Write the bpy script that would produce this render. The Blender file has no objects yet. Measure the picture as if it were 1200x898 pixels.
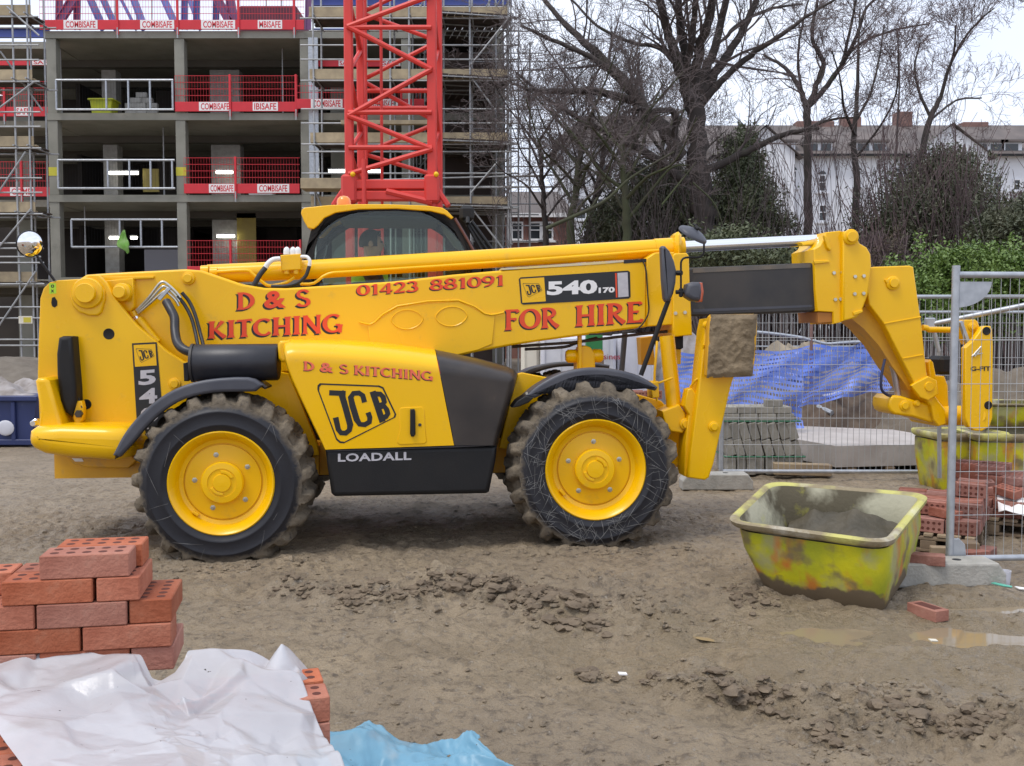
import bpy, bmesh, math, random
import numpy as np
from mathutils import Vector, Matrix

random.seed(11)
rng = np.random.default_rng(11)
scene = bpy.context.scene
C = scene.collection

# ------------------------------------------------------------------ camera, sky, sun, exposure
CAM_H, PITCH, F = 1.65, math.atan(64 / 1200), 1200.0
cam_data = bpy.data.cameras.new("camera")
cam_data.sensor_width = 36
cam_data.lens = 36
cam_data.clip_end = 4000
cam_data.clip_start = 0.05
cam = bpy.data.objects.new("camera", cam_data)
cam.location = (0, 0, CAM_H)
cam.rotation_euler = (math.pi / 2 - PITCH, 0, 0)
C.objects.link(cam)
scene.camera = cam

SUN_EL, SUN_AZ = math.radians(64), math.radians(228)     # azimuth from +Y, clockwise: behind the camera, to its left
world = bpy.data.worlds.new("World")
scene.world = world
world.use_nodes = True
wn, wl = world.node_tree.nodes, world.node_tree.links
wn.clear()
w_out = wn.new("ShaderNodeOutputWorld")
w_bg = wn.new("ShaderNodeBackground")
w_bg.inputs["Strength"].default_value = 0.10
w_sky = wn.new("ShaderNodeTexSky")
w_sky.sky_type = 'NISHITA'
w_sky.sun_disc = False
w_sky.sun_elevation = SUN_EL
w_sky.sun_rotation = SUN_AZ
w_sky.air_density = 1.0
w_sky.dust_density = 3.0
# a thin, even cloud cover over the clear sky
w_tc = wn.new("ShaderNodeTexCoord")
w_no = wn.new("ShaderNodeTexNoise")
w_no.inputs["Scale"].default_value = 2.2
w_no.inputs["Detail"].default_value = 5
w_map = wn.new("ShaderNodeMapping")
w_map.inputs["Scale"].default_value = (1, 1, 2.5)
w_cr = wn.new("ShaderNodeValToRGB")
w_cr.color_ramp.elements[0].position = 0.3
w_cr.color_ramp.elements[0].color = (7.4, 8.3, 10.4, 1)
w_cr.color_ramp.elements[1].position = 0.7
w_cr.color_ramp.elements[1].color = (9.8, 10.3, 11.4, 1)
w_mix = wn.new("ShaderNodeMixRGB")
w_mix.inputs[0].default_value = 0.88
wl.new(w_tc.outputs["Generated"], w_map.inputs[0])
wl.new(w_map.outputs[0], w_no.inputs["Vector"])
wl.new(w_no.outputs[0], w_cr.inputs[0])
wl.new(w_sky.outputs[0], w_mix.inputs[1])
wl.new(w_cr.outputs[0], w_mix.inputs[2])
wl.new(w_mix.outputs[0], w_bg.inputs["Color"])
wl.new(w_bg.outputs[0], w_out.inputs["Surface"])

sun_data = bpy.data.lights.new("sun", 'SUN')
sun_data.energy = 1.5
sun_data.angle = math.radians(20)
sun_data.color = (1.0, 0.96, 0.9)
sun = bpy.data.objects.new("sun", sun_data)
sd = Vector((math.sin(SUN_AZ) * math.cos(SUN_EL), math.cos(SUN_AZ) * math.cos(SUN_EL), math.sin(SUN_EL)))
sun.rotation_euler = (-sd).to_track_quat('-Z', 'Y').to_euler()
sun.location = (0, 0, 30)
C.objects.link(sun)

scene.view_settings.view_transform = 'Standard'
scene.view_settings.look = 'None'
scene.view_settings.exposure = 0.36
scene.view_settings.gamma = 1.0
scene.view_settings.use_curve_mapping = False
scene.render.engine = 'CYCLES'
scene.cycles.max_bounces = 8
scene.cycles.transparent_max_bounces = 12

# ------------------------------------------------------------------ from the photograph's pixels to points of the place
SP, CP = math.sin(PITCH), math.cos(PITCH)

def ray(px, py):
    u, v = (px - 600) / F, (449 - py) / F
    return Vector((u, CP + v * SP, -SP + v * CP))

def P(px, py, d):                       # the point seen at (px, py) at distance d
    r = ray(px, py)
    return Vector((0, 0, CAM_H)) + r * (d / r.y)

def PG(px, py, z=0.0):                  # the point seen at (px, py) on the level z
    r = ray(px, py)
    return Vector((0, 0, CAM_H)) + r * ((z - CAM_H) / r.z)

# ------------------------------------------------------------------ materials
MATS = {}

def mat(name, c1, c2=None, scale=6.0, rough=0.6, rough2=None, bump=0.0, bscale=40.0, metal=0.0, coat=0.0,
        detail=5.0, rand=0.0, spec=0.5, lo=0.35, hi=0.65, dirt=None, dirt_amt=0.0, dirt_scale=3.0, coords='Object'):
    m = bpy.data.materials.new(name)
    m.use_nodes = True
    nt = m.node_tree
    n, l = nt.nodes, nt.links
    b = n["Principled BSDF"]
    b.inputs["Roughness"].default_value = rough
    b.inputs["Metallic"].default_value = metal
    b.inputs["Specular IOR Level"].default_value = spec
    b.inputs["Coat Weight"].default_value = coat
    b.inputs["Coat Roughness"].default_value = 0.12
    tc = n.new("ShaderNodeTexCoord")
    col = None
    if c2 is not None:
        no = n.new("ShaderNodeTexNoise")
        no.inputs["Scale"].default_value = scale
        no.inputs["Detail"].default_value = detail
        l.new(tc.outputs[coords], no.inputs["Vector"])
        mr = n.new("ShaderNodeMapRange")
        mr.inputs[1].default_value = lo
        mr.inputs[2].default_value = hi
        l.new(no.outputs[0], mr.inputs[0])
        mx = n.new("ShaderNodeMixRGB")
        mx.inputs[1].default_value = (*c1, 1)
        mx.inputs[2].default_value = (*c2, 1)
        l.new(mr.outputs[0], mx.inputs[0])
        col = mx.outputs[0]
        if rough2 is not None:
            rr = n.new("ShaderNodeMapRange")
            rr.inputs[1].default_value = lo
            rr.inputs[2].default_value = hi
            rr.inputs[3].default_value = rough
            rr.inputs[4].default_value = rough2
            l.new(no.outputs[0], rr.inputs[0])
            l.new(rr.outputs[0], b.inputs["Roughness"])
    if dirt is not None:
        no2 = n.new("ShaderNodeTexNoise")
        no2.inputs["Scale"].default_value = dirt_scale
        no2.inputs["Detail"].default_value = 9
        no2.inputs["Roughness"].default_value = 0.7
        l.new(tc.outputs[coords], no2.inputs["Vector"])
        m2 = n.new("ShaderNodeMapRange")
        m2.inputs[1].default_value = 0.62 - dirt_amt * 0.3
        m2.inputs[2].default_value = 0.80 - dirt_amt * 0.2
        m2.inputs[4].default_value = min(1.0, 0.45 + dirt_amt)
        l.new(no2.outputs[0], m2.inputs[0])
        mx2 = n.new("ShaderNodeMixRGB")
        mx2.inputs[1].default_value = (*c1, 1)
        if col is not None:
            l.new(col, mx2.inputs[1])
        mx2.inputs[2].default_value = (*dirt, 1)
        l.new(m2.outputs[0], mx2.inputs[0])
        col = mx2.outputs[0]
    if rand > 0:
        oi = n.new("ShaderNodeObjectInfo")
        hv = n.new("ShaderNodeHueSaturation")
        mv = n.new("ShaderNodeMapRange")
        mv.inputs[3].default_value = 1 - rand
        mv.inputs[4].default_value = 1 + rand
        l.new(oi.outputs["Random"], mv.inputs[0])
        l.new(mv.outputs[0], hv.inputs["Value"])
        if rand > .2:
            f1 = n.new("ShaderNodeMath"); f1.operation = 'MULTIPLY'; f1.inputs[1].default_value = 37.7
            f2 = n.new("ShaderNodeMath"); f2.operation = 'FRACT'
            l.new(oi.outputs["Random"], f1.inputs[0]); l.new(f1.outputs[0], f2.inputs[0])
            f3 = n.new("ShaderNodeMapRange"); f3.inputs[3].default_value = .78; f3.inputs[4].default_value = 1.08
            l.new(f2.outputs[0], f3.inputs[0]); l.new(f3.outputs[0], hv.inputs["Saturation"])
        if col is not None:
            l.new(col, hv.inputs["Color"])
        else:
            hv.inputs["Color"].default_value = (*c1, 1)
        col = hv.outputs[0]
    if col is not None:
        l.new(col, b.inputs["Base Color"])
    else:
        b.inputs["Base Color"].default_value = (*c1, 1)
    if bump > 0:
        nb = n.new("ShaderNodeTexNoise")
        nb.inputs["Scale"].default_value = bscale
        nb.inputs["Detail"].default_value = 6
        l.new(tc.outputs[coords], nb.inputs["Vector"])
        bp = n.new("ShaderNodeBump")
        bp.inputs["Strength"].default_value = bump
        bp.inputs["Distance"].default_value = 0.02
        l.new(nb.outputs[0], bp.inputs["Height"])
        l.new(bp.outputs[0], b.inputs["Normal"])
    MATS[name] = m
    return m

YEL = (0.86, 0.485, 0.001)
M = {}
M['yellow'] = mat('yellow_paint', YEL, (0.82, 0.445, 0.001), scale=1.5, rough=0.22, rough2=0.32, coat=0.08, spec=0.40, bump=0.03, bscale=5,
                  dirt=(0.46, 0.30, 0.07), dirt_amt=0.06, dirt_scale=6)
M['yellow_dirty'] = mat('yellow_paint_dusty', (0.72, 0.37, 0.006), (0.58, 0.29, 0.02), scale=4, rough=0.5, dirt=(0.30, 0.22, 0.12), dirt_amt=0.25, dirt_scale=5)
M['black'] = mat('black_plastic', (0.007, 0.007, 0.008), (0.012, 0.011, 0.011), scale=5, rough=0.5, rough2=0.65, spec=0.35, bump=0.08, bscale=150)
M['black_gloss'] = mat('black_gloss_panel', (0.020, 0.016, 0.015), (0.042, 0.032, 0.026), scale=3, rough=0.28, rough2=0.45, spec=0.5, dirt=(0.16, 0.11, 0.08), dirt_amt=0.02)
M['boom_grey'] = mat('worn_dark_boom', (0.026, 0.024, 0.024), (0.048, 0.042, 0.038), scale=4, rough=0.42, rough2=0.6, dirt=(0.20, 0.16, 0.11), dirt_amt=0.08)
M['guard'] = mat('grey_mudguard_plastic', (0.050, 0.052, 0.066), (0.072, 0.073, 0.086), scale=4, rough=0.45, bump=0.04, bscale=120, dirt=(0.22, 0.18, 0.13), dirt_amt=0.03)
M['muffler'] = mat('muffler_black', (0.012, 0.012, 0.017), (0.02, 0.02, 0.026), scale=8, rough=0.42, bump=0.03, bscale=60)
M['hose'] = mat('rubber_hose', (0.013, 0.013, 0.015), rough=0.5)
M['steel'] = mat('bright_steel_pipe', (0.62, 0.61, 0.55), (0.5, 0.48, 0.4), scale=9, rough=0.28, metal=0.9)
M['chrome'] = mat('chrome_rod', (0.88, 0.89, 0.91), rough=0.10, metal=1.0)
M['galv'] = mat('galvanised_steel', (0.36, 0.38, 0.41), (0.46, 0.48, 0.51), scale=14, rough=0.45, metal=0.55)
M['galv_dull'] = mat('dull_galvanised_tube', (0.30, 0.31, 0.32), (0.40, 0.40, 0.40), scale=4, rough=0.55, metal=0.35)
M['mirror'] = mat('mirror_glass', (0.9, 0.9, 0.92), rough=0.02, metal=1.0)
M['amber'] = mat('amber_lens', (0.42, 0.07, 0.02), rough=0.25, coat=0.5)
M['orange'] = mat('orange_beacon', (0.9, 0.26, 0.03), rough=0.25, coat=0.5)
M['white'] = mat('white_plastic', (0.75, 0.75, 0.73), rough=0.5)
M['silver'] = mat('silver_print', (0.52, 0.50, 0.52), (0.46, 0.44, 0.47), scale=30, rough=0.5)
M['red_print'] = mat('red_lettering', (0.78, 0.055, 0.012), (0.72, 0.07, 0.015), scale=20, rough=0.45)
M['pink_print'] = mat('faded_red_lettering', (0.80, 0.10, 0.045), (0.78, 0.19, 0.10), scale=30, rough=0.45)
M['black_print'] = mat('black_lettering', (0.012, 0.012, 0.014), rough=0.4)
M['plate_wear'] = mat('bare_wear_strip', (0.55, 0.50, 0.42), (0.72, 0.55, 0.2), scale=10, rough=0.4)
M['seat'] = mat('dark_seat_cloth', (0.03, 0.03, 0.035), rough=0.8)
M['skin'] = mat('skin', (0.50, 0.30, 0.22), (0.46, 0.26, 0.19), scale=20, rough=0.55)
M['hair'] = mat('dark_hair', (0.015, 0.012, 0.010), rough=0.6)
M['hivis'] = mat('hi_vis_fabric', (0.50, 0.78, 0.04), (0.42, 0.70, 0.04), scale=12, rough=0.7)
M['cloth_dark'] = mat('dark_jacket', (0.03, 0.03, 0.045), rough=0.8)

def tyre_mud():
    m = mat('muddy_tread', (0.27, 0.215, 0.15), (0.13, 0.10, 0.07), scale=9, rough=0.85, bump=0.9, bscale=22, detail=8, dirt=(0.03, 0.03, 0.033), dirt_amt=0.1, dirt_scale=6)
    return m
M['tread'] = tyre_mud()
M['side'] = mat('tyre_sidewall', (0.012, 0.012, 0.016), (0.022, 0.021, 0.024), scale=6, rough=0.5, bump=0.1, bscale=30, dirt=(0.16, 0.14, 0.12), dirt_amt=0.06, dirt_scale=5)

M['side_streak'] = M['side']
def tyre_mat():
    """black sidewall, the outer band and the tread caked with mud: by radius, with a ragged edge"""
    m = bpy.data.materials.new("muddy_tyre"); m.use_nodes = True
    n, l = m.node_tree.nodes, m.node_tree.links
    b = n["Principled BSDF"]
    tc = n.new("ShaderNodeTexCoord")
    sx = n.new("ShaderNodeSeparateXYZ"); l.new(tc.outputs["Object"], sx.inputs[0])
    cx = n.new("ShaderNodeCombineXYZ"); l.new(sx.outputs[0], cx.inputs[0]); l.new(sx.outputs[2], cx.inputs[2])
    ln = n.new("ShaderNodeVectorMath"); ln.operation = 'LENGTH'; l.new(cx.outputs[0], ln.inputs[0])
    oi = n.new("ShaderNodeObjectInfo")
    def noise(sc, det=6, rough=.6, off=0.0):
        mp = n.new("ShaderNodeVectorMath"); mp.operation = 'ADD'; l.new(tc.outputs["Object"], mp.inputs[0])
        cc = n.new("ShaderNodeCombineXYZ"); l.new(oi.outputs["Random"], cc.inputs[0]); cc.inputs[1].default_value = off
        ms = n.new("ShaderNodeVectorMath"); ms.operation = 'SCALE'; ms.inputs[3].default_value = 7.0; l.new(cc.outputs[0], ms.inputs[0])
        l.new(ms.outputs[0], mp.inputs[1])
        q = n.new("ShaderNodeTexNoise"); q.inputs["Scale"].default_value = sc; q.inputs["Detail"].default_value = det; q.inputs["Roughness"].default_value = rough
        l.new(mp.outputs[0], q.inputs["Vector"]); return q.outputs[0]
    def rngm(s, a, c, d=0.0, e=1.0):
        q = n.new("ShaderNodeMapRange"); q.inputs[1].default_value, q.inputs[2].default_value, q.inputs[3].default_value, q.inputs[4].default_value = a, c, d, e
        l.new(s, q.inputs[0]); return q.outputs[0]
    def mix(f, a, c):
        q = n.new("ShaderNodeMixRGB"); l.new(f, q.inputs[0])
        for k, s in ((1, a), (2, c)):
            if isinstance(s, tuple): q.inputs[k].default_value = (*s, 1)
            else: l.new(s, q.inputs[k])
        return q.outputs[0]
    def madd(a, k, c):
        q = n.new("ShaderNodeMath"); q.operation = 'MULTIPLY_ADD'; l.new(a, q.inputs[0]); q.inputs[1].default_value = k
        if isinstance(c, float): q.inputs[2].default_value = c
        else: l.new(c, q.inputs[2])
        return q.outputs[0]
    n5, n16, n3 = noise(5, 8, .65), noise(17, 6, .6, .3), noise(3, 4, .5, .7)
    rr = madd(n5, .16, ln.outputs["Value"])
    rr = madd(n16, .05, rr)
    mask = rngm(rr, .622, .650)
    splash = rngm(madd(n5, .5, madd(ln.outputs["Value"], .5, -.25)), .335, .40, 0, .55)
    rub = mix(n3, (0.010, 0.010, 0.014), (0.020, 0.020, 0.025))
    rub = mix(splash, rub, (0.20, 0.19, 0.18))
    mud = mix(rngm(n5, .38, .62), (0.205, 0.165, 0.115), (0.085, 0.068, 0.050))
    mud = mix(rngm(n16, .56, .70), mud, (0.045, 0.040, 0.036))
    l.new(mix(mask, rub, mud), b.inputs["Base Color"])
    l.new(rngm(mask, 0, 1, .48, .88), b.inputs["Roughness"])
    b.inputs["Specular IOR Level"].default_value = .4
    bp = n.new("ShaderNodeBump"); bp.inputs["Distance"].default_value = .02
    l.new(rngm(mask, 0, 1, .12, .9), bp.inputs["Strength"]); l.new(noise(24, 8, .65, .5), bp.inputs["Height"]); l.new(bp.outputs[0], b.inputs["Normal"])
    return m
M['tyre'] = tyre_mat()
M['streak'] = mat('dried_splash', (.21, .205, .20), (.11, .105, .10), scale=9, rough=.9)

def glass(name, tint, trans=0.75, rough=0.02):
    m = bpy.data.materials.new(name)
    m.use_nodes = True
    n, l = m.node_tree.nodes, m.node_tree.links
    n.clear()
    out = n.new("ShaderNodeOutputMaterial")
    tr = n.new("ShaderNodeBsdfTransparent")
    tr.inputs[0].default_value = (*[c * trans for c in tint], 1)
    gl = n.new("ShaderNodeBsdfGlossy")
    gl.inputs["Roughness"].default_value = rough
    fr = n.new("ShaderNodeFresnel")
    fr.inputs[0].default_value = 1.5
    mx = n.new("ShaderNodeMixShader")
    l.new(fr.outputs[0], mx.inputs[0])
    l.new(tr.outputs[0], mx.inputs[1])
    l.new(gl.outputs[0], mx.inputs[2])
    l.new(mx.outputs[0], out.inputs[0])
    return m
M['cab_glass'] = glass('tinted_cab_glass', (0.86, 0.93, 0.88), 0.97)
M['window_glass'] = mat('house_window_glass', (0.03, 0.035, 0.04), rough=0.08, spec=0.6)

def emis(name, col, s):
    m = bpy.data.materials.new(name)
    m.use_nodes = True
    b = m.node_tree.nodes["Principled BSDF"]
    b.inputs["Base Color"].default_value = (0.8, 0.8, 0.8, 1)
    b.inputs["Emission Color"].default_value = (*col, 1)
    b.inputs["Emission Strength"].default_value = s
    return m
M['lamp'] = emis('fluorescent_tube', (1.0, 0.97, 0.85), 6.0)

M['concrete'] = mat('frame_concrete', (0.215, 0.21, 0.175), (0.28, 0.27, 0.23), scale=0.9, rough=0.85, bump=0.2, bscale=9, detail=8, dirt=(0.12, 0.11, 0.095), dirt_amt=0.16, dirt_scale=1.1)
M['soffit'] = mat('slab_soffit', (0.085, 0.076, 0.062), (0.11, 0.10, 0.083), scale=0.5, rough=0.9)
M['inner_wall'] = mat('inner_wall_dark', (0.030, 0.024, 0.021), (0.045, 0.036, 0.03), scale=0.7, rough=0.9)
M['red'] = mat('red_guard_paint', (0.62, 0.022, 0.035), (0.55, 0.02, 0.03), scale=2, rough=0.5)
M['crane_red'] = mat('red_crane_paint', (0.66, 0.040, 0.028), (0.56, 0.034, 0.026), scale=1.3, rough=0.45, dirt=(0.25, 0.10, 0.07), dirt_amt=0.08, dirt_scale=2)
M['sign_white'] = mat('white_sign', (0.78, 0.76, 0.75), rough=0.5)
M['blue_steel'] = mat('blue_steelwork', (0.05, 0.075, 0.30), (0.04, 0.06, 0.22), scale=1.5, rough=0.5)
M['purple_steel'] = mat('purple_steelwork', (0.16, 0.06, 0.16), rough=0.5)
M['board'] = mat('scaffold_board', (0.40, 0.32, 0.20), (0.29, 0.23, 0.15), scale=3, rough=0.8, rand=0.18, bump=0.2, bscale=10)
M['board_dark'] = mat('scaffold_board_shaded', (0.070, 0.048, 0.036), (0.045, 0.033, 0.026), scale=3, rough=0.8, rand=0.2)  # shade of the platform undersides put into the board colour
M['ply'] = mat('plywood_panel', (0.42, 0.33, 0.08), (0.36, 0.28, 0.09), scale=2, rough=0.8)
M['block'] = mat('grey_blockwork', (0.26, 0.25, 0.23), (0.33, 0.32, 0.30), scale=6, rough=0.9, rand=0.12)
M['paver'] = mat('grey_paver', (0.25, 0.235, 0.20), (0.32, 0.30, 0.26), scale=9, rough=0.9, rand=0.14, bump=0.3, bscale=40)
M['strap'] = mat('green_strap', (0.03, 0.14, 0.07), rough=0.5)
M['slab_top'] = mat('cast_concrete_slab', (0.37, 0.33, 0.30), (0.45, 0.41, 0.38), scale=3, rough=0.85, bump=0.2, bscale=30, dirt=(0.20, 0.16, 0.12), dirt_amt=0.06)
M['foot_block'] = mat('fence_block_concrete', (0.30, 0.29, 0.26), (0.39, 0.37, 0.33), scale=7, rough=0.9, bump=0.35, bscale=50, dirt=(0.19, 0.15, 0.11), dirt_amt=0.12, dirt_scale=5)
M['timber'] = mat('raw_timber', (0.38, 0.29, 0.18), (0.27, 0.20, 0.13), scale=5, rough=0.85, rand=0.12)
M['timber_dark'] = mat('wet_timber', (0.16, 0.11, 0.07), (0.22, 0.16, 0.10), scale=6, rough=0.8, rand=0.1)
M['brick'] = mat('orange_red_brick', (0.33, 0.085, 0.036), (0.41, 0.130, 0.066), scale=9, rough=0.85, rand=0.24, bump=0.3, bscale=90, dirt=(0.42, 0.21, 0.13), dirt_amt=0.15, dirt_scale=9)
M['brick_dark'] = mat('dark_red_brick', (0.21, 0.070, 0.045), (0.31, 0.125, 0.088), scale=14, rough=0.85, rand=0.25, bump=0.3, bscale=90, dirt=(0.40, 0.22, 0.18), dirt_amt=0.06, dirt_scale=7)
M['brick_hole'] = mat('brick_hole', (0.10, 0.028, 0.018), rough=0.95)
M['skip_blue'] = mat('blue_skip_paint', (0.014, 0.024, 0.095), (0.02, 0.033, 0.12), scale=3, rough=0.5, dirt=(0.25, 0.24, 0.25), dirt_amt=0.05, dirt_scale=7)
M['sand'] = mat('sandy_rubble', (0.34, 0.28, 0.20), (0.25, 0.21, 0.16), scale=5, rough=0.95, bump=0.6, bscale=9, coords='Object')
M['rubble'] = mat('grey_rubble', (0.36, 0.33, 0.32), (0.22, 0.19, 0.17), scale=6, rough=0.95, bump=0.5, bscale=14)
M['render'] = mat('white_house_render', (0.70, 0.71, 0.74), (0.62, 0.63, 0.67), scale=0.35, rough=0.85)
M['slate'] = mat('slate_roof', (0.10, 0.085, 0.080), (0.145, 0.12, 0.11), scale=0.8, rough=0.8, detail=9)
M['chimney'] = mat('brown_chimney_brick', (0.18, 0.10, 0.085), (0.22, 0.13, 0.11), scale=2, rough=0.9)
M['house_brick'] = mat('red_house_brick', (0.22, 0.10, 0.08), (0.28, 0.14, 0.11), scale=2, rough=0.9)
M['bark'] = mat('dark_bark', (0.055, 0.043, 0.038), (0.040, 0.033, 0.030), scale=3, rough=0.9, bump=0.5, bscale=14, dirt=(0.07, 0.095, 0.03), dirt_amt=0.12, dirt_scale=0.8)
M['bark_moss'] = mat('mossy_bark', (0.050, 0.044, 0.032), (0.055, 0.066, 0.026), scale=0.9, rough=0.9, bump=0.5, bscale=14)
M['twig'] = mat('winter_twigs', (0.115, 0.090, 0.086), (0.090, 0.072, 0.070), scale=1, rough=0.9)  # lightened so the slight distance haze sits in the twig colour
M['twig_red'] = mat('reddish_twigs', (0.115, 0.075, 0.075), (0.090, 0.064, 0.064), scale=1, rough=0.9)
M['leaf_dark'] = mat('evergreen_leaves', (0.050, 0.064, 0.030), (0.090, 0.090, 0.050), scale=1.2, rough=0.55)
M['leaf_ivy'] = mat('ivy_leaves', (0.062, 0.078, 0.034), (0.095, 0.105, 0.050), scale=1.2, rough=0.6)
M['leaf_hedge'] = mat('hedge_leaves', (0.085, 0.150, 0.025), (0.140, 0.210, 0.042), scale=2.2, rough=0.5)
M['leaf_brown'] = mat('brown_undergrowth', (0.085, 0.058, 0.042), (0.06, 0.055, 0.03), scale=2, rough=0.9)
M['net'] = mat('blue_barrier_net', (0.10, 0.18, 0.60), (0.19, 0.27, 0.70), scale=1.6, rough=0.45, dirt=(0.45, 0.45, 0.55), dirt_amt=0.05, dirt_scale=2)
M['net_red'] = mat('red_net_band', (0.55, 0.05, 0.12), rough=0.5)
M['wrap'] = mat('white_pallet_wrap', (0.62, 0.62, 0.66), (0.52, 0.52, 0.57), scale=3, rough=0.4, bump=0.3, bscale=6)
M['cream'] = mat('cream_block', (0.60, 0.56, 0.46), (0.66, 0.62, 0.53), scale=3, rough=0.8)
M['green'] = mat('green_box', (0.02, 0.17, 0.05), rough=0.5)
M['wire'] = mat('fence_wire', (0.42, 0.42, 0.42), rough=0.5, metal=0.5)
M['aqua'] = mat('turquoise_shard', (0.12, 0.45, 0.34), rough=0.4)
# ------------------------------------------------------------------ mesh helpers
class MB:
    """collects faces of one mesh object"""
    def __init__(s):
        s.v, s.f, s.m = [], [], []

    def add(s, vs, fs, mi=0):
        o = len(s.v)
        s.v.extend([tuple(p) for p in vs])
        s.f.extend([tuple(i + o for i in f) for f in fs])
        s.m.extend([mi] * len(fs))

    def box(s, c, size, rot=None, mi=0, ch=0.0):
        hx, hy, hz = size[0] / 2, size[1] / 2, size[2] / 2
        R = rot if rot is not None else Matrix.Identity(3)
        c = Vector(c)
        if ch <= 0:
            vs = [c + R @ Vector((x * hx, y * hy, z * hz)) for x in (-1, 1) for y in (-1, 1) for z in (-1, 1)]
            fs = [(0, 1, 3, 2), (4, 6, 7, 5), (0, 4, 5, 1), (2, 3, 7, 6), (0, 2, 6, 4), (1, 5, 7, 3)]
            s.add(vs, fs, mi)
            return
        bm = bmesh.new()
        bmesh.ops.create_cube(bm, size=1.0)
        for v in bm.verts:
            v.co = Vector((v.co.x * 2 * hx, v.co.y * 2 * hy, v.co.z * 2 * hz))
        bmesh.ops.bevel(bm, geom=list(bm.edges), offset=min(ch, hx * .9, hy * .9, hz * .9), segments=1, affect='EDGES', profile=0.5)
        bm.verts.index_update()
        vs = [c + R @ v.co for v in bm.verts]
        fs = [[v.index for v in f.verts] for f in bm.faces]
        bm.free()
        s.add(vs, fs, mi)

    def tube(s, pts, r, n=8, mi=0, cap=True):
        pts = np.array([tuple(p) for p in pts], float)
        k = len(pts)
        rr = np.full(k, r, float) if np.isscalar(r) else np.array(r, float)
        t = np.empty_like(pts)
        t[1:-1] = pts[2:] - pts[:-2]
        t[0] = pts[1] - pts[0]
        t[-1] = pts[-1] - pts[-2]
        t /= np.maximum(np.linalg.norm(t, axis=1, keepdims=True), 1e-9)
        ref = np.array([0, 0, 1.0]) if abs(t[0, 2]) < 0.9 else np.array([1.0, 0, 0])
        a = np.arange(n) * 2 * np.pi / n
        ca, sa = np.cos(a)[:, None], np.sin(a)[:, None]
        o = len(s.v)
        u = ref
        for i in range(k):
            u = u - t[i] * np.dot(u, t[i])
            ln = math.sqrt(u @ u)
            u = u / ln if ln > 1e-6 else np.array([1.0, 0, 0])
            ti = t[i]
            w = np.array((ti[1] * u[2] - ti[2] * u[1], ti[2] * u[0] - ti[0] * u[2], ti[0] * u[1] - ti[1] * u[0]))
            ring = pts[i] + rr[i] * (ca * u + sa * w)
            s.v.extend(map(tuple, ring.tolist()))
        for i in range(k - 1):
            b0, b1 = o + i * n, o + (i + 1) * n
            for j in range(n):
                j2 = (j + 1) % n
                s.f.append((b0 + j, b0 + j2, b1 + j2, b1 + j))
                s.m.append(mi)
        if cap:
            s.f.append(tuple(o + j for j in reversed(range(n))))
            s.f.append(tuple(o + (k - 1) * n + j for j in range(n)))
            s.m.extend([mi, mi])

    def lathe(s, prof, c, axis='Y', n=32, mi=0, mis=None):
        """prof: (radius, position along axis)"""
        o = len(s.v)
        c = Vector(c)
        for (r, h) in prof:
            for j in range(n):
                a = 2 * math.pi * j / n
                x, y = r * math.cos(a), r * math.sin(a)
                if axis == 'Y':
                    p = Vector((x, h, y))
                elif axis == 'Z':
                    p = Vector((x, -y, h))
                else:
                    p = Vector((h, -x, y))
                s.v.append(tuple(c + p))
        for i in range(len(prof) - 1):
            for j in range(n):
                j2 = (j + 1) % n
                s.f.append((o + i * n + j, o + (i + 1) * n + j, o + (i + 1) * n + j2, o + i * n + j2))
                s.m.append(mis[i] if mis else mi)

    def plate(s, pts, y0, y1, r=0.0, seg=3, mi=0, rb=0.0):
        """polygon of (x, z) points, near face y0, far face y1, near edge rounded by r"""
        a = sum(pts[i][0] * pts[(i + 1) % len(pts)][1] - pts[(i + 1) % len(pts)][0] * pts[i][1] for i in range(len(pts)))
        if a < 0:
            pts = pts[::-1]
        n = len(pts)
        def inset(d):
            out = []
            for i in range(n):
                p0, p1, p2 = Vector(pts[i - 1]), Vector(pts[i]), Vector(pts[(i + 1) % n])
                e1, e2 = (p1 - p0), (p2 - p1)
                if e1.length < 1e-9 or e2.length < 1e-9:
                    out.append(tuple(p1))
                    continue
                e1.normalize(); e2.normalize()
                n1, n2 = Vector((-e1.y, e1.x)), Vector((-e2.y, e2.x))
                b = n1 + n2
                if b.length < 1e-6:
                    out.append(tuple(p1 + n1 * d))
                    continue
                b.normalize()
                k = max(0.45, b.dot(n1))
                out.append(tuple(p1 + b * (d / k)))
            return out
        rings = []
        if r > 0:
            for k in range(seg + 1):
                th = (math.pi / 2) * k / seg
                rings.append((inset(r * (1 - math.sin(th))), y0 + r * (1 - math.cos(th))))
        else:
            rings.append((pts, y0))
        if rb > 0:
            for k in range(seg + 1):
                th = (math.pi / 2) * k / seg
                rings.append((inset(rb * (1 - math.cos(th))), y1 - rb * (1 - math.sin(th))))
        else:
            rings.append((pts, y1))
        o = len(s.v)
        for (pp, y) in rings:
            for (x, z) in pp:
                s.v.append((x, y, z))
        for i in range(len(rings) - 1):
            for j in range(n):
                j2 = (j + 1) % n
                s.f.append((o + i * n + j, o + i * n + j2, o + (i + 1) * n + j2, o + (i + 1) * n + j))
                s.m.append(mi)
        s.f.append(tuple(o + j for j in range(n)))
        s.m.append(mi)
        L = o + (len(rings) - 1) * n
        s.f.append(tuple(L + j for j in reversed(range(n))))
        s.m.append(mi)

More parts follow.
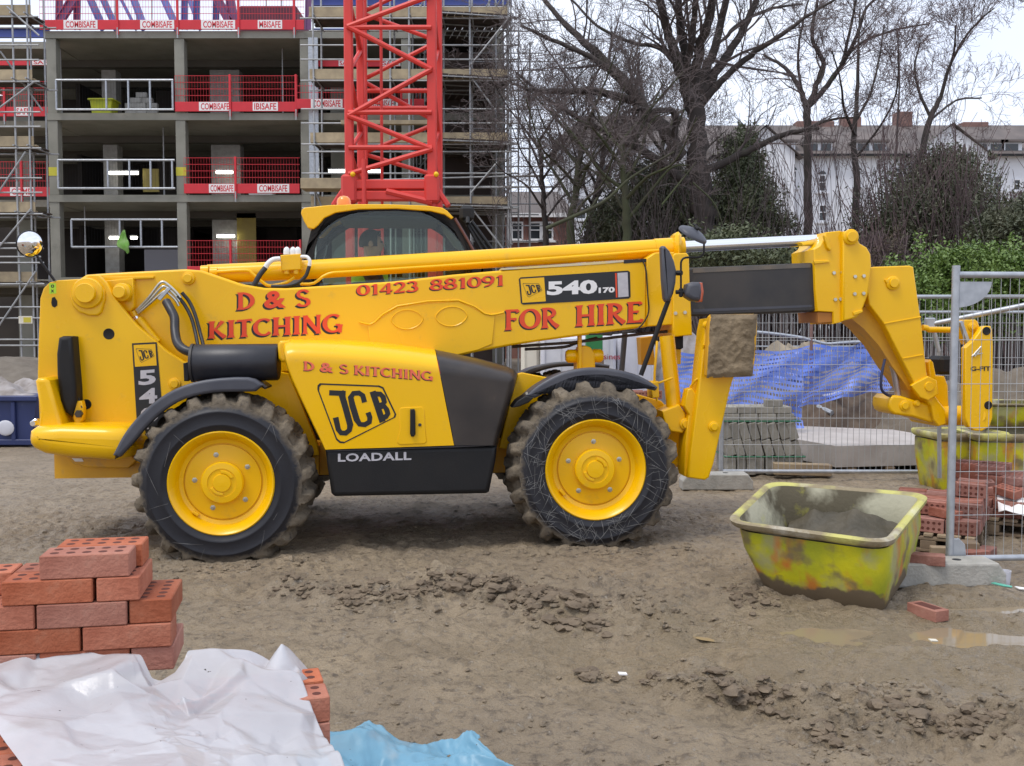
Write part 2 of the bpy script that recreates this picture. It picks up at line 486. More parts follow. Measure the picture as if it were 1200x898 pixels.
    def ball(s, c, r, n=10, m=6, mi=0, sc=(1, 1, 1)):
        prof = []
        o = len(s.v)
        for i in range(m + 1):
            th = math.pi * i / m
            for j in range(n):
                ph = 2 * math.pi * j / n
                s.v.append((c[0] + r * sc[0] * math.sin(th) * math.cos(ph), c[1] + r * sc[1] * math.sin(th) * math.sin(ph), c[2] + r * sc[2] * math.cos(th)))
        for i in range(m):
            for j in range(n):
                j2 = (j + 1) % n
                s.f.append((o + i * n + j, o + (i + 1) * n + j, o + (i + 1) * n + j2, o + i * n + j2))
                s.m.append(mi)

    def mesh(s, name, mats, smooth=35):
        me = bpy.data.meshes.new(name)
        me.from_pydata(s.v, [], s.f)
        ms = mats if isinstance(mats, (list, tuple)) else [mats]
        for m in ms:
            me.materials.append(m)
        if len(ms) > 1:
            me.polygons.foreach_set("material_index", s.m)
        if smooth:
            me.polygons.foreach_set("use_smooth", [True] * len(me.polygons))
            me.update()
            me.set_sharp_from_angle(angle=math.radians(smooth))
        me.update()
        return me

    def build(s, name, mats, parent=None, smooth=35, kind=None):
        o = bpy.data.objects.new(name, s.mesh(name, mats, smooth))
        C.objects.link(o)
        if parent is not None:
            o.parent = parent
        if kind:
            o["kind"] = kind
        return o

def tag(o, label, cat, group=None, kind=None):
    o["label"] = label
    o["category"] = cat
    if group:
        o["group"] = group
    if kind:
        o["kind"] = kind
    return o

def thing(name, label, cat, loc=(0, 0, 0), rz=0.0, group=None):
    o = bpy.data.objects.new(name, None)
    o.empty_display_size = 0.2
    C.objects.link(o)
    o.location = loc
    o.rotation_euler = (0, 0, rz)
    return tag(o, label, cat, group)

def inst(src, name, parent=None, loc=None, rot=None, scale=None):
    o = src.copy()
    o.name = name
    C.objects.link(o)
    if parent is not None:
        o.parent = parent
    if loc is not None:
        o.location = loc
    if rot is not None:
        o.rotation_euler = rot
    if scale is not None:
        o.scale = scale
    return o

def meshobj(name, me, parent=None, loc=(0, 0, 0), rot=(0, 0, 0)):
    o = bpy.data.objects.new(name, me)
    C.objects.link(o)
    if parent is not None:
        o.parent = parent
    o.location = loc
    o.rotation_euler = rot
    return o

def smoothpath(pts, k=4):
    """Catmull-Rom through the points"""
    p = [Vector(q) for q in pts]
    if len(p) < 3:
        return p
    out = []
    for i in range(len(p) - 1):
        p0 = p[i - 1] if i > 0 else p[0] * 2 - p[1]
        p1, p2 = p[i], p[i + 1]
        p3 = p[i + 2] if i + 2 < len(p) else p[-1] * 2 - p[-2]
        for j in range(k):
            t = j / k
            out.append(0.5 * ((2 * p1) + (p2 - p0) * t + (2 * p0 - 5 * p1 + 4 * p2 - p3) * t * t + (3 * p1 - p0 - 3 * p2 + p3) * t ** 3))
    out.append(p[-1])
    return out

# gradient noise, vectorised
_perm = np.random.default_rng(5).permutation(512)
_grad = np.random.default_rng(6).normal(size=(512, 2))
_grad /= np.linalg.norm(_grad, axis=1, keepdims=True)

def pnoise(x, y, seed=0):
    xi, yi = np.floor(x).astype(int), np.floor(y).astype(int)
    xf, yf = x - xi, y - yi
    u, v = xf * xf * xf * (xf * (xf * 6 - 15) + 10), yf * yf * yf * (yf * (yf * 6 - 15) + 10)
    def g(ix, iy, dx, dy):
        h = _perm[(_perm[(ix + seed * 37) % 512] + iy * 1) % 512]
        gr = _grad[h]
        return gr[..., 0] * dx + gr[..., 1] * dy
    a, b = g(xi, yi, xf, yf), g(xi + 1, yi, xf - 1, yf)
    c, d = g(xi, yi + 1, xf, yf - 1), g(xi + 1, yi + 1, xf - 1, yf - 1)
    return ((a + u * (b - a)) + v * ((c + u * (d - c)) - (a + u * (b - a)))) * 1.5

def fbm(x, y, f, o=4, seed=0, gain=0.5):
    s, a = 0.0, 1.0
    for k in range(o):
        s = s + a * pnoise(x * f, y * f, seed + k * 3)
        f *= 2.03
        a *= gain
    return s

# ------------------------------------------------------------------ lettering
def font_mesh(body, bold=0.0, space=1.0):
    """verts (x, y), faces and width, cap height 1, of the built-in font"""
    cu = bpy.data.curves.new("tmp_text", 'FONT')
    cu.body = body
    cu.offset = bold
    cu.space_character = space
    cu.resolution_u = 3
    ob = bpy.data.objects.new("tmp_text", cu)
    C.objects.link(ob)
    bpy.context.view_layer.update()
    dg = bpy.context.evaluated_depsgraph_get()
    me = bpy.data.meshes.new_from_object(ob.evaluated_get(dg))
    vs = [(v.co.x, v.co.y) for v in me.vertices]
    fs = [tuple(p.vertices) for p in me.polygons]
    bpy.data.objects.remove(ob)
    bpy.data.curves.remove(cu)
    bpy.data.meshes.remove(me)
    x0, x1 = min(v[0] for v in vs), max(v[0] for v in vs)
    y0, y1 = min(v[1] for v in vs), max(v[1] for v in vs)
    return [((x - x0) / (y1 - y0), (y - y0) / (y1 - y0)) for x, y in vs], fs, (x1 - x0) / (y1 - y0)

def arc(cx, cy, rx, ry, a0, a1, thick, thin, n=14):
    out = []
    for i in range(n + 1):
        a = math.radians(a0 + (a1 - a0) * i / n)
        out.append((cx + rx * math.cos(a), cy + ry * math.sin(a), thin + (thick - thin) * abs(math.cos(a)) ** 1.3))
    return out

def stem(x, w=0.19, y0=0.0, y1=1.0):
    h = y1 - y0
    return [(x, y0, w * 1.75), (x, y0 + .05 * h, w * 1.35), (x, y0 + .16 * h, w), (x, y0 + .84 * h, w * .95), (x, y0 + .95 * h, w * 1.3), (x, y1, w * 1.7)]

def bar(x0, x1, y, w=0.11, drop=0.0):
    return [(x0, y, w), ((x0 + x1) / 2, y, w * .9), (x1 - .04, y, w * 1.2), (x1, y - drop, w * 1.6)]

GL = {   # flared sign-writer's capitals, drawn as strokes (x, y, width)
    'D': ([stem(.16), arc(.20, .5, .46, .445, 90, -90, .20, .09, 16)], .74),
    'S': ([arc(.30, .735, .21, .21, 20, 265, .15, .11, 14) + arc(.30, .265, .23, .21, 85, -160, .18, .11, 14)], .62),
    'K': ([stem(.16), [(.24, .47, .08), (.45, .72, .11), (.60, .98, .20)], [(.28, .55, .13), (.50, .25, .17), (.70, .03, .22)]], .76),
    'I': ([stem(.16)], .34),
    'T': ([stem(.32, y1=.98), [(.02, .86, .05), (.05, .93, .12), (.32, .945, .10), (.60, .955, .13), (.64, .86, .05)]], .66),
    'C': ([arc(.42, .5, .34, .44, 48, 318, .19, .10, 20)], .74),
    'H': ([stem(.15), stem(.62), [(.20, .5, .11), (.58, .5, .11)]], .80),
    'N': ([stem(.13, .14), stem(.67, .14), [(.12, .97, .20), (.40, .5, .19), (.68, .03, .14)]], .82),
    'G': ([arc(.42, .5, .34, .44, 48, 325, .19, .10, 20), [(.70, .0, .13), (.70, .25, .15), (.70, .42, .24)], [(.52, .41, .09), (.70, .41, .10)]], .86),
    'F': ([stem(.16), bar(.18, .56, .945, .11, .10), bar(.2, .46, .53, .11, .05)], .60),
    'O': ([arc(.43, .5, .345, .44, 90, 450, .21, .10, 28)], .86),
    'R': ([stem(.16), arc(.22, .735, .32, .215, 90, -90, .18, .09, 12), [(.30, .50, .13), (.50, .22, .17), (.70, .03, .22)]], .76),
    'E': ([stem(.16), bar(.18, .56, .945, .11, .09), bar(.2, .46, .52, .10, .03), bar(.18, .60, .055, .11, -.10)], .64),
    '0': ([arc(.34, .5, .255, .44, 90, 450, .19, .10, 24)], .68),
    '1': ([[(.25, 0, .30), (.25, .06, .22), (.25, .16, .18), (.25, .97, .17)], [(.07, .80, .06), (.22, .92, .14)]], .44),
    '4': ([[(.45, 0, .28), (.45, .06, .2), (.45, .15, .17), (.45, .98, .17)], [(.42, .96, .10), (.05, .32, .10)], [(.02, .28, .11), (.66, .28, .11)]], .68),
    '2': ([arc(.28, .70, .22, .25, 160, -40, .18, .12, 14) + [(.30, .32, .13), (.07, .07, .12)], [(.04, .07, .14), (.40, .07, .13), (.57, .10, .16)]], .62),
    '3': ([arc(.27, .74, .20, .21, 150, -85, .17, .11, 14), arc(.27, .28, .24, .24, 88, -155, .19, .11, 14)], .60),
    '8': ([arc(.32, .745, .20, .205, 90, 450, .16, .10, 20), arc(.32, .27, .245, .225, 90, 450, .18, .10, 22)], .66),
    '9': ([arc(.31, .68, .235, .265, 90, 450, .17, .10, 22), [(.545, .66, .15), (.50, .36, .15), (.36, .14, .12), (.14, .03, .10)]], .64),
}

def stroke_faces(st, z):
    vs, fs = [], []
    n = len(st)
    for i, (x, y, w) in enumerate(st):
        a, b = st[max(0, i - 1)], st[min(n - 1, i + 1)]
        dx, dy = b[0] - a[0], b[1] - a[1]
        L = math.hypot(dx, dy) or 1
        nx, ny = -dy / L, dx / L
        vs += [(x + nx * w / 2, y + ny * w / 2, z), (x - nx * w / 2, y - ny * w / 2, z)]
    for i in range(n - 1):
        fs.append((2 * i, 2 * i + 1, 2 * i + 3, 2 * i + 2))
    return vs, fs

def sign_text(body):
    """verts (x, y, layer), faces, width; cap height 1"""
    vs, fs, x = [], [], 0.0
    z = 0
    for ch in body:
        if ch == ' ':
            x += .34
            continue
        if ch == '&':
            v2, f2, w = font_mesh('&', 0.03)
            o = len(vs)
            vs += [(x + .04 + p[0] * 1.0, p[1], 0) for p in v2]
            fs += [tuple(i + o for i in f) for f in f2]
            x += w + .12
            continue
        strokes, w = GL[ch]
        for k, st in enumerate(strokes):
            v2, f2 = stroke_faces(st, k)
            o = len(vs)
            vs += [(x + p[0], p[1], p[2]) for p in v2]
            fs += [tuple(i + o for i in f) for f in f2]
        x += w + .03
    return vs, fs, x
# ------------------------------------------------------------------ sky dome is the world; ground
def mud_material():
    m = bpy.data.materials.new("churned_mud")
    m.use_nodes = True
    nt = m.node_tree
    n, l = nt.nodes, nt.links
    b = n["Principled BSDF"]
    g = n.new("ShaderNodeNewGeometry")
    def noise(sc, det=6, rough=.55):
        q = n.new("ShaderNodeTexNoise")
        q.inputs["Scale"].default_value = sc
        q.inputs["Detail"].default_value = det
        q.inputs["Roughness"].default_value = rough
        l.new(g.outputs["Position"], q.inputs["Vector"])
        return q.outputs[0]
    def rng_(src, a, b2, c=0.0, d=1.0):
        q = n.new("ShaderNodeMapRange")
        q.inputs[1].default_value, q.inputs[2].default_value, q.inputs[3].default_value, q.inputs[4].default_value = a, b2, c, d
        l.new(src, q.inputs[0])
        return q.outputs[0]
    def mix(f, a, c):
        q = n.new("ShaderNodeMixRGB")
        l.new(f, q.inputs[0])
        for k, s in ((1, a), (2, c)):
            if isinstance(s, tuple):
                q.inputs[k].default_value = (*s, 1)
            else:
                l.new(s, q.inputs[k])
        return q.outputs[0]
    big, mid_, fine = noise(.45, 5), noise(2.6, 8, .65), noise(17, 8, .7)
    c = mix(rng_(big, .35, .65), (0.400, 0.308, 0.200), (0.285, 0.222, 0.152))
    c = mix(rng_(mid_, .42, .66), c, (0.255, 0.196, 0.130))
    c = mix(rng_(fine, .50, .66), c, (0.110, 0.084, 0.058))
    c = mix(rng_(noise(34, 4), .60, .74), c, (0.40, 0.34, 0.265))
    # wet patches
    at = n.new("ShaderNodeAttribute"); at.attribute_name = "wet"
    wet = n.new("ShaderNodeMath"); wet.operation = 'MULTIPLY_ADD'
    l.new(rng_(mid_, .35, .65, -.25, .25), wet.inputs[0]); wet.inputs[1].default_value = 1.0
    l.new(at.outputs["Fac"], wet.inputs[2])
    wc = rng_(wet.outputs[0], .15, .7)
    c = mix(rng_(wet.outputs[0], .1, .8, 0, .55), c, (0.27, 0.205, 0.12))
    l.new(c, b.inputs["Base Color"])
    ra = n.new("ShaderNodeMath"); ra.operation = 'MULTIPLY_ADD'
    l.new(wc, ra.inputs[0]); ra.inputs[1].default_value = -.29
    l.new(rng_(mid_, .35, .65, .36, .74), ra.inputs[2])
    l.new(ra.outputs[0], b.inputs["Roughness"])
    b.inputs["Specular IOR Level"].default_value = .5
    h1, h2 = noise(22, 10, .68), noise(75, 6, .6)
    ad = n.new("ShaderNodeMath"); ad.operation = 'MULTIPLY_ADD'
    l.new(h2, ad.inputs[0]); ad.inputs[1].default_value = .35
    l.new(h1, ad.inputs[2])
    bp = n.new("ShaderNodeBump")
    bp.inputs["Strength"].default_value = 1.0
    bp.inputs["Distance"].default_value = .045
    l.new(ad.outputs[0], bp.inputs["Height"])
    l.new(bp.outputs[0], b.inputs["Normal"])
    return m
M['mud'] = mud_material()

def poly_dist(X, Y, pts):
    D = np.full(X.shape, 1e9)
    for (a, b2) in zip(pts[:-1], pts[1:]):
        ax, ay, bx, by = a[0], a[1], b2[0], b2[1]
        L2 = (bx - ax) ** 2 + (by - ay) ** 2
        t = np.clip(((X - ax) * (bx - ax) + (Y - ay) * (by - ay)) / L2, 0, 1)
        D = np.minimum(D, np.hypot(X - ax - t * (bx - ax), Y - ay - t * (by - ay)))
    return D

def gpts(px):
    return [tuple(PG(a, b2).xy) for a, b2 in px]

RIDGES = [   # churned tyre ridges: (pixels, width, height)
    (gpts([(340, 690), (430, 697), (500, 690), (560, 700), (620, 716), (690, 722), (760, 735)]), .17, .085),
    (gpts([(390, 705), (480, 708), (540, 690), (600, 695), (680, 705)]), .13, .06),
    (gpts([(700, 690), (760, 712), (830, 735)]), .14, .045),
    (gpts([(815, 790), (850, 806), (900, 822), (960, 832), (1010, 845)]), .16, .085),
    (gpts([(1000, 825), (1080, 830), (1150, 845), (1230, 870)]), .22, .085),
    (gpts([(930, 850), (1000, 872), (1080, 895)]), .14, .05),
    (gpts([(690, 790), (760, 800), (820, 815)]), .10, .045),
]
PUDDLES = [(PG(1125, 745).xy, .72, .24, .2), (PG(985, 738).xy, .55, .14, .25), (PG(1210, 712).xy, .5, .10, .0)]
WATER_Z = -.020

def ground_h(X, Y):
    d = np.hypot(X, Y)
    near = np.clip((17 - d) / 5, 0, 1)
    h = .022 * fbm(X, Y, .8, 4, 1) + near * (.016 * fbm(X + 3, Y, 2.6, 4, 2) + .009 * fbm(X, Y + 7, 8.0, 3, 4))
    clod = np.maximum(0, fbm(X, Y, 5.2, 4, 8) - .22)
    h = h + near * .028 * clod * np.clip(.55 + fbm(X, Y, .7, 2, 21), 0, 1.4)
    h = h + near * (.0055 * fbm(X, Y + 2, 19.0, 3, 41) + .010 * np.maximum(0, fbm(X, Y, 11.0, 3, 44) - .12))
    crack = 1 - np.minimum(1, np.abs(fbm(X * .9, Y * 1.5, 3.4, 3, 30)) * 6)
    h = h - near * .014 * crack * np.clip(.3 + fbm(X, Y, .9, 2, 25), 0, 1)
    bil = np.abs(pnoise(X * 7.5, Y * 8.5, 60)) * 1.2 + np.abs(pnoise(X * 15 + 3, Y * 17, 61)) * .6 + np.abs(pnoise(X * 31, Y * 33 + 5, 62)) * .25
    wx_, wy_ = X + .06 * pnoise(X * 5, Y * 5, 80), Y + .06 * pnoise(X * 5 + 9, Y * 5, 81)
    bil2 = np.abs(pnoise(wx_ * 4.2, wy_ * 6.5, 63)) * 1.3 + np.abs(pnoise(wx_ * 9 + 3, wy_ * 12, 64)) * .6
    patch = np.clip(.35 + 1.3 * fbm(X + 9, Y, .55, 3, 66), 0, 1)
    h = h + near * patch * .026 * (bil - .35)
    for pts, w, a in RIDGES:
        D = poly_dist(X, Y, pts)
        k = np.exp(-(D / w) ** 2)
        h = h + k * a * (.35 + .75 * np.clip(fbm(X, Y, 1.6, 3, 13), -.6, 1)) + k * a * .85 * (bil2 - .3) + (k > .15) * k * .012 * (bil - .4)
        h = h - .35 * a * np.exp(-((D - 1.9 * w) / (w * .6)) ** 2)
    # tread marks in a pressed lane
    for lp, ang in (([(560, 800), (700, 815), (900, 848), (1150, 890)], .9), ([(300, 672), (480, 668), (620, 668), (840, 690)], -.8), ([(420, 760), (600, 752), (760, 765), (900, 790)], .7)):
        lane = poly_dist(X, Y, gpts(lp))
        h = h - near * .016 * np.exp(-(lane / .19) ** 4) * (1 + .8 * np.clip(np.sin((X + Y * ang + .02 * fbm(X, Y, 3, 2, 70)) * 34) * 2.2, -1, 1) * np.clip(.5 + fbm(X, Y, 1.1, 2, 71), 0, 1))
    wet = np.zeros_like(h)
    for (c, rx, ry, sk) in PUDDLES:
        q = np.hypot((X - c[0]) / rx, (Y - c[1] - sk * (X - c[0]) * .3) / ry)
        q = q + .55 * fbm(X, Y, 2.6, 4, 17)
        k = np.clip(1.25 - q, 0, 1)
        h = h * (1 - .8 * np.minimum(1, k * 2)) - .040 * k
        wet = np.maximum(wet, np.clip(1.9 - q, 0, 1))
    c = PG(1050, 760).xy
    wet = np.maximum(wet, 1.0 * np.exp(-(np.hypot((X - c[0]) / 2.2, (Y - c[1]) / .85)) ** 2))
    # keep things standing: calm under the machine's wheels, and rise a little to the front wheel
    wx = np.clip((X + 2.0) / 2.7, 0, 1)
    h = h + .035 * wx * np.exp(-((Y - 7.6) / 1.5) ** 2) * np.clip((3.2 - X) / 1.0, 0, 1)
    # the bank behind the site
    h = h + np.clip((Y - 19) / 22, 0, 1) * .6 * np.clip((X - 3) / 6, 0, 1)
    return h, wet

def axis(fine0, fine1, step, lo, hi, grow=1.10):
    a = list(np.arange(fine0, fine1, step))
    s, x = step, fine1
    while x < hi:
        a.append(x); s *= grow; x += s
    a.append(hi)
    s, x, pre = step, fine0, []
    while x > lo:
        s *= grow; x -= s; pre.append(max(x, lo))
    return np.array(pre[::-1] + a)
gx = axis(-4.6, 5.2, .019, -700, 700, 1.16)
gy1 = list(np.arange(3.5, 6.6, .0155)) + list(np.arange(6.6, 9.0, .022))
s_, y_ = .022, 9.0
while y_ < 1500:
    gy1.append(y_); s_ *= 1.045; y_ += s_
pre, s_, y_ = [], .05, 3.5
while y_ > -60:
    s_ *= 1.35; y_ -= s_; pre.append(y_)
gy = np.array(pre[::-1] + gy1)
GX, GY = np.meshgrid(gx, gy)
GH, GW = ground_h(GX, GY)
nx_, ny_ = len(gx), len(gy)
gme = bpy.data.meshes.new("ground")
co = np.stack([GX.ravel(), GY.ravel(), GH.ravel()], 1).astype(np.float32)
idx = np.arange(nx_ * ny_).reshape(ny_, nx_)
qu = np.stack([idx[:-1, :-1].ravel(), idx[:-1, 1:].ravel(), idx[1:, 1:].ravel(), idx[1:, :-1].ravel()], 1).astype(np.int32)
gme.vertices.add(len(co)); gme.vertices.foreach_set("co", co.ravel())
gme.loops.add(qu.size); gme.loops.foreach_set("vertex_index", qu.ravel())
gme.polygons.add(len(qu)); gme.polygons.foreach_set("loop_start", np.arange(0, qu.size, 4, dtype=np.int32))
gme.update(calc_edges=True)
gme.polygons.foreach_set("use_smooth", np.ones(len(qu), bool))
wa = gme.attributes.new("wet", 'FLOAT', 'POINT')
wa.data.foreach_set("value", GW.ravel().astype(np.float32))
gme.materials.append(M['mud'])
ground = bpy.data.objects.new("ground", gme)
C.objects.link(ground)
ground["kind"] = "structure"

def gz(x, y):
    return float(ground_h(np.array([x]), np.array([y]))[0][0])

# standing water in the hollows
mw = bpy.data.materials.new("muddy_water")
mw.use_nodes = True
bw = mw.node_tree.nodes["Principled BSDF"]
bw.inputs["Base Color"].default_value = (0.25, 0.195, 0.125, 1)
bw.inputs["Roughness"].default_value = .04
bw.inputs["IOR"].default_value = 1.33
wv, wf = [], []
for k, (c, rx, ry, sk) in enumerate(PUDDLES):
    o = len(wv)
    wv.append((c[0], c[1], WATER_Z + k * .0003))
    for j in range(40):
        a = 2 * math.pi * j / 40
        x = math.cos(a) * rx * 1.5
        wv.append((c[0] + x, c[1] + math.sin(a) * ry * 1.5 + sk * x * .3, WATER_Z + k * .0003))
    wf += [(o, o + 1 + j, o + 1 + (j + 1) % 40) for j in range(40)]
wme = bpy.data.meshes.new("puddle_water")
wme.from_pydata(wv, [], wf)
wme.materials.append(mw)
wo = bpy.data.objects.new("puddle_water", wme)
C.objects.link(wo)
wo["kind"] = "structure"

# loose clods and crumbs of mud
def blob(seed, sub=1, squash=.7):
    bm = bmesh.new()
    bmesh.ops.create_icosphere(bm, subdivisions=sub, radius=1)
    r = np.random.default_rng(seed)
    for v in bm.verts:
        v.co *= .7 + .55 * r.random()
        v.co.z *= squash
    out = ([tuple(v.co) for v in bm.verts], [tuple(q.index for q in f.verts) for f in bm.faces])
    bm.free()
    return out
BL = [blob(i, 2, .62) for i in range(10)]
M['clod'] = mat('dark_wet_clod', (0.185, 0.138, 0.090), (0.120, 0.088, 0.058), scale=14, rough=.85, bump=.8, bscale=40, coords='Object')
def clods(name, m, fill, seed):
    b = MB()
    r = np.random.default_rng(seed)
    spots = []
    fill(spots, r)
    S = np.array(spots)
    H, W = ground_h(S[:, 0], S[:, 1])
    for (x, y, s), h, w in zip(spots, H, W):
        if h < WATER_Z + .004 or w > .85:
            continue
        vs, fs = BL[r.integers(10)]
        a = r.random() * 6.28
        ca, sa = math.cos(a), math.sin(a)
        sx, sz = s * (1 + .7 * r.random()), s * (.6 + .5 * r.random())
        b.add([(x + (ca * p[0] * sx - sa * p[1] * s), y + (sa * p[0] * sx + ca * p[1] * s), h + s * .05 + p[2] * sz) for p in vs], fs)
    return b.build(name, m, None, 30, "stuff")
def along(spots, r, pts, n, wd, s0, s1):
    for _ in range(n):
        k = r.integers(len(pts) - 1); t = r.random()
        spots.append((pts[k][0] + (pts[k + 1][0] - pts[k][0]) * t + r.normal() * wd, pts[k][1] + (pts[k + 1][1] - pts[k][1]) * t + r.normal() * wd * 1.2, s0 + abs(r.normal()) * s1))
def crumbs(spots, r):
    for pts, w, a in RIDGES:
        along(spots, r, pts, 140, w * .8, .004, .008)
    for _ in range(2600):
        y = 3.7 + 5.8 * r.random() ** 1.3
        spots.append(((r.random() * 1.1 - .55) * y, y, abs(r.normal()) * .006 + .003))
    for cx_, cy_ in ((-2.0, 7.15), (.6, 7.5)):
        for _ in range(150):
            spots.append((cx_ + r.normal() * .42, cy_ - .12 + r.normal() * .16, abs(r.normal()) * .011 + .005))
clods("mud_crumbs", M['mud'], crumbs, 8)
def lumps(spots, r):
    along(spots, r, gpts([(545, 690), (590, 700), (640, 712), (700, 735)]), 420, .085, .010, .016)
    along(spots, r, gpts([(400, 706), (470, 704), (530, 700)]), 170, .05, .008, .013)
    along(spots, r, gpts([(330, 692), (390, 698), (440, 704)]), 120, .05, .007, .012)
    along(spots, r, gpts([(560, 682), (620, 690), (660, 698)]), 150, .05, .008, .013)
    along(spots, r, gpts([(840, 806), (880, 818), (905, 826)]), 170, .045, .008, .013)
    along(spots, r, gpts([(690, 792), (740, 796), (765, 793)]), 110, .03, .006, .011)
    along(spots, r, gpts([(1020, 836), (1090, 845), (1170, 860)]), 190, .06, .007, .012)
    along(spots, r, gpts([(940, 856), (1000, 876)]), 80, .05, .006, .011)
    along(spots, r, gpts([(855, 690), (880, 705), (900, 712)]), 90, .06, .006, .010)
clods("mud_clods", M['clod'], lumps, 18)
# ------------------------------------------------------------------ concrete frame building
bld = thing("concrete_frame_building", "unfinished grey concrete frame building with open floors behind the telehandler", "building", (0, 40, 0))
BO = Vector((0, 40, 0))
def bx(b, p0, p1, mi=0, ch=0):
    """box between two corners (world), in the frame of the building"""
    a, c = Vector(p0) - BO, Vector(p1) - BO
    b.box((a + c) / 2, (abs(a.x - c.x), abs(a.y - c.y), abs(a.z - c.z)), None, mi, ch)
def X(px, d=40.0):
    return (px - 600) / F * d
def Z(py, d=40.0, px=600):
    return P(px, py, d).z
LV = [Z(36.5), Z(132.5), Z(228.5), Z(325)]      # tops of the floor edges
TH = .27
xl, xr_ = X(60), X(590)
for k, z in enumerate(LV):
    b = MB(); bx(b, (xl, 40, z - TH), (xr_, 50.5, z), 0)
    b.build("floor_slab", M['concrete'], bld, None)
    b = MB(); bx(b, (X(-130), 41.4, z - TH - .02), (xl - .003, 50.5, z - .02), 0)
    b.build("floor_slab", M['concrete'], bld, None)
    # downstand beams behind the edge
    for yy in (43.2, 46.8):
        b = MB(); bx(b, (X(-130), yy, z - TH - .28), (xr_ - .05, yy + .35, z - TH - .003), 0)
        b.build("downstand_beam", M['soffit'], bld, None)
zs = [0] + LV[::-1]
COLS = [68, 216, 361, 478, 583]
for px in COLS:
    for k in range(4):
        z0, z1 = zs[k], zs[k + 1] - TH
        b = MB(); bx(b, (X(px) - .20, 40.03, z0 + .002), (X(px) + .18, 40.43, z1 - .002), 0, .012)
        b.build("column", M['concrete'], bld, None)
for px in (-20, 92, 238, 380, 500):
    for k in range(4):
        z0, z1 = zs[k], zs[k + 1] - TH
        wd = .3 if px not in (238,) else .62
        b = MB(); bx(b, (X(px) - wd, 43.6, z0 + .002), (X(px) + wd, 44.2, z1 - .30), 0, .01)
        b.build("inner_column", M['block'] if px in (238, 92) else M['concrete'], bld, None)
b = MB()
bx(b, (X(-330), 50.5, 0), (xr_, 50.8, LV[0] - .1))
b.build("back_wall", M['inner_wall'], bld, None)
for k in range(4):
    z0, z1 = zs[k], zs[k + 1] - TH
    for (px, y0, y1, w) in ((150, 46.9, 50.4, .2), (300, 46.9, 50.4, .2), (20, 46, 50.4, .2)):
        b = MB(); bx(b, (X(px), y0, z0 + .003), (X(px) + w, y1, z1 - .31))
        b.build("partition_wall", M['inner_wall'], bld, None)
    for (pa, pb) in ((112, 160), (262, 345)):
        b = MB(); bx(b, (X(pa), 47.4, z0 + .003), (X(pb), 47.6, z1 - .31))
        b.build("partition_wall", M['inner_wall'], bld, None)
for (pa, pb, pt, pbm) in ((137, 157, 198, 225), (254, 278, 250, 308)):
    b = MB(); bx(b, (X(pa), 43.2, Z(pbm, 43.2)), (X(pb), 43.26, Z(pt, 43.2)))
    b.build("plywood_panel", M['ply'], bld, None)
# yellow flashes painted on the columns
for (px, pyt, pyb) in ((68, 196, 206), (216, 196, 206)):
    b = MB(); bx(b, (X(px) - .205, 40.018, Z(pyb)), (X(px) + .185, 40.03, Z(pyt)))
    b.build("column_mark", mat('yellow_mark', (.55, .50, .05), rough=.7), bld, None)
# grey cladding strip beside the third column
b = MB(); bx(b, (X(366), 39.8, LV[2]), (X(377), 39.9, LV[0] - .3))
b.build("cladding_strip", M['galv'], bld, None)

# fluorescent lamps hanging inside
for (a, b2, py, d, tilt, wh) in ((127, 162, 203, 43.0, 0, "wide lamp of the third floor above the railings"), (127, 137, 209, 44.5, 0, "small lamp under the wide lamp of the third floor"),
                             (253, 273, 202, 43.0, 0, "lamp behind the red fence of the middle floor"), (128, 143, 279, 43.0, 0, "lamp behind the green vest on the lower floor"),
                             (153, 161, 279, 44.0, 0, "short lamp right of the green vest"), (254, 275, 277, 43.0, 0, "lamp of the lower floor beside the plywood panel"),
                             (278, 288, 284.5, 43.5, -.3, "short tilted lamp of the lower floor"), (385, 408, 201, 41.5, 0, "lamp behind the left leg of the red crane"),
                             (424, 446, 201, 43.0, 0, "lamp seen through the red crane lattice")):
    c = P((a + b2) / 2, py, d)
    L = (b2 - a) / F * d
    t = thing("strip_light", "white fluorescent tube, " + wh, "lamp", c, 0, "strip lights in the building")
    b = MB(); b.box((0, 0, 0), (L, .10, .12), Matrix.Rotation(tilt, 3, 'Y'), 0, .03); b.build("tube", M['lamp'], t, 40)
    b = MB(); b.box((0, 0, .09), (L * 1.04, .13, .05), Matrix.Rotation(tilt, 3, 'Y')); b.build("fitting", M['white'], t, None)

# roof steelwork: blue raking beams, purple posts
def hbeam(b, p, q, w=.18, h=.26, mi=0):
    p, q = Vector(p), Vector(q)
    d = (q - p); L = d.length; d.normalize()
    up = Vector((0, 1, 0)) if abs(d.y) < .9 else Vector((0, 0, 1))
    s = d.cross(up).normalized(); u = s.cross(d).normalized()
    R = Matrix((d, s, u)).transposed()
    for o_, ww, hh in ((h / 2, w, .04), (-h / 2, w, .04), (0, .04, h - .04)):
        b.box((p + q) / 2 + s * o_ if False else (p + q) / 2 + s * o_, (L, hh, ww), R, mi)
rfi = 0
RAKE = [((88, -10), (122, 24), .3), ((103, -10), (137, 24), .26), ((142, -10), (170, 24), .3), ((174, -12), (208, 24), .3), ((205, -14), (236, 24), .2), ((120, -14), (160, 24), .1)]
rs = thing("roof_steelwork", "blue and purple steel roof frame on top of the concrete building", "steelwork", (X(150), 42, LV[0]))
def rs_part(name, m, fn):
    b = MB(); fn(b)
    b.v = [(v[0] - rs.location.x, v[1] - 42, v[2] - rs.location.z) for v in b.v]
    return b.build(name, m, rs, None)
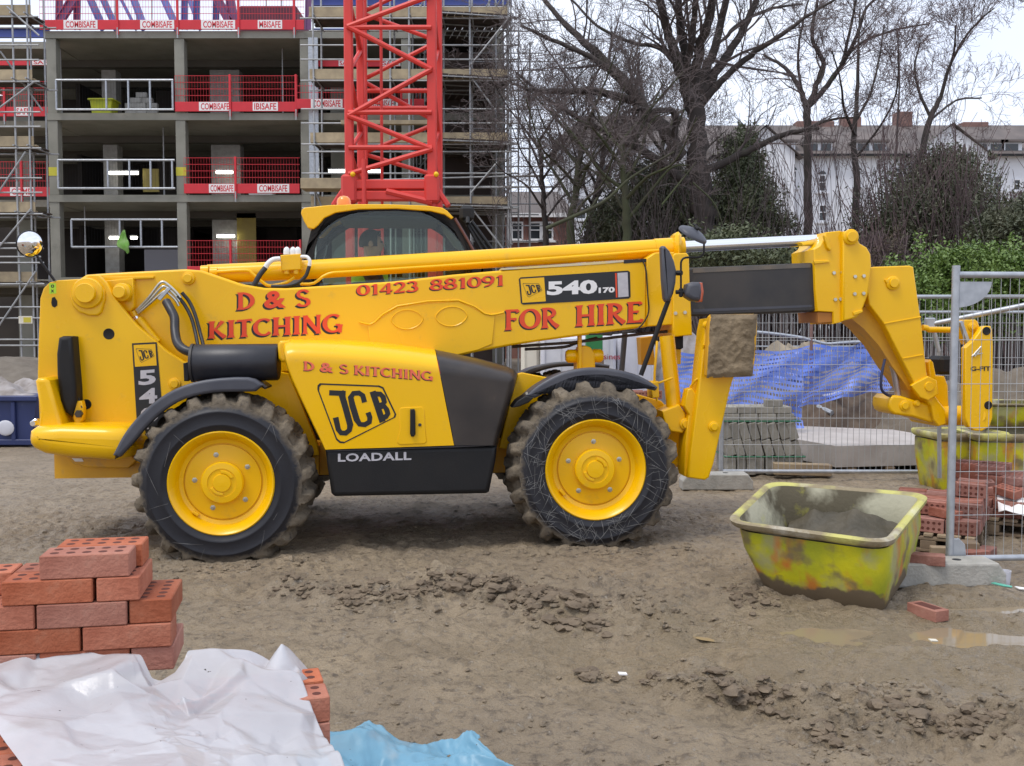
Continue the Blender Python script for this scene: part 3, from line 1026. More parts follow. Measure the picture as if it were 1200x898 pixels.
for (p, q, w) in RAKE:
    rs_part("raking_beam", M['blue_steel'], lambda b: hbeam(b, P(p[0], p[1] - 30, 45), P(q[0], q[1] + 11, 42), .08 if w < .25 else .13, w * .8))
for (px, m) in ((69, 'purple_steel'), (90, 'purple_steel'), (216, 'blue_steel'), (230, 'blue_steel'), (361, 'purple_steel'), (253, 'blue_steel'), (268, 'purple_steel')):
    rs_part("steel_post", M[m], lambda b: hbeam(b, P(px, 35, 42), P(px + 1, -60, 42), .16 if px < 100 else .12, .2))
for (p, q) in (((70, 24), (92, -10)), ((250, -10), (268, 24)), ((268, -10), (274, 24))):
    rs_part("steel_brace", M['purple_steel'], lambda b: hbeam(b, P(p[0], p[1], 41.6), P(q[0], q[1], 41.6), .2, .3))
for (a, b2, py, d, hh) in ((-60, 58, 39, 42.5, .32), (366, 516, 40, 40.6, .34), (366, 600, 2, 44, .3)):
    rs_part("steel_beam", M['blue_steel'], lambda b: hbeam(b, P(a, py, d), P(b2, py, d), .2, hh))
for (px, d) in ((160, 46), (178, 46), (135, 46), (330, 46), (345, 46), (312, 46)):
    rs_part("thin_post", M['galv_dull'], lambda b: b.tube([P(px, 30, d), P(px, -40, d)], .03, 6))
# dark red netted stair core at the right of the roof
b = MB()
bx2 = (X(286, 44), 44, LV[0]), (X(352, 44), 47, LV[0] + 2.2)
b.box(((bx2[0][0] + bx2[1][0]) / 2, 45.5, LV[0] + 1.1), (bx2[1][0] - bx2[0][0], 3, 2.2), None, 0, .05)
o = b.build("stair_enclosure", mat('dark_red_sheeting', (.14, .03, .05), (.09, .025, .04), scale=1.5, rough=.8), None, 35)
tag(o, "dark red sheeted enclosure on the roof behind the red edge guard", "enclosure")

# red edge guards with toe boards
def red_guard(x0, x1, zt, posts, plates, y=39.9, toe_h=.37, mesh_h=1.0, label="", clip=None):
    t = thing("edge_guard", label, "guard rail", ((x0 + x1) / 2, y, zt), 0, "red edge guards of the building")
    cx_ = (x0 + x1) / 2
    b = MB(); b.box((0, 0, toe_h / 2), (x1 - x0, .04, toe_h), None, 0, .01); b.build("toe_board", M['red'], t, None)
    if mesh_h > 0:
        b = MB()
        for q in np.arange(x0, x1, .11):
            b.box((q - cx_, .03, toe_h + mesh_h / 2), (.0085, .0085, mesh_h))
        for q in np.arange(0, mesh_h + .01, .25):
            b.box((0, .045, toe_h + q), (x1 - x0, .014, .018))
        b.build("guard_mesh", M['red'], t, None, "stuff")
        for px in posts:
            b = MB(); b.box((px - cx_, -.03, .60), (.09, .07, 1.6), None, 0, .01); b.build("guard_post", M['red'], t, None)
            b = MB(); b.box((px - cx_, -.045, -.13), (.05, .05, .40)); b.build("post_clamp", M['galv_dull'], t, None)
    vs, fs, w = font_mesh("COMBISAFE", .022)
    for (a, c2, txt) in plates:
        b = MB(); b.box(((a + c2) / 2 - cx_, -.0245, toe_h * .52), (c2 - a, .008, toe_h * .90)); pl = b.build("sign_plate", M['sign_white'], t, None)
        v2, f2, w2 = (vs, fs, w) if txt == "COMBISAFE" else font_mesh(txt, .022)
        b = MB()
        hw = (c2 - a) * .88
        b.add([((a + c2) / 2 - cx_ + (p[0] / w2 - .5) * hw, -.0300, toe_h * .18 + p[1] * toe_h * .68) for p in v2], f2)
        b.build("sign_lettering", M['red'], pl, None)
    return t
CS = "COMBISAFE"
red_guard(X(57), X(361), LV[0] + .02, [X(147), X(286), X(350), X(216)], [(X(85), X(124), CS), (X(173), X(212), CS), (X(243), X(282), CS), (X(308), X(336), "MBISAFE")], label="long red edge guard along the roof edge with four COMBISAFE plates")
red_guard(X(211), X(353), LV[1] + .03, [X(275), X(351)], [(X(239), X(276), CS), (X(301), X(330), "IBISAFE")], label="red edge guard on the upper floor right of the concrete blocks")
red_guard(X(220), X(354), LV[2] + .04, [X(280)], [(X(249), X(279), CS), (X(305), X(342), CS)], label="red edge guard on the middle floor in front of the white box")
red_guard(X(222), X(355), LV[3] + .04, [X(273), X(354)], [], label="red edge guard on the lower floor behind the boom hoses")
red_guard(X(-40), X(60), LV[1] + .05, [X(0)], [(X(13), X(31), "SAFE")], y=40.9, label="red edge guard on the upper floor behind the left scaffold")
red_guard(X(-40), X(61), LV[2] + .05, [X(18)], [(X(4), X(33), "COMBI")], y=40.9, label="red edge guard on the middle floor behind the left scaffold")
red_guard(X(-40), X(60), LV[0] - 1.0, [], [(X(30), X(55), "SAFE")], y=41.2, mesh_h=0, toe_h=.22, label="low red guard board beside the roof edge at the far left")
red_guard(X(355), X(500), LV[1] + .03, [X(474)], [(X(371), X(407), CS), (X(435), X(470), CS)], y=39.4, mesh_h=.6, label="red edge guard behind the red crane mast")
red_guard(X(363), X(470), LV[0] - 1.25, [], [(X(398), X(416), "SAFE"), (X(470 - 22), X(470), "SAFE")], y=40.4, mesh_h=0, toe_h=.25, label="narrow red board under the blue beam behind the crane")

# galvanised gates across the left bay
def gate(x0, x1, z0, z1, bars, label, y=39.86):
    t = thing("railing_gate", label, "railing", ((x0 + x1) / 2, y, z0), 0, "grey railing gates of the left bay")
    cx_ = (x0 + x1) / 2
    b = MB()
    b.tube([(x0 - cx_, 0, 0), (x1 - cx_, 0, 0)], .045, 8); b.tube([(x0 - cx_, 0, z1 - z0), (x1 - cx_, 0, z1 - z0)], .045, 8)
    b.build("rail", M['galv'], t, 40)
    for q in bars:
        b = MB(); b.tube([(q - cx_, 0, 0), (q - cx_, 0, z1 - z0)], .042, 8); b.build("upright", M['galv'], t, 40)
    b = MB()
    for q in np.arange(x0, x1, .11):
        b.tube([(q - cx_, .02, 0), (q - cx_, .02, z1 - z0)], .0028, 4)
    b.build("infill_mesh", M['hose'], t, None, "stuff")
    return t
gate(X(75), X(210), Z(129.5), Z(95), [X(75), X(132.5), X(158), X(183), X(209)], "grey railing gate in front of the yellow tub and block stack")
gate(X(75), X(210), Z(221.5), Z(188.5), [X(75), X(132.5), X(157.5), X(182), X(207)], "grey railing gate in front of the third floor lamps")
gate(X(89), X(212), Z(290), Z(258), [X(89), X(145), X(169.5), X(194)], "grey railing gate with the green vest on the lower floor")
# stored things on the floors
def tub_shape(w, l, h, tp=.82, rim=.05, t=.03):
    """open tapered tub, origin under its middle"""
    b = MB()
    def ring(sx, sy, z, n=6, rr=.18):
        out = []
        for (cx_, cy_, a0) in ((sx, sy, 0), (-sx, sy, 90), (-sx, -sy, 180), (sx, -sy, 270)):
            r = rr * min(sx, sy)
            for k in range(n + 1):
                a = math.radians(a0 + 90 * k / n)
                out.append((cx_ - math.copysign(r, cx_) + r * math.cos(a), cy_ - math.copysign(r, cy_) + r * math.sin(a), z))
        return out
    W, L = w / 2, l / 2
    rings = [ring(W * tp, L * tp, 0), ring(W * .97, L * .97, h - .05), ring(W + rim, L + rim, h - .06), ring(W + rim + .006, L + rim + .006, h - .035), ring(W + rim, L + rim, h - .008), ring(W + rim * .5, L + rim * .5, h), ring(W - .0, L - .0, h - .008), ring(W * .965, L * .965, h - .05), ring(W * tp - t, L * tp - t, t)]
    n = len(rings[0])
    b.v = [p for r in rings for p in r]
    for k in range(len(rings) - 1):
        for j in range(n):
            b.f.append((k * n + j, k * n + (j + 1) % n, (k + 1) * n + (j + 1) % n, (k + 1) * n + j)); b.m.append(0)
    b.f.append(tuple(reversed(range(n)))); b.m.append(0)
    b.f.append(tuple((len(rings) - 1) * n + j for j in range(n))); b.m.append(0)
    return b
M['tub'] = mat('stained_yellow_tub', (0.47, 0.48, 0.012), (0.36, 0.40, 0.02), scale=3.5, rough=.5, dirt=(0.24, 0.19, 0.12), dirt_amt=.2, dirt_scale=2.6)
b = tub_shape(.92, .8, .72)
o = b.build("mortar_tub", M['tub'], None, 40); o.location = (X(114.5), 41.2, LV[1] + .02)
tag(o, "small yellow tub standing on the upper floor of the concrete building", "tub")
st = thing("block_stack", "stepped stack of pale concrete blocks on the upper floor behind the railing", "stack", (X(158), 41.3, LV[1] + .01))
bm_ = MB(); bm_.box((0, 0, 0), (.43, .2, .205), None, 0, .01); BLKM = bm_.mesh("block", M['block'], None)
for (row, n, z) in ((0, 3, 0), (1, 3, .21), (2, 3, .42), (3, 2, .63), (4, 1, .84)):
    for j in range(n):
        meshobj("block", BLKM, st, ((j - (n - 1) / 2) * .445 + random.uniform(-.03, .03), random.uniform(-.02, .02), z + .105), (0, 0, random.uniform(-.05, .05)))
b = MB(); b.box((0, 0, .28), (.95, .6, .56), None, 0, .02); o = b.build("white_box", M['white'], None, None); o.location = (X(299), 41.5, LV[2] + .01)
tag(o, "pale box behind the red guard on the middle floor", "box")
b = MB(); b.box((0, 0, .02), (.1, .012, .12)); b.build("box_label", M['block'], o, None).location = (-.05, -.307, .28)
b = MB(); b.box((0, 0, .9), (1.4, .5, 1.8), None, 0, .02); o = b.build("grey_cabinet", mat('grey_cabinet', (.23, .22, .24), rough=.6), None, None); o.location = (X(168), 42.5, LV[3] - .55)
tag(o, "grey cabinet on the lower floor behind the railing gate", "cabinet")
# adjustable props and lengths of pipe standing in the bays
for k, (px, lev, lab) in enumerate(((79, 1, "thin steel prop on the upper floor beside the first column"), (196, 2, "thin steel prop on the third floor left of the second column"), (103, 3, "thin steel prop on the lower floor near the first column"), (335, 1, "thin steel prop on the upper floor behind the red fence"))):
    h_ = 3.2 - TH
    t = thing("steel_prop", lab, "prop", (X(px, 41.5), 41.5, LV[lev] + .003), 0, "steel props in the bays")
    b = MB(); b.tube([(0, 0, .01), (0, 0, h_ * .6)], .035, 8); b.build("outer_tube", M['galv_dull'], t, 40)
    b = MB(); b.tube([(0, 0, h_ * .6), (0, 0, h_ - .02)], .026, 8); b.build("inner_tube", M['galv_dull'], t, 40)
    for z in (.006, h_ - .012):
        b = MB(); b.box((0, 0, z), (.16, .16, .01)); b.build("end_plate", M['galv_dull'], t, None)
# hi-vis vest hung on the lower gate
vv, vf = [], []
cv = P(146, 283, 39.72)
rows_ = [(.42, -.02, .02), (.30, -.08, .06), (.16, -.16, .10), (.02, -.24, .18), (-.10, -.26, .22), (-.20, -.22, .20), (-.28, -.08, .20), (-.38, .02, .20), (-.46, .10, .18)]
for j, (z, xa, xb) in enumerate(rows_):
    for i in range(9):
        q = i / 8
        vv.append((xa + (xb - xa) * q, -.03 - .05 * abs(math.sin(q * 9 + j * .8)) - (.06 if j in (4, 5, 6) else 0), z + .03 * math.sin(q * 7 + j)))
vf = [(j * 9 + i, j * 9 + i + 1, (j + 1) * 9 + i + 1, (j + 1) * 9 + i) for j in range(len(rows_) - 1) for i in range(8)]
b = MB(); b.add(vv, vf); o = b.build("hi_vis_vest", mat('lime_vest', (.20, .46, .07), (.30, .50, .16), scale=5, rough=.7), None, 60)
o.location = cv
sm = o.modifiers.new("thick", 'SOLIDIFY'); sm.thickness = .02
tag(o, "lime green vest hanging on the lower railing gate", "vest")
# ------------------------------------------------------------------ the telescopic handler
YAW = math.radians(5.5)
ORG = Vector((-2.046, 7.2, 0.0))
RINV = Matrix.Rotation(-YAW, 3, 'Z')
CAML = RINV @ (Vector((0, 0, CAM_H)) - ORG)

def VP(px, py, yv):                     # photograph pixel -> machine frame, on the plane at depth yv into the machine
    r = RINV @ ray(px, py)
    return CAML + r * ((yv - CAML.y) / r.y)

def VX(pts, yv):
    return [(q.x, q.z) for q in (VP(a, b, yv) for a, b in pts)]

tele = thing("telehandler", "yellow telescopic handler with red FOR HIRE lettering standing on the mud", "telehandler", ORG, YAW)

def vplate(name, pts, y0, y1, m, parent=tele, r=0.0, seg=3, rb=0.0, smooth=35):
    b = MB()
    b.plate(VX(pts, y0), y0, y1, r, seg, 0, rb)
    return b.build(name, m, parent, smooth)

def vtube(name, pts, r, m, parent=tele, n=10, k=5):
    """pts: (px, py, yv); r in metres"""
    b = MB()
    b.tube(smoothpath([VP(*p) for p in pts], k) if k > 1 else [VP(*p) for p in pts], r, n)
    return b.build(name, m, parent, 50)

def vbolt(name, px, py, yv, r, h, m, parent, n=6):
    c = VP(px, py, yv)
    b = MB()
    b.lathe([(0, -h), (r * .85, -h), (r, -h * .7), (r, 0)], c, 'Y', n)
    return b.build(name, m, parent, 40)

def vpin(name, px, py, yv, r, h, m, parent, cap=0.6):
    c = VP(px, py, yv)
    b = MB()
    b.lathe([(0, -h), (r * cap, -h), (r * cap + .004, -h + .006), (r * cap + .004, -h * .55), (r * .94, -h * .5), (r, -h * .4), (r, 0)], c, 'Y', 28)
    return b.build(name, m, parent, 40)

def vtext(name, body, A, B, h, yv, mats, parent, style='sign', lean=0.0, shadow=None, bold=0.03, hB=None, space=1.0):
    if style == 'sign':
        vs, fs, w = sign_text(body)
    else:
        v2, fs, w = font_mesh(body, bold, space)
        vs = [(x, y, 0) for x, y in v2]
    hB = hB or h
    b = MB()
    def put(dx, dy, lift, mi):
        out = []
        for x, y, k in vs:
            u = x / w
            hh = h + (hB - h) * u
            px = A[0] + (B[0] - A[0]) * u + lean * y + dx
            py = A[1] + (B[1] - A[1]) * u - hh * y + dy
            out.append(VP(px, py, yv - lift - k * .0003))
        b.add(out, fs, mi)
    if shadow:
        put(shadow[0], shadow[1], .001, 1)
    put(0, 0, .0035 if shadow else .001, 0)
    return b.build(name, mats, parent, None)

LOGO_FRAME = [(205, 222), (466, 232), (484, 240), (540, 358), (536, 372), (310, 486), (292, 484), (276, 470), (194, 250), (195, 232)]
def logo(name, ox, oy, kx, ky, yv, parent, shear=0.0, turn=0.0, back=None):
    """the maker's badge: a slanting rounded frame with three block letters"""
    b = MB()
    def put(zx, zy, lift):
        x, y = (zx - 193) * kx, (zy - 222) * ky
        x, y = x + shear * y, y + turn * x
        return VP(ox + x, oy + y, yv - lift)
    fr = LOGO_FRAME
    cx, cy = 368, 350
    inner = [(cx + (x - cx) * .955, cy + (y - cy) * .945) for x, y in fr]
    n = len(fr)
    b.add([put(x, y, .0012) for x, y in fr] + [put(x, y, .0012) for x, y in inner], [(i, (i + 1) % n, n + (i + 1) % n, n + i) for i in range(n)], 0)
    W = 23
    letters = [
        [[(246, 264, W), (318, 267, W)], [(296, 256, W * 1.2), (318, 330, W * 1.2), (338, 405, W * 1.2), (334, 428, W), (318, 441, W), (298, 440, W), (286, 425, W), (274, 372, W * 1.1)]],
        [[(401, 306, W), (393, 276, W), (376, 265, W), (352, 267, W), (340, 284, W * 1.1), (348, 320, W * 1.2), (366, 380, W * 1.2), (380, 402, W), (402, 404, W), (422, 392, W), (424, 372, W), (416, 350, W)]],
        [[(436, 258, W * 1.2), (480, 392, W * 1.2)], [(438, 269, W), (470, 270, W), (482, 282, W), (488, 304, W), (480, 316, W), (455, 322, W)], [(455, 323, W * .9), (488, 324, W), (498, 338, W), (503, 356, W), (495, 368, W), (474, 378, W)]],
    ]
    for li in letters:
        for k, st in enumerate(li):
            v2, f2 = stroke_faces(st, k)
            b.add([put(p[0], p[1], .0014 + p[2] * .0003) for p in v2], f2, 0)
    return b.build(name, M['black_print'], parent, None)

# -- wheels ------------------------------------------------------
R_T = 0.635
def tyre_mesh(seed, side_mat):
    prof = [(.345, .035), (.352, .012), (.372, .002), (.395, -.006), (.402, -.013), (.412, -.013), (.418, -.010), (.45, -.014), (.485, -.010), (.492, -.014), (.50, -.013), (.506, -.006), (.53, .006), (.548, .012), (.562, .02),
            (.585, .034), (.607, .058), (.620, .09), (.628, .14), (.632, .20), (.632, .24), (.628, .30), (.620, .35), (.605, .385), (.585, .40), (.55, .415), (.50, .42), (.42, .425), (.36, .40), (.345, .37)]
    N = 240
    th = np.arange(N) * 2 * np.pi / N
    vs = []
    for k, (r, y) in enumerate(prof):
        rr = np.full(N, r)
        yy = np.full(N, y)
        k0 = k; k = k - 6
        if 8 <= k <= 20:
            ph = 0.0 if k <= 14 else math.pi
            shift = (abs(k - 14.5) / 6.0) * 0.9
            w = np.sin(th * 21 + ph + shift * 2.2)
            lug = np.clip(w * 3.0, -1, 1) * .5 + .5
            s = min(1.0, (r - .54) / .05)
            rr = rr - (1 - lug) * .045 * s
            if k <= 12:
                yy = yy + (1 - lug) * .030 * s - lug * .006
            elif k >= 17:
                yy = yy - (1 - lug) * .030 * s
            rr = rr + .010 * pnoise(th * 9 + 50, np.full(N, k * .7), seed) + .007 * pnoise(th * 30 + 9, np.full(N, k * 1.3), seed + 1)
            yy = yy + .008 * pnoise(th * 14 + 5, np.full(N, k * .9), seed + 2) + .006 * pnoise(th * 36 + 5, np.full(N, k * .9), seed + 5)
        k = k0
        vs += [(rr[j] * math.cos(th[j]), yy[j], rr[j] * math.sin(th[j])) for j in range(N)]
    fs, mi = [], []
    edge = .548 + .02 * pnoise(th * 2.5 + 3, th * 0 + 1.5, seed + 7) + .016 * pnoise(th * 8 + 3, th * 0 + 2.5, seed + 8) - .008
    if side_mat is M['side']:
        edge = edge - .012
    for k in range(len(prof) - 1):
        for j in range(N):
            j2 = (j + 1) % N
            fs.append((k * N + j, (k + 1) * N + j, (k + 1) * N + j2, k * N + j2))
            mi.append(0)
    b = MB()
    b.v, b.f, b.m = vs, fs, mi
    return b.mesh("tyre", [M['tyre']], 50)

def rim_mesh():
    b = MB()
    b.lathe([(.362, .03), (.364, .004), (.356, -.004), (.346, .002), (.338, .016), (.322, .030), (.315, .050), (.300, .085), (.285, .092), (.272, .094)], (0, 0, 0), 'Y', 72, 0)
    b.lathe([(.272, .094), (.270, .108), (.262, .108), (.260, .094), (.16, .088), (.14, .086), (0, .086)], (0, 0, 0), 'Y', 72, 0)
    # hub with its two crescent bosses
    b.lathe([(.146, .088), (.146, .045), (.138, .034), (.10, .030), (.098, .036), (.064, .036), (.06, .024), (0, .022)], (0, 0, 0), 'Y', 40, 0)
    for a0 in (20, 200):
        pts = [(.088 * math.cos(math.radians(a0 + t)), .088 * math.sin(math.radians(a0 + t))) for t in range(0, 71, 10)]
        pts += [(.066 * math.cos(math.radians(a0 + t)), .066 * math.sin(math.radians(a0 + t))) for t in range(70, -1, -10)]
        b.plate(pts, .026, .04, .004, 2)
    # valve bracket
    b.box((-.21, .075, -.235 + .04), (.05, .03, .02), Matrix.Rotation(.7, 3, 'Y'), 0, .004)
    return b.mesh("rim", M['yellow'], 30)

def nut_mesh():
    b = MB()
    b.lathe([(0, -.02), (.012, -.02), (.014, -.012), (.014, .0), (.026, .001), (.026, .01)], (0, 0, 0), 'Y', 6)
    return b.mesh("wheel_nut", M['steel'], 30)
RIM, NUT = rim_mesh(), nut_mesh()
TYRE_A, TYRE_B = tyre_mesh(3, M['side']), tyre_mesh(12, M['side_streak'])

def wheel(px, py, yv, tyre, flip=False, spin=0.0):
    c = VP(px, py, 0.0)
    if flip:
        c = Vector((c.x, yv, c.z))
    w = bpy.data.objects.new("wheel", None)
    C.objects.link(w)
    w.parent = tele
    w.location = c
    w.rotation_euler = (0, spin, math.pi if flip else 0)
    w.scale = (1.028, 1.0, 1.028)
    meshobj("tyre", tyre, w)
    meshobj("rim", RIM, w)
    for k in range(5):
        a = math.radians(90 + 72 * k + 8)
        nn_ = meshobj("wheel_nut", NUT, w, (.195 * math.cos(a), .088, .195 * math.sin(a))); nn_.scale = (.75, .75, .75)
    return w
w0_ = wheel(259, 567, 0, TYRE_A, spin=-.1)
w1_ = wheel(698.5, 551, 0, TYRE_B, spin=.12)
def streaks(w, n, seed, wd):
    """straight dried splashes lying across the sidewall"""
    r = np.random.default_rng(seed)
    prof = [(.345, .0), (.37, -.004), (.39, -.010), (.41, -.017), (.46, -.017), (.50, -.017), (.52, -.006), (.545, .004), (.56, .004)]
    px_, py_ = [q[0] for q in prof], [q[1] for q in prof]
    b = MB()
    for _ in range(n):
        a = r.random() * 6.283; ra = .38 + .15 * r.random()
        p = np.array([math.cos(a) * ra, math.sin(a) * ra])
        d = a + (math.pi / 2 if r.random() < .35 else 0) + r.normal() * .55
        L = .05 + .16 * r.random(); k = 7
        dv = np.array([math.cos(d), math.sin(d)]); bend = r.normal() * .10
        vs = []
        for i in range(k):
            t_ = (i / (k - 1) - .5) * L
            q = p + dv * t_ + np.array([-dv[1], dv[0]]) * bend * t_ * t_ * 6
            rad = math.hypot(q[0], q[1])
            if rad < .362 or rad > .545: continue
            y = float(np.interp(rad, px_, py_)) - .0015
            hw = wd * (.4 + .6 * (1 - abs(2 * i / (k - 1) - 1))) * (.6 + .8 * r.random())
            vs += [(q[0] - dv[1] * hw, y, q[1] + dv[0] * hw), (q[0] + dv[1] * hw, y, q[1] - dv[0] * hw)]
        if len(vs) >= 4:
            b.add(vs, [(2 * i, 2 * i + 1, 2 * i + 3, 2 * i + 2) for i in range(len(vs) // 2 - 1)])
    return b.build("dried_splashes", M['streak'], w, None, "stuff")
streaks(w1_, 200, 5, .0018)
streaks(w0_, 12, 6, .0014)
wheel(259, 567, 2.30, TYRE_A, True, .4)
wheel(698.5, 551, 2.30, TYRE_B, True, .9)

# -- chassis -----------------------------------------------------
chs_pts = [(44, 440), (45, 400), (47, 350), (51, 338), (58, 331), (68, 328.5), (95, 327), (104, 322), (116, 323), (124, 331), (132, 345), (143, 361), (160, 381), (180, 398), (196, 412), (215, 424),
           (300, 430), (338, 438), (352, 470), (372, 520), (374, 534), (200, 545), (120, 540), (60, 515), (46, 490)]
chassis = vplate("chassis", chs_pts, .62, .67, M['yellow'], r=.008)
# the far side plate and the members between
b = MB()
b.plate(VX(chs_pts, .62), 1.58, 1.63)
pA, pB = VP(60, 505, .62), VP(372, 470, .62)
b.box(((pA.x + pB.x) / 2, 1.12, .62), (pB.x - pA.x, .90, .22))
b.box((1.2, 1.12, .62), (2.9, .62, .26))
b.build("chassis_frame", M['yellow_dirty'], tele)
vpin("pivot_pin", 104, 344, .62, .115, .10, M['yellow'], chassis)
vplate("pivot_boss", [(82, 347), (92, 336), (103, 329), (114, 331), (122, 340), (123, 350), (119, 366), (114, 370), (104, 370), (92, 366), (84, 358)], .595, .62, M['yellow'], chassis, r=.012)
vpin("pivot_pin", 145, 343, .72, .07, .14, M['yellow'], chassis)
vpin("chassis_bolt", 205, 450, .62, .045, .03, M['yellow'], chassis)
for (hx, hy, hr) in ((127.5, 391.5, .034), (101, 474, .031)):
    c = VP(hx, hy, .62)
    b = MB(); b.lathe([(0, -.002), (hr, -.002), (hr + .004, -.004), (hr + .008, .0)], c, 'Y', 24)
    b.build("access_hole", M['black'], chassis)
vplate("key_slot", [(61, 349), (64, 348), (67, 353), (67, 358), (64, 360.5), (61, 359), (60, 355)], .617, .625, M['black'], chassis)
vplate("warning_sticker", [(57.5, 332), (65.5, 332), (66, 344), (58, 344.5)], .6185, .622, M['hivis'], chassis)
vtext("sticker_print", "0", (59.5, 337.5), (63.5, 337.5), 4, .6185, [M['black_print']], chassis, 'font')
vtext("sticker_print", "x", (59.5, 342.8), (63.5, 342.8), 3.2, .6185, [M['black_print']], chassis, 'font')
# rubber corner guard with the wire and lug
vplate("corner_guard", [(68, 396), (73, 394), (84, 394.5), (86, 420), (89, 455), (89.5, 470), (84, 489), (76, 484), (70, 470), (66, 440), (65.5, 415)], .47, .62, M['black'], tele, r=.03)
vplate("corner_guard_plate", [(80, 394), (85, 394), (87, 420), (90, 456), (90.5, 470), (87, 474)], .56, .63, M['boom_grey'], tele)
lug = vplate("tow_lug", [(86, 478), (90, 470), (96, 470), (98, 478), (97, 492), (92, 499), (87, 496), (85, 488)], .50, .56, M['yellow'], tele, r=.01)
vbolt("lug_bolt", 93, 485, .50, .03, .03, M['boom_grey'], lug)
vtube("guard_wire", [(86, 412, .55), (88, 436, .55), (91, 462, .53), (96, 478, .5)], .006, M['hose'], tele, 6)
# counterweight with rear bumper
b = MB()
up = [(40.5, 447), (43, 443.5), (53, 443), (57, 446), (66, 475), (72, 496), (76, 505), (44, 505), (46, 480)]
b.plate(VX(up, .36), .36, 2.0, .03, 4)
b.build("counterweight", M['yellow'], tele)
bp_ = [(31, 515), (32, 506), (39, 501), (70, 499), (120, 500.5), (143, 501.5), (152, 508), (158, 524), (150, 537), (135, 541), (80, 537), (50, 533), (37, 527), (32, 521)]
vplate("rear_bumper", bp_, .22, 2.12, M['yellow'], tele, r=.09, seg=6)
vplate("tow_plate", [(77, 534), (86, 544), (100, 548), (150, 549), (160, 540), (150, 530)], .55, 1.7, M['yellow_dirty'], tele, r=.01)
for hx in (93,):
    vplate("tow_plate_hole", [(84, 537), (96, 537.5), (98, 541), (88, 541)], .547, .552, M['white'], tele)
vpin("rear_lamp", 44, 495, .55, .03, .10, M['chrome'], tele)

# lower line between the wheels
b = MB()
for cx_, cz_ in ((VP(259, 567, 0).x, .56), (VP(698, 552, 0).x, .60)):
    b.tube([(cx_, .42, cz_), (cx_, 1.9, cz_)], .13, 14)
    b.box((cx_, 1.15, cz_), (.42, .5, .38), None, 0, .08)
b.build("axle", M['black'], tele)
b = MB()
b.box(((VP(374, 0, .7).x + VP(605, 0, .7).x) / 2, 1.45, .70), (VP(605, 0, .7).x - VP(374, 0, .7).x + .35, .9, .50), None, 0, .05)
b.build("underbody", M['black'], tele)

# decal on the chassis
dc = vplate("model_decal", [(154.6, 402.5), (183.6, 401), (189, 465), (196, 512), (161.5, 516)], .6165, .6195, M['black_print'], chassis, r=.0)
vplate("decal_field", [(156.5, 404.5), (182, 403.2), (183.6, 428.3), (158.2, 430)], .6150, .6162, M['yellow'], chassis)
logo("maker_badge", 159.2, 408.5, .062, .062, .6148, chassis)
vtext("decal_digit", "5", (162.3, 452), (182.6, 450.4), 17.5, .6163, [M['silver']], chassis, 'font', bold=.035)
vtext("decal_digit", "4", (163.2, 474), (184.2, 472.4), 18, .6163, [M['silver']], chassis, 'font', bold=.035)
vtext("decal_digit", "0", (164.3, 496), (186, 494.4), 18, .6163, [M['silver']], chassis, 'font', bold=.035)
vtext("decal_digit", "1 7 0", (166, 510), (186, 508.4), 8, .6163, [M['silver']], chassis, 'font', bold=.035)

# -- boom --------------------------------------------------------
YB = .80
boom_pts = [(94, 340), (93, 327), (101, 322), (130, 320), (217, 315.5), (236, 317), (283, 333), (310, 337.5), (335, 337.8), (460, 330), (530, 322), (587, 317), (757, 304.6), (758, 383.5),
            (700, 391), (640, 399), (600, 405), (560, 412.5), (520, 421), (440, 432), (245, 442), (165, 425), (130, 400), (105, 370)]
boom = vplate("boom", boom_pts, YB, YB + .50, M['yellow'], r=.018, seg=3)
# reinforcing plate with raised outline, and two oval pressings
vplate("boom_rib_plate", [(431, 381), (438, 378.5), (466, 359.5), (537, 352.8), (568, 368.3), (580, 369), (577, 403.5), (560, 410.5), (520, 419.5), (436, 425)], YB - .012, YB + .01, M['yellow'], boom, r=.006, seg=2)
vtube("boom_rib", [(421, 377.5, YB - .012), (431, 380, YB - .014), (439, 377.8, YB - .014), (466, 358.8, YB - .014), (537, 352, YB - .014), (568, 367.6, YB - .014), (580, 368.6, YB - .014), (591, 366, YB - .012)], .0075, M['yellow'], boom, 8, 2)
for cx_, cy_, tl in ((477, 374.5, -.02), (529, 371, -.04)):
    pts = []
    for k in range(33):
        a = 2 * math.pi * k / 32
        # pointed oval
        x, y = 18.5 * math.cos(a), 11.5 * math.sin(a) * (abs(math.sin(a)) ** .25)
        pts.append((cx_ + x, cy_ + y + tl * x, YB - .013))
    vtube("oval_pressing", pts, .0055, M['yellow'], boom, 7, 1)
vplate("boom_top_strip", [(120, 324.5), (180, 323.5), (180, 326.5), (166, 327), (122, 329)], YB - .03, YB + .1, M['yellow'], boom, r=.006)
vplate("boom_lug", [(121, 329), (156, 326), (157.5, 360), (152, 366), (146, 364), (140, 356)], .74, YB, M['yellow'], boom, r=.01)
vpin("boom_pin", 221, 326.5, YB, .05, .05, M['yellow'], boom)
vplate("wear_strip", [(587, 314.5), (731, 304.8), (731, 307.2), (700, 310), (640, 313.6), (587, 316.6)], YB - .004, YB + .2, M['plate_wear'], boom)
vplate("boom_slot", [(731, 305.2), (757.5, 303.2), (757.5, 307.0), (731, 309)], YB - .003, YB + .002, M['black_print'], boom)
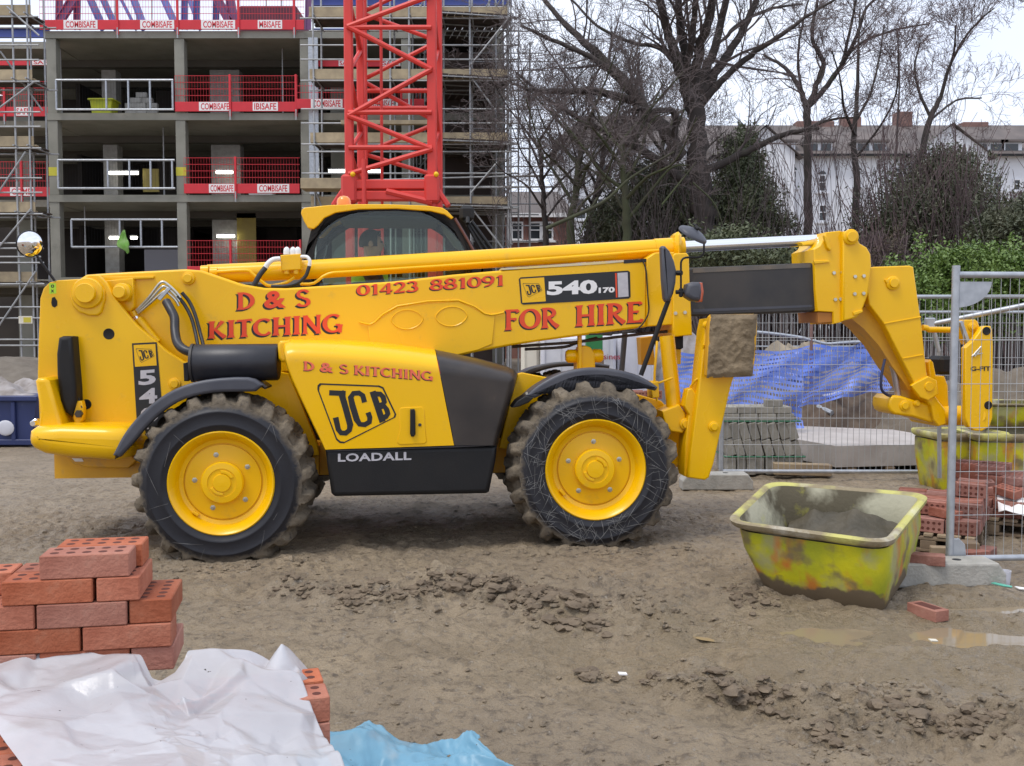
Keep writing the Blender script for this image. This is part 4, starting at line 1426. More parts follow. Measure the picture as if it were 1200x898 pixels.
# collar at the mouth of the boom
col = vplate("boom_collar", [(757.5, 303.2), (768, 296), (790, 295.5), (790, 381), (785, 381), (758, 383)], YB - .008, YB + .5, M['yellow'], boom, r=.01)
vplate("collar_plate", [(788.5, 300), (791, 297), (804.8, 296.5), (807.5, 300), (808.5, 330), (811.5, 393), (789, 395), (788.5, 384)], YB - .03, YB + .52, M['yellow'], boom, r=.01)
for bx, by in ((791.5, 367.3), (802.5, 366.4)):
    vbolt("collar_bolt", bx, by, YB - .03, .017, .010, M['steel'], boom)
vtube("boom_cable", [(753, 305, YB - .012), (757, 317, YB - .02), (759, 345, YB - .02), (760, 366, YB - .02), (752, 381, YB - .02), (741, 388, YB - .02), (720, 391, YB), (690, 392, YB)], .006, M['hose'], boom, 6)

# extension cylinder on the boom, and its rod
b = MB()
b.tube([VP(244, 321.5, 1.05), VP(356, 316.5, 1.05), VP(620, 300.5, 1.05), VP(770, 291.5, 1.05)], .077, 24)
cyl = b.build("extension_cylinder", M['yellow'], tele, 50)
b = MB()
b.tube([VP(767, 291.6, 1.05), VP(801, 289.6, 1.05)], .083, 24)
b.box((VP(792, 287, 1.02)), (.055, .20, .20), None, 0, .04)
b.build("cylinder_gland", M['yellow'], cyl, 40)
b = MB()
b.tube([VP(236, 318, .98), VP(245, 317.5, .98)], .045, 12)
b.tube([VP(246, 319.5, .98), VP(255, 319, .98)], .034, 12)
b.build("cylinder_port", M['yellow'], cyl, 40)
vtube("oil_pipe", [(250, 319, .96), (288, 317, .955), (296, 321, .95), (312, 334, .94), (322, 334.5, .94), (336, 331, .94), (345, 325, .95)], .013, M['yellow'], cyl, 8, 3)
vtube("oil_pipe", [(352, 333, .93), (368, 332, .93), (385, 321, .945), (420, 318, .95), (560, 309, .95), (700, 299, .95), (772, 293.5, .95)], .012, M['yellow'], cyl, 8, 3)
b = MB()
b.tube([VP(800, 289.4, 1.05), VP(968, 281, 1.05)], .047, 24)
b.build("extension_rod", M['chrome'], tele, 50)
# valve block
vb = vplate("valve_block", [(328.5, 299), (352, 297.5), (353, 316), (329.5, 317.5)], .90, 1.0, M['yellow'], cyl, r=.008)
for vx in (336, 343.5, 349):
    c = VP(vx, 297, .95)
    b = MB(); b.lathe([(.026, -.01), (.026, .02), (.02, .04), (.008, .05), (0, .052)], c, 'Z', 12)
    b.build("valve_cap", M['white'], vb, 50)
b = MB()
for vx in (336, 347):
    b.tube([VP(vx, 316, .93), VP(vx, 321, .93)], .022, 8)
b.build("valve_union", M['yellow'], vb)
vtube("white_hose_sleeve", [(328, 303.5, .9), (320, 304.5, .88), (314, 309, .87), (311, 314, .87)], .020, M['white'], cyl, 8)
vtube("hydraulic_hose", [(311, 314, .87), (304, 323, .85), (298, 334, .84), (294, 339, .85)], .021, M['hose'], cyl, 8)
vtube("white_hose_sleeve", [(353, 301, .9), (360, 301.5, .88), (363, 306, .87), (362.5, 312, .87)], .015, M['white'], cyl, 8)
vtube("hydraulic_hose", [(362.5, 312, .87), (358, 324, .86), (348, 332, .86), (334, 335.5, .86), (318, 335.8, .87)], .015, M['hose'], cyl, 8)

# lettering on the boom
RB = [M['red_print'], M['black_print']]
vtext("lettering", "D & S", (277.5, 363.5), (365, 359.2), 20.5, YB, RB, boom, shadow=(-2.0, 2.0))
vtext("lettering", "KITCHING", (243.5, 397), (404, 389.5), 20.0, YB, RB, boom, shadow=(-2.0, 2.0), hB=22.5)
vtext("lettering", "01423", (418, 346.8), (491, 341.5), 12.6, YB, RB, boom, shadow=(-1.0, 1.2))
vtext("lettering", "881091", (504, 340.5), (592, 334.6), 12.8, YB, RB, boom, shadow=(-1.0, 1.2))
vtext("lettering", "FOR", (591.5, 387.2), (656.5, 383.8), 24.0, YB, RB, boom, shadow=(-1.2, 1.6))
vtext("lettering", "HIRE", (674.5, 382.8), (754.5, 377.6), 24.6, YB, RB, boom, shadow=(-1.2, 1.6))
dec = vplate("model_plate", [(608, 327), (610, 325.2), (736, 317.2), (738.3, 319), (739, 348), (737, 350), (613, 357.2), (610.5, 355.5)], YB - .0035, YB + .001, M['black_print'], boom)
vplate("plate_field", [(609.8, 327), (637.6, 325.2), (639.6, 353.2), (612.2, 355)], YB - .0048, YB - .0037, M['yellow'], boom)
logo("maker_badge", 612.6, 332.0, .0655, .062, YB - .0052, boom, turn=-.02)
vplate("plate_end_panel", [(723.5, 320), (735.5, 319.2), (736.6, 347.6), (724.6, 348.6)], YB - .0048, YB - .0037, M['silver'], boom)
vplate("plate_red_bar", [(720.8, 320.2), (722.6, 320.1), (723.6, 348.6), (721.8, 348.8)], YB - .0048, YB - .0037, M['red_print'], boom)
vtext("plate_print", "540", (641, 346.4), (700, 344.2), 16.4, YB - .0036, [M['sign_white']], boom, 'font', bold=.045)
vtext("plate_print", "170", (701.5, 343.8), (720.4, 342.8), 6.6, YB - .0036, [M['sign_white']], boom, 'font', bold=.045)

# inner boom section
b = MB()
inn = [(798, 316), (802, 314), (950, 308), (957, 310), (957, 364), (950, 366), (800, 371.5)]
b.plate(VX(inn, .88), .88, 1.26, .02, 3)
ib = b.build("inner_boom", M['boom_grey'], tele)
vplate("wear_band", [(812, 314.6), (950, 309), (950, 313.6), (812, 320)], .876, .884, mat('worn_brown_metal', (0.16, 0.125, 0.09), (0.10, 0.088, 0.075), scale=6, rough=0.4), ib)
vplate("wear_band", [(812, 362.5), (952, 357.5), (952, 360), (812, 366)], .877, .884, M['guard'], ib)

# boom head
hd = vplate("boom_head", [(953.5, 292.5), (961, 288), (966, 279), (968, 272.2), (985.6, 270.4), (986.4, 378), (976.5, 380), (976, 366), (957.3, 365), (955.5, 340), (954.5, 312)], .84, 1.34, M['yellow'], tele, r=.008)
hf = vplate("head_plate", [(987.6, 271), (997, 270.8), (1003.5, 275), (1007.5, 285), (1016, 290), (1020.5, 298), (1021.5, 312), (1017.5, 345), (1010, 366), (1003, 373), (988, 376.5)], .80, 1.36, M['yellow'], tele, r=.014)
for bx, by in ((977, 320), (988 - 1, 319.4), (978.6, 351.2), (985, 350.8)):
    vbolt("head_bolt", bx, by, .84, .017, .012, M['steel'], hd)
for bx, by in ((1001.8, 324.3), (1012, 323.6), (1001.3, 344.6), (1011.8, 344)):
    vbolt("head_bolt", bx, by, .80, .017, .012, M['steel'], hf)
vpin("head_pin", 996.5, 278, .80, .065, .04, M['yellow'], hf)
vplate("wedge_strip", [(1000, 366), (1011, 363), (1011.5, 366), (1001, 370)], .785, .805, M['yellow'], hf, r=.005)
vplate("head_step", [(953.6, 305.6), (971, 305), (972.5, 307.5), (955, 309.5)], .825, .845, M['yellow'], hd, r=.005)
vplate("head_lug", [(966, 276), (970, 278), (975, 292), (973, 294), (969, 290)], .81, .85, M['yellow'], hd, r=.006)
vplate("wear_pad", [(958, 366), (975, 366.5), (975, 377), (959, 378.5)], .86, 1.30, mat('orange_brown_pad', (0.42, 0.16, 0.02), rough=.5), hd)

# gooseneck
goose = [(1019, 314), (1024, 312.8), (1066, 311.3), (1070.5, 313), (1075, 345), (1080, 380), (1086, 436), (1090, 455), (1100, 470), (1108, 480), (1109, 497), (1100, 500), (1094, 492), (1091, 476), (1073, 453), (1050, 408), (1036, 380), (1018.5, 357), (1016, 340)]
gn = vplate("gooseneck", goose, .86, 1.34, M['yellow'], tele, r=.010)
under = [(997, 373), (1017.5, 356), (1036, 380), (1050, 408), (1073, 453), (1066, 458), (1046, 430), (1030, 405), (1012, 385)]
vplate("gooseneck_web", under, .95, 1.25, M['yellow_dirty'], tele)
for a, bb in (((1036, 379.5), (1079, 371.6)), ((1058, 420.3), (1081.5, 416))):
    vtube("weld_seam", [(a[0], a[1], .858), (bb[0], bb[1], .858)], .006, M['yellow'], gn, 6, 1)
vpin("gooseneck_pin", 1046, 332, .86, .058, .035, M['yellow'], gn)
vplate("pin_keeper", [(1037.5, 328), (1047, 325), (1048, 328), (1039, 332)], .84, .862, M['yellow'], gn, r=.004)
vpin("gooseneck_pin", 1087, 453, .86, .062, .035, M['yellow'], gn)
vplate("knuckle", [(1068, 452), (1074, 448), (1088, 441), (1098, 446), (1100, 462), (1088, 470), (1078, 466)], .835, .87, M['yellow'], gn, r=.01)
vtube("tilt_cylinder", [(1024, 376, 1.05), (1033, 396, 1.05), (1044, 420, 1.05)], .050, M['yellow'], tele, 14, 1)
vtube("tilt_rod", [(1042, 415, 1.0), (1048, 437, 1.0), (1053, 466, 1.0)], .026, mat('dull_rod', (.42, .38, .38), rough=.3, metal=.6), tele, 12, 1)
vtube("tilt_hose", [(1037, 421, .9), (1033, 440, .88), (1033, 456, .88), (1040, 463, .9), (1046, 464, .95)], .012, mat('blue_black_hose', (.02, .025, .07), rough=.45), tele, 8)
lk = vplate("tilt_link", [(1041, 476), (1042, 468), (1047, 463.5), (1056, 464), (1075, 470), (1092, 474), (1099, 482), (1097, 497), (1088, 495), (1070, 489), (1048, 486), (1043, 482)], .90, 1.2, M['yellow'], tele, r=.02)
vpin("link_pin", 1060, 475.5, .90, .045, .02, M['yellow'], lk)
vpin("link_pin", 1074, 473, .90, .03, .03, M['yellow'], lk)

# carriage
b = MB()
b.tube([VP(1096, 487, 1.0), VP(1128, 487, 1.0)], .085, 18)
b.tube([VP(1146, 487, .62), VP(1146, 487, 1.75)], .06, 12)
b.tube([VP(1152, 390, .62), VP(1152, 390, 1.75)], .045, 12)
crg = b.build("carriage", M['yellow'], tele, 40)
cpl = [(1131, 408), (1140, 400), (1152, 383.5), (1155, 382), (1161, 382.2), (1163, 386), (1164, 406), (1163.4, 490), (1160, 500), (1151, 505.5), (1142, 505), (1134.5, 500), (1131, 490)]
cp = vplate("carriage_plate", cpl, .60, .66, M['yellow'], crg, r=.01)
vplate("carriage_plate", cpl, 1.65, 1.71, M['yellow'], crg, r=.01)
vplate("carriage_bracket", [(1126, 378), (1128, 375), (1143, 374.6), (1146, 377), (1149, 386), (1139, 402), (1134, 404), (1128, 390)], .70, .80, M['yellow'], crg, r=.008)
vplate("bracket_edge", [(1125.3, 378), (1128, 375.8), (1137.5, 402), (1135, 405)], .66, .70, M['galv'], crg)
vpin("carriage_pin", 1139, 383, .70, .035, .02, M['yellow'], crg)
for hx, hy in ((1156, 388), (1158, 475)):
    c = VP(hx, hy, .60)
    b = MB(); b.lathe([(0, -.003), (.022, -.003), (.026, -.006), (.034, -.004), (.034, .01)], c, 'Y', 20)
    b.build("pin_hole", M['black'], cp)
vtext("plate_print", "G-FIT", (1137.5, 435), (1161, 434.7), 5.4, .598, [M['black_print']], cp, 'font', bold=.03)
b = MB()
for (p, q) in (((1139, 418), (1150, 406)), ((1142, 418), (1148, 411)), ((1141, 416), (1151, 414))):
    b.tube([VP(p[0], p[1], .592), VP(q[0], q[1], .592)], .006, 6)
b.build("safety_clip", M['steel'], cp)
vtube("tilt_rod_upper", [(1081, 384, 1.0), (1086, 384.5, 1.0), (1088, 386.4, 1.0), (1128, 387, 1.0)], .026, M['yellow'], tele, 12, 1)
vplate("carriage_link", [(1088, 425), (1091, 421.5), (1094, 425), (1097, 440), (1107, 441), (1111, 452), (1112, 480), (1100, 484), (1092, 470)], .98, 1.10, M['yellow'], tele, r=.01)
b = MB()
b.box(VP(1103, 428, 1.12), (.15, .25, .16), None, 0, .03)
b.build("rotator_motor", M['black'], tele)

# -- engine cover, intake cover and belly --------------------------
def lerp2(a, b2, t):
    return (a[0] + (b2[0] - a[0]) * t, a[1] + (b2[1] - a[1]) * t)

def curve_at(pts, t):
    t = min(max(t, 0), 1) * (len(pts) - 1)
    i = min(int(t), len(pts) - 2)
    return lerp2(pts[i], pts[i + 1], t - i)

top_c = [(331, 406), (333, 400), (340, 397.4), (362, 397.2), (400, 399), (440, 402), (475, 406), (510, 411)]
bot_c = [(380.5, 527), (382, 527), (388, 526.8), (410, 526), (440, 525.2), (475, 524), (505, 523), (532, 522)]
top_d = [(510, 411), (530, 415), (560, 421), (583, 427), (596, 430.5), (603, 434), (606.5, 438)]
bot_d = [(532, 522), (540, 522), (556, 522), (568, 522), (575, 522), (580, 522), (583, 522)]
lef = [(331, 406), (332.5, 416), (336, 430), (342, 446), (350, 463), (360, 484), (369, 503), (376, 517), (380.5, 527)]
rig = [(606.5, 438), (605, 446), (602, 458), (598, 472), (593, 488), (588, 505), (583, 522)]
mid = [(510, 411), (532, 522)]

def skin_panel(name, top, bot, L, Rr, m, round_l, round_r, ns=36, nt=30):
    b = MB()
    rows = []
    for j in range(nt + 1):
        t = (j / nt) ** 1.5
        row = []
        for i in range(ns + 1):
            s = i / ns
            pt, pb = curve_at(top, s), curve_at(bot, s)
            pl, pr = curve_at(L, t), curve_at(Rr, t)
            c0, c1 = lerp2(top[0], top[-1], s), lerp2(bot[0], bot[-1], s)
            # Coons patch
            a = lerp2(pt, pb, t)
            bb = lerp2(pl, pr, s)
            cc = lerp2(c0, c1, t)
            px, py = a[0] + bb[0] - cc[0], a[1] + bb[1] - cc[1]
            y = .07
            if t < .22:
                q = 1 - t / .22
                y += .30 * (1 - math.sqrt(max(0, 1 - q ** 2)))
            if round_l and s < .07:
                q = 1 - s / .07
                y += .10 * (1 - math.sqrt(max(0, 1 - q ** 2)))
            if round_r and s > .72:
                q = (s - .72) / .28
                y += .22 * (1 - math.sqrt(max(0, 1 - q ** 2)))
            y += .0
            row.append(VP(px, py, y))
        rows.append(row)
    # turn the top and the ends inwards
    back = [[Vector((p.x, .95, p.z)) for p in rows[0]]]
    grid = back + rows
    n = ns + 1
    b.add([p for r in grid for p in r], [(j * n + i, (j + 1) * n + i, (j + 1) * n + i + 1, j * n + i + 1) for j in range(len(grid) - 1) for i in range(ns)])
    if round_l:
        e = [r[0] for r in rows]
        o = [Vector((p.x + .04, .95, p.z)) for p in e]
        b.add(e + o, [(i, len(e) + i, len(e) + i + 1, i + 1) for i in range(len(e) - 1)])
    if round_r:
        e = [r[-1] for r in rows]
        o = [Vector((p.x - .05, .95, p.z)) for p in e]
        b.add(e + o, [(i, i + 1, len(e) + i + 1, len(e) + i) for i in range(len(e) - 1)])
    return b.build(name, m, tele, 60)
cover = skin_panel("engine_cover", top_c, bot_c, lef, mid, M['yellow'], True, False)
intake = skin_panel("intake_cover", top_d, bot_d, [(510.8, 411.2), (532.8, 522)], rig, M['black_gloss'], False, True)
vplate("intake_vent", [(527.5, 456), (532, 455.6), (534, 468), (529.6, 468.4)], .085, .10, M['silver'], intake, r=.004)
vtube("panel_seam", [(532, 445, .083), (538, 470, .085), (552, 500, .09), (568, 516, .12)], .004, M['black'], intake, 6)
vplate("belly_panel", [(381, 527.6), (583, 522.8), (581, 540), (573.5, 577), (570, 579), (392, 582.5), (388, 579), (383, 545)], .09, .9, M['black'], tele, r=.035, seg=4)
vtube("belly_lip", [(383, 528.5, .105), (430, 527, .10), (520, 524, .10), (570, 521.5, .11), (580, 517, .16)], .007, M['guard'], tele, 8)
vplate("cover_neck", [(325, 404), (328, 399.5), (340, 399), (340, 424), (330, 425), (326, 420)], .22, .6, M['yellow'], tele, r=.02)
PK = [M['pink_print'], M['black_print']]
vtext("lettering", "D & S KITCHING", (355.5, 434.2), (509, 446.4), 11.0, .0695, PK, cover, shadow=(-.7, .9))
logo("maker_badge", 371.6, 449.2, .2674, .2674, .0695, cover)
vtext("lettering", "LOADALL", (396, 541.4), (482, 539.2), 9.6, .0885, [M['silver']], tele, 'font', bold=.03, space=1.05)
hp = vplate("handle_recess", [(470, 478), (494, 477), (497, 480), (498, 503), (500, 517), (497, 520), (468, 521), (465.5, 518), (469, 503), (468, 481)], .064, .09, M['yellow'], cover, r=.003)
vplate("cover_handle", [(480.6, 480), (485.5, 479.6), (486.6, 482), (487, 509), (485, 512), (482, 512), (480.5, 509)], .040, .066, M['black'], cover, r=.008)
vbolt("cover_lock", 492, 498, .064, .012, .006, M['boom_grey'], cover, 12)

# front chassis wing, between the cover and the front wheel
vplate("front_wing", [(585, 525), (598, 470), (607, 438), (612, 436.8), (644, 443), (690, 452), (745, 462), (775, 470), (806, 505), (800, 545), (700, 545)], .62, .68, M['yellow'], tele, r=.008)
vplate("front_frame", [(640, 446), (775, 470), (806, 505), (800, 548), (640, 540)], .70, 1.6, M['yellow_dirty'], tele)

# -- mudguards, silencer and pipes ----------------------------------
rg_o = [(131.5, 534), (143, 512), (158, 492), (178, 473), (205, 456), (240, 445.5), (290, 442.5), (309, 451.5)]
rg_i = [(299, 459), (285, 459.5), (250, 460.5), (216, 468), (193, 481), (172, 500), (155, 520), (140, 536)]
fg_o = [(616, 464), (630, 452), (650, 440.5), (667, 434.5), (692, 431), (717, 432.2), (742, 437.8), (760, 446), (771.5, 454)]
fg_i = [(769.6, 457.5), (760, 456.5), (747, 451.4), (725, 444.8), (700, 442.4), (675, 444.6), (655, 452), (637, 462), (627, 467)]
def mudguard(o_, i_, y0, y1):
    so = [(p.x, p.y) for p in smoothpath([(a, b2, 0) for a, b2 in o_], 3)]
    si = [(p.x, p.y) for p in smoothpath([(a, b2, 0) for a, b2 in i_], 3)]
    b = MB()
    b.plate(VX(so + si, y0), y0, y0 + .06, .022, 4)
    # the thin sheet going in over the tyre
    a = VX(so, y0)
    n = len(a)
    z_off = -.022
    vs = [(x, y0 + .055, z + z_off) for x, z in a] + [(x, y1, z + z_off) for x, z in a] + [(x, y0 + .055, z + z_off - .012) for x, z in a] + [(x, y1, z + z_off - .012) for x, z in a]
    fs = []
    for i in range(n - 1):
        fs += [(i, i + 1, n + i + 1, n + i), (2 * n + i, 3 * n + i, 3 * n + i + 1, 2 * n + i + 1)]
        fs += [(n + i, n + i + 1, 3 * n + i + 1, 3 * n + i)]
    b.add(vs, fs)
    return b.build("mudguard", M['guard'], tele, 45)
mudguard(rg_o, rg_i, .06, .48)
mudguard(fg_o, fg_i, .14, .50)
fo = [(605, 440), (622, 431), (645, 425.5), (667, 423.8), (690, 424), (715, 428)]
fi = [(714, 433), (690, 430), (668, 429.5), (648, 431.4), (628, 437), (612, 444)]
mudguard(fo, fi, 1.88, 2.32)
vplate("guard_bracket", [(600, 478), (606, 470), (616, 464), (626, 466), (620, 472), (608, 477)], .1, .3, M['black'], tele, r=.01)
vbolt("guard_bolt", 617, 461, .0, .012, .01, M['steel'], tele)

cA, cB = VP(227, 425.5, .34), VP(327, 424.5, .34)
b = MB()
rm = .136
b.tube([cA, cA + Vector((.012, 0, 0)), cB - Vector((.012, 0, 0)), cB], [rm * .93, rm, rm, rm * .93], 40)
b.build("silencer", M['muffler'], tele, 40)
b = MB()
b.tube([cA + Vector((-.012, 0, 0)), cA + Vector((.006, 0, 0))], rm + .006, 40)
b.build("silencer_rim", M['boom_grey'], tele, 40)
vplate("silencer_bracket", [(214.5, 426), (220, 424.5), (221.5, 444), (220, 447), (215.5, 447)], .40, .47, M['black'], tele, r=.006)
vtube("exhaust_pipe", [(228, 414, .34), (216, 410, .36), (208, 402, .42), (205, 388, .50), (204.5, 373, .56), (200, 363, .60), (195, 354, .66)], .034, M['muffler'], tele, 14)
vtube("hydraulic_hose", [(208, 347, .70), (216, 357, .70), (224, 372, .66), (229, 390, .60), (232, 406, .5)], .014, M['hose'], tele, 9)
vtube("hydraulic_hose", [(213, 343, .70), (222, 354, .70), (229, 370, .66), (235, 392, .60), (239, 407, .5)], .014, M['hose'], tele, 9)
for dx, dy in ((0, 0), (3.4, 4.2), (6.4, 9.0)):
    vtube("steel_pipe", [(160 + dx * .3, 364 + dy * .4, .74), (174 + dx * .5, 349 + dy * .6, .72), (186 + dx * .6, 333.5 + dy * 1.1, .70), (191 + dx * .5, 330.5 + dy * 1.25, .70), (196 + dx * .2, 333 + dy * 1.2, .70), (205 + dx * .1, 341 + dy * 1.2, .70), (212 - dx * .4, 349 + dy * 1.1, .70)], .0105, M['steel'], tele, 9, 4)
vplate("pipe_clamp", [(184, 350), (196.5, 336), (200, 338.5), (188, 352.5)], .675, .69, M['galv'], tele, r=.004)
vtube("steering_rod_end", [(156, 365, .76), (158.5, 371, .76)], .028, M['yellow'], tele, 10, 1)
vtube("compensating_rod", [(158, 369, .76), (162, 376, .76)], .018, M['chrome'], tele, 10, 1)
vtube("compensating_cylinder", [(161, 374, .76), (172, 388, .76), (184, 402, .76)], .036, M['yellow'], tele, 12, 1)

# -- between the boom and the front wheel --------------------------
b = MB()
b.plate(VX([(677, 412), (680, 407), (686, 405), (692, 407), (697, 414), (698, 433), (676, 434)], .92), .92, 1.1, .012)
b.plate(VX([(677.5, 388), (682, 388), (682, 433), (678, 433)], .90), .90, .95, .006)
yb = b.build("boom_lift_bracket", M['yellow'], tele)
for kx, ky in ((670, 417.5), (699.5, 417)):
    b = MB()
    c = VP(kx, ky, .98)
    b.lathe([(0, -.05), (.04, -.05), (.055, -.03), (.055, .03), (.04, .05), (0, .05)], c, 'X', 16)
    b.build("bracket_knob", M['yellow'], yb, 40)
vtube("grey_stay", [(732.5, 388, 1.9), (728.5, 436, 1.9)], .026, M['guard'], tele, 12, 1)
vtube("boom_underpipe", [(600, 406.5, .95), (640, 403.6, .95), (672, 401.5, .95), (740, 393, .95), (785, 388, .95)], .012, M['boom_grey'], tele, 8, 1)
vtube("boom_underpipe", [(615, 409.5, 1.0), (660, 407, 1.0), (676, 402, 1.0), (700, 396, 1.0)], .012, M['boom_grey'], tele, 8, 3)
vplate("collar_foot", [(790, 394), (801, 393.6), (801, 408), (797, 410), (791, 408)], .86, 1.1, M['black'], boom, r=.01)
vplate("stabiliser_frame", [(787, 408), (798.5, 408), (798, 427), (787.5, 427.5)], 1.2, 1.4, M['yellow'], tele, r=.008)
vplate("stabiliser_frame", [(750, 396), (765, 394), (768, 428), (752, 428)], 1.6, 1.75, M['yellow_dirty'], tele, r=.008)

# -- stabiliser leg with its foot ----------------------------------
leg = vplate("stabiliser_leg", [(826, 388), (829, 374), (841, 372), (862, 436), (856, 455), (846, 500), (836.5, 543), (831, 560), (826, 563), (806, 560), (809, 530), (818, 462)], .24, .46, M['yellow'], tele, r=.012)
vplate("stabiliser_leg_flange", [(801.5, 558), (803, 520), (807, 487), (812.5, 487), (808, 530), (804.5, 559)], .30, .50, M['yellow'], tele, r=.006)
vpin("leg_pin", 836, 500, .24, .04, .03, M['yellow'], leg)
vpin("leg_pin", 827.5, 381, .24, .03, .04, M['yellow'], leg)
# foot plate: a thick turned-over plate caked with mud
foot_pts = [(828, 440), (828.5, 420), (830.5, 385), (832, 371.5), (835, 368.6), (884, 368), (887.6, 371.5), (887.5, 385), (885, 420), (882.5, 438), (880, 441.5), (831, 443.6)]
vplate("stabiliser_foot", foot_pts, .10, .17, M['yellow_dirty'], leg, r=.01)
mudm = mat('caked_mud', (0.235, 0.175, 0.105), (0.165, 0.12, 0.07), scale=7, rough=.8, bump=.6, bscale=35)
b = MB()
g, n1, n2 = [], 40, 44
for j in range(n2 + 1):
    v = j / n2
    for i in range(n1 + 1):
        u = i / n1
        px = (832.5 - 4.2 * v) * (1 - u) + (887.6 - 5.6 * v) * u
        py = (368.6 + 74.6 * v) * (1 - u) + (368.2 + 73.0 * v) * u
        edge = min(u, 1 - u, v, 1 - v)
        h = .010 * fbm(np.array([u * 5.]), np.array([v * 6.]), 1.0, 4, 3)[0] + .022 * min(1, edge * 14)
        rid = abs(pnoise(np.array([u * 3.4 + 7]), np.array([v * 4.2 + 2]), 9)[0])
        h += .010 * max(0, 1 - rid * 12) * (1 if pnoise(np.array([u * 2. + 4]), np.array([v * 2. + 8]), 31)[0] > .05 else 0)
        g.append(VP(px, py, .10 - h))
n = n1 + 1
b.add(g, [(j * n + i, j * n + i + 1, (j + 1) * n + i + 1, (j + 1) * n + i) for j in range(n2) for i in range(n1)])
b.build("foot_mud", mudm, leg, 60)
vtube("stabiliser_cylinder", [(781.5, 394, .50), (786, 440, .48), (790, 478, .46)], .060, M['yellow'], tele, 18, 1)
vplate("cylinder_base", [(776, 482), (796, 474), (803, 484), (806, 500), (800, 508), (786, 506), (779, 496)], .36, .6, M['yellow'], tele, r=.012)
vpin("cylinder_base_pin", 803, 497, .36, .045, .04, M['yellow'], tele)
vplate("lock_valve", [(802, 476), (806, 457), (811, 455), (818.5, 464), (815, 486), (809, 489)], .30, .42, M['yellow'], tele, r=.008)
vtube("oil_pipe", [(770, 470, .42), (767, 445, .42), (769, 415, .42), (770, 400, .45)], .010, M['yellow'], tele, 7)
vtube("oil_pipe", [(772, 449, .40), (780, 446, .38), (788, 443, .38)], .009, M['yellow'], tele, 7)
vtube("oil_pipe", [(809, 454, .34), (815, 446, .3), (821, 440, .28), (824, 415, .26), (825, 404, .24)], .010, M['yellow'], tele, 7)
vplate("cylinder_bracket", [(763, 448), (772, 447), (773, 466), (764, 467)], .40, .55, M['yellow'], tele, r=.008)

# -- front mirrors and indicator ------------------------------------
ym = .26
vplate("door_mirror", [(775, 290), (777, 288), (780, 288.3), (785.5, 294), (790.6, 305.5), (793.6, 318), (792.6, 331), (790, 344), (786, 353), (781, 354), (778.6, 350), (776.6, 327)], ym, ym + .07, M['guard'], tele, r=.03, seg=4)
vtube("mirror_stay", [(784, 350, ym + .04), (751, 440, ym + .06)], .019, M['black'], tele, 10, 1)
vtube("mirror_arm", [(798, 340, ym), (798, 316, ym), (798.6, 306, ym), (804, 302, ym), (819, 301.6, ym), (824.4, 297, ym), (825, 286, ym)], .008, M['black'], tele, 8, 4)
b = MB()
b.tube([VP(792, 342.5, ym), VP(806, 342, ym)], .016, 8)
b.box(VP(798, 343, ym), (.03, .03, .07), None, 0, .008)
b.build("mirror_joint", M['black'], tele)
b = MB()
b.tube([VP(793, 320, ym + .03), VP(799, 320, ym)], .02, 8)
b.build("mirror_joint", M['black'], tele)
# round wide-angle mirror seen nearly edge-on
c = VP(812, 275, ym)
b = MB()
b.lathe([(.118, -.012), (.118, .004), (.108, .016), (.07, .034), (.03, .044), (0, .046)], (0, 0, 0), 'Z', 28)
wm = b.build("wide_angle_mirror", M['guard'], tele, 45)
wm.location = c
wm.rotation_mode = 'QUATERNION'
wm.rotation_quaternion = Vector((.42, -.38, .82)).to_track_quat('Z', 'X')
b = MB(); b.lathe([(0, -.020), (.05, -.018), (.112, -.0125)], (0, 0, 0), 'Z', 28)
b.build("mirror_face", M['mirror'], wm, 45)
b = MB()
b.box((.0, 0, .055), (.035, .03, .02), None, 0, .005)
b.tube([(-.04, 0, .066), (.045, 0, .066)], .008, 8)
b.build("mirror_clamp", M['black'], wm)
ind = vplate("indicator_lamp", [(803.5, 343), (806, 333), (813, 330.4), (823, 330.8), (824.2, 342), (823, 353.6), (812, 352.6), (805, 348)], ym - .05, ym + .06, M['guard'], tele, r=.03, seg=3)
vplate("indicator_lens", [(820, 331), (823.6, 331.4), (825.2, 342), (823.4, 354), (819, 354)], ym - .046, ym + .056, M['amber'], ind, r=.012)

# rear round mirror on its stalk
c = VP(35.5, 286, .5)
b = MB(); b.lathe([(0, -.028), (.03, -.026), (.06, -.019), (.085, -.006), (.094, .004)], (0, 0, 0), 'Y', 32)
rmir = b.build("rear_mirror_face", M['mirror'], tele, 60)
rmir.location = c
rmir.rotation_euler = (math.radians(8), 0, math.radians(42))
b = MB(); b.lathe([(.094, .004), (.098, .0), (.100, .012), (.085, .03), (.05, .045), (0, .05)], (0, 0, 0), 'Y', 32)
b.build("mirror_shell", M['black'], rmir, 45)
vtube("rear_mirror_arm", [(38, 291, .54), (46, 304, .56), (64, 329, .62)], .010, M['hose'], tele, 8, 1)

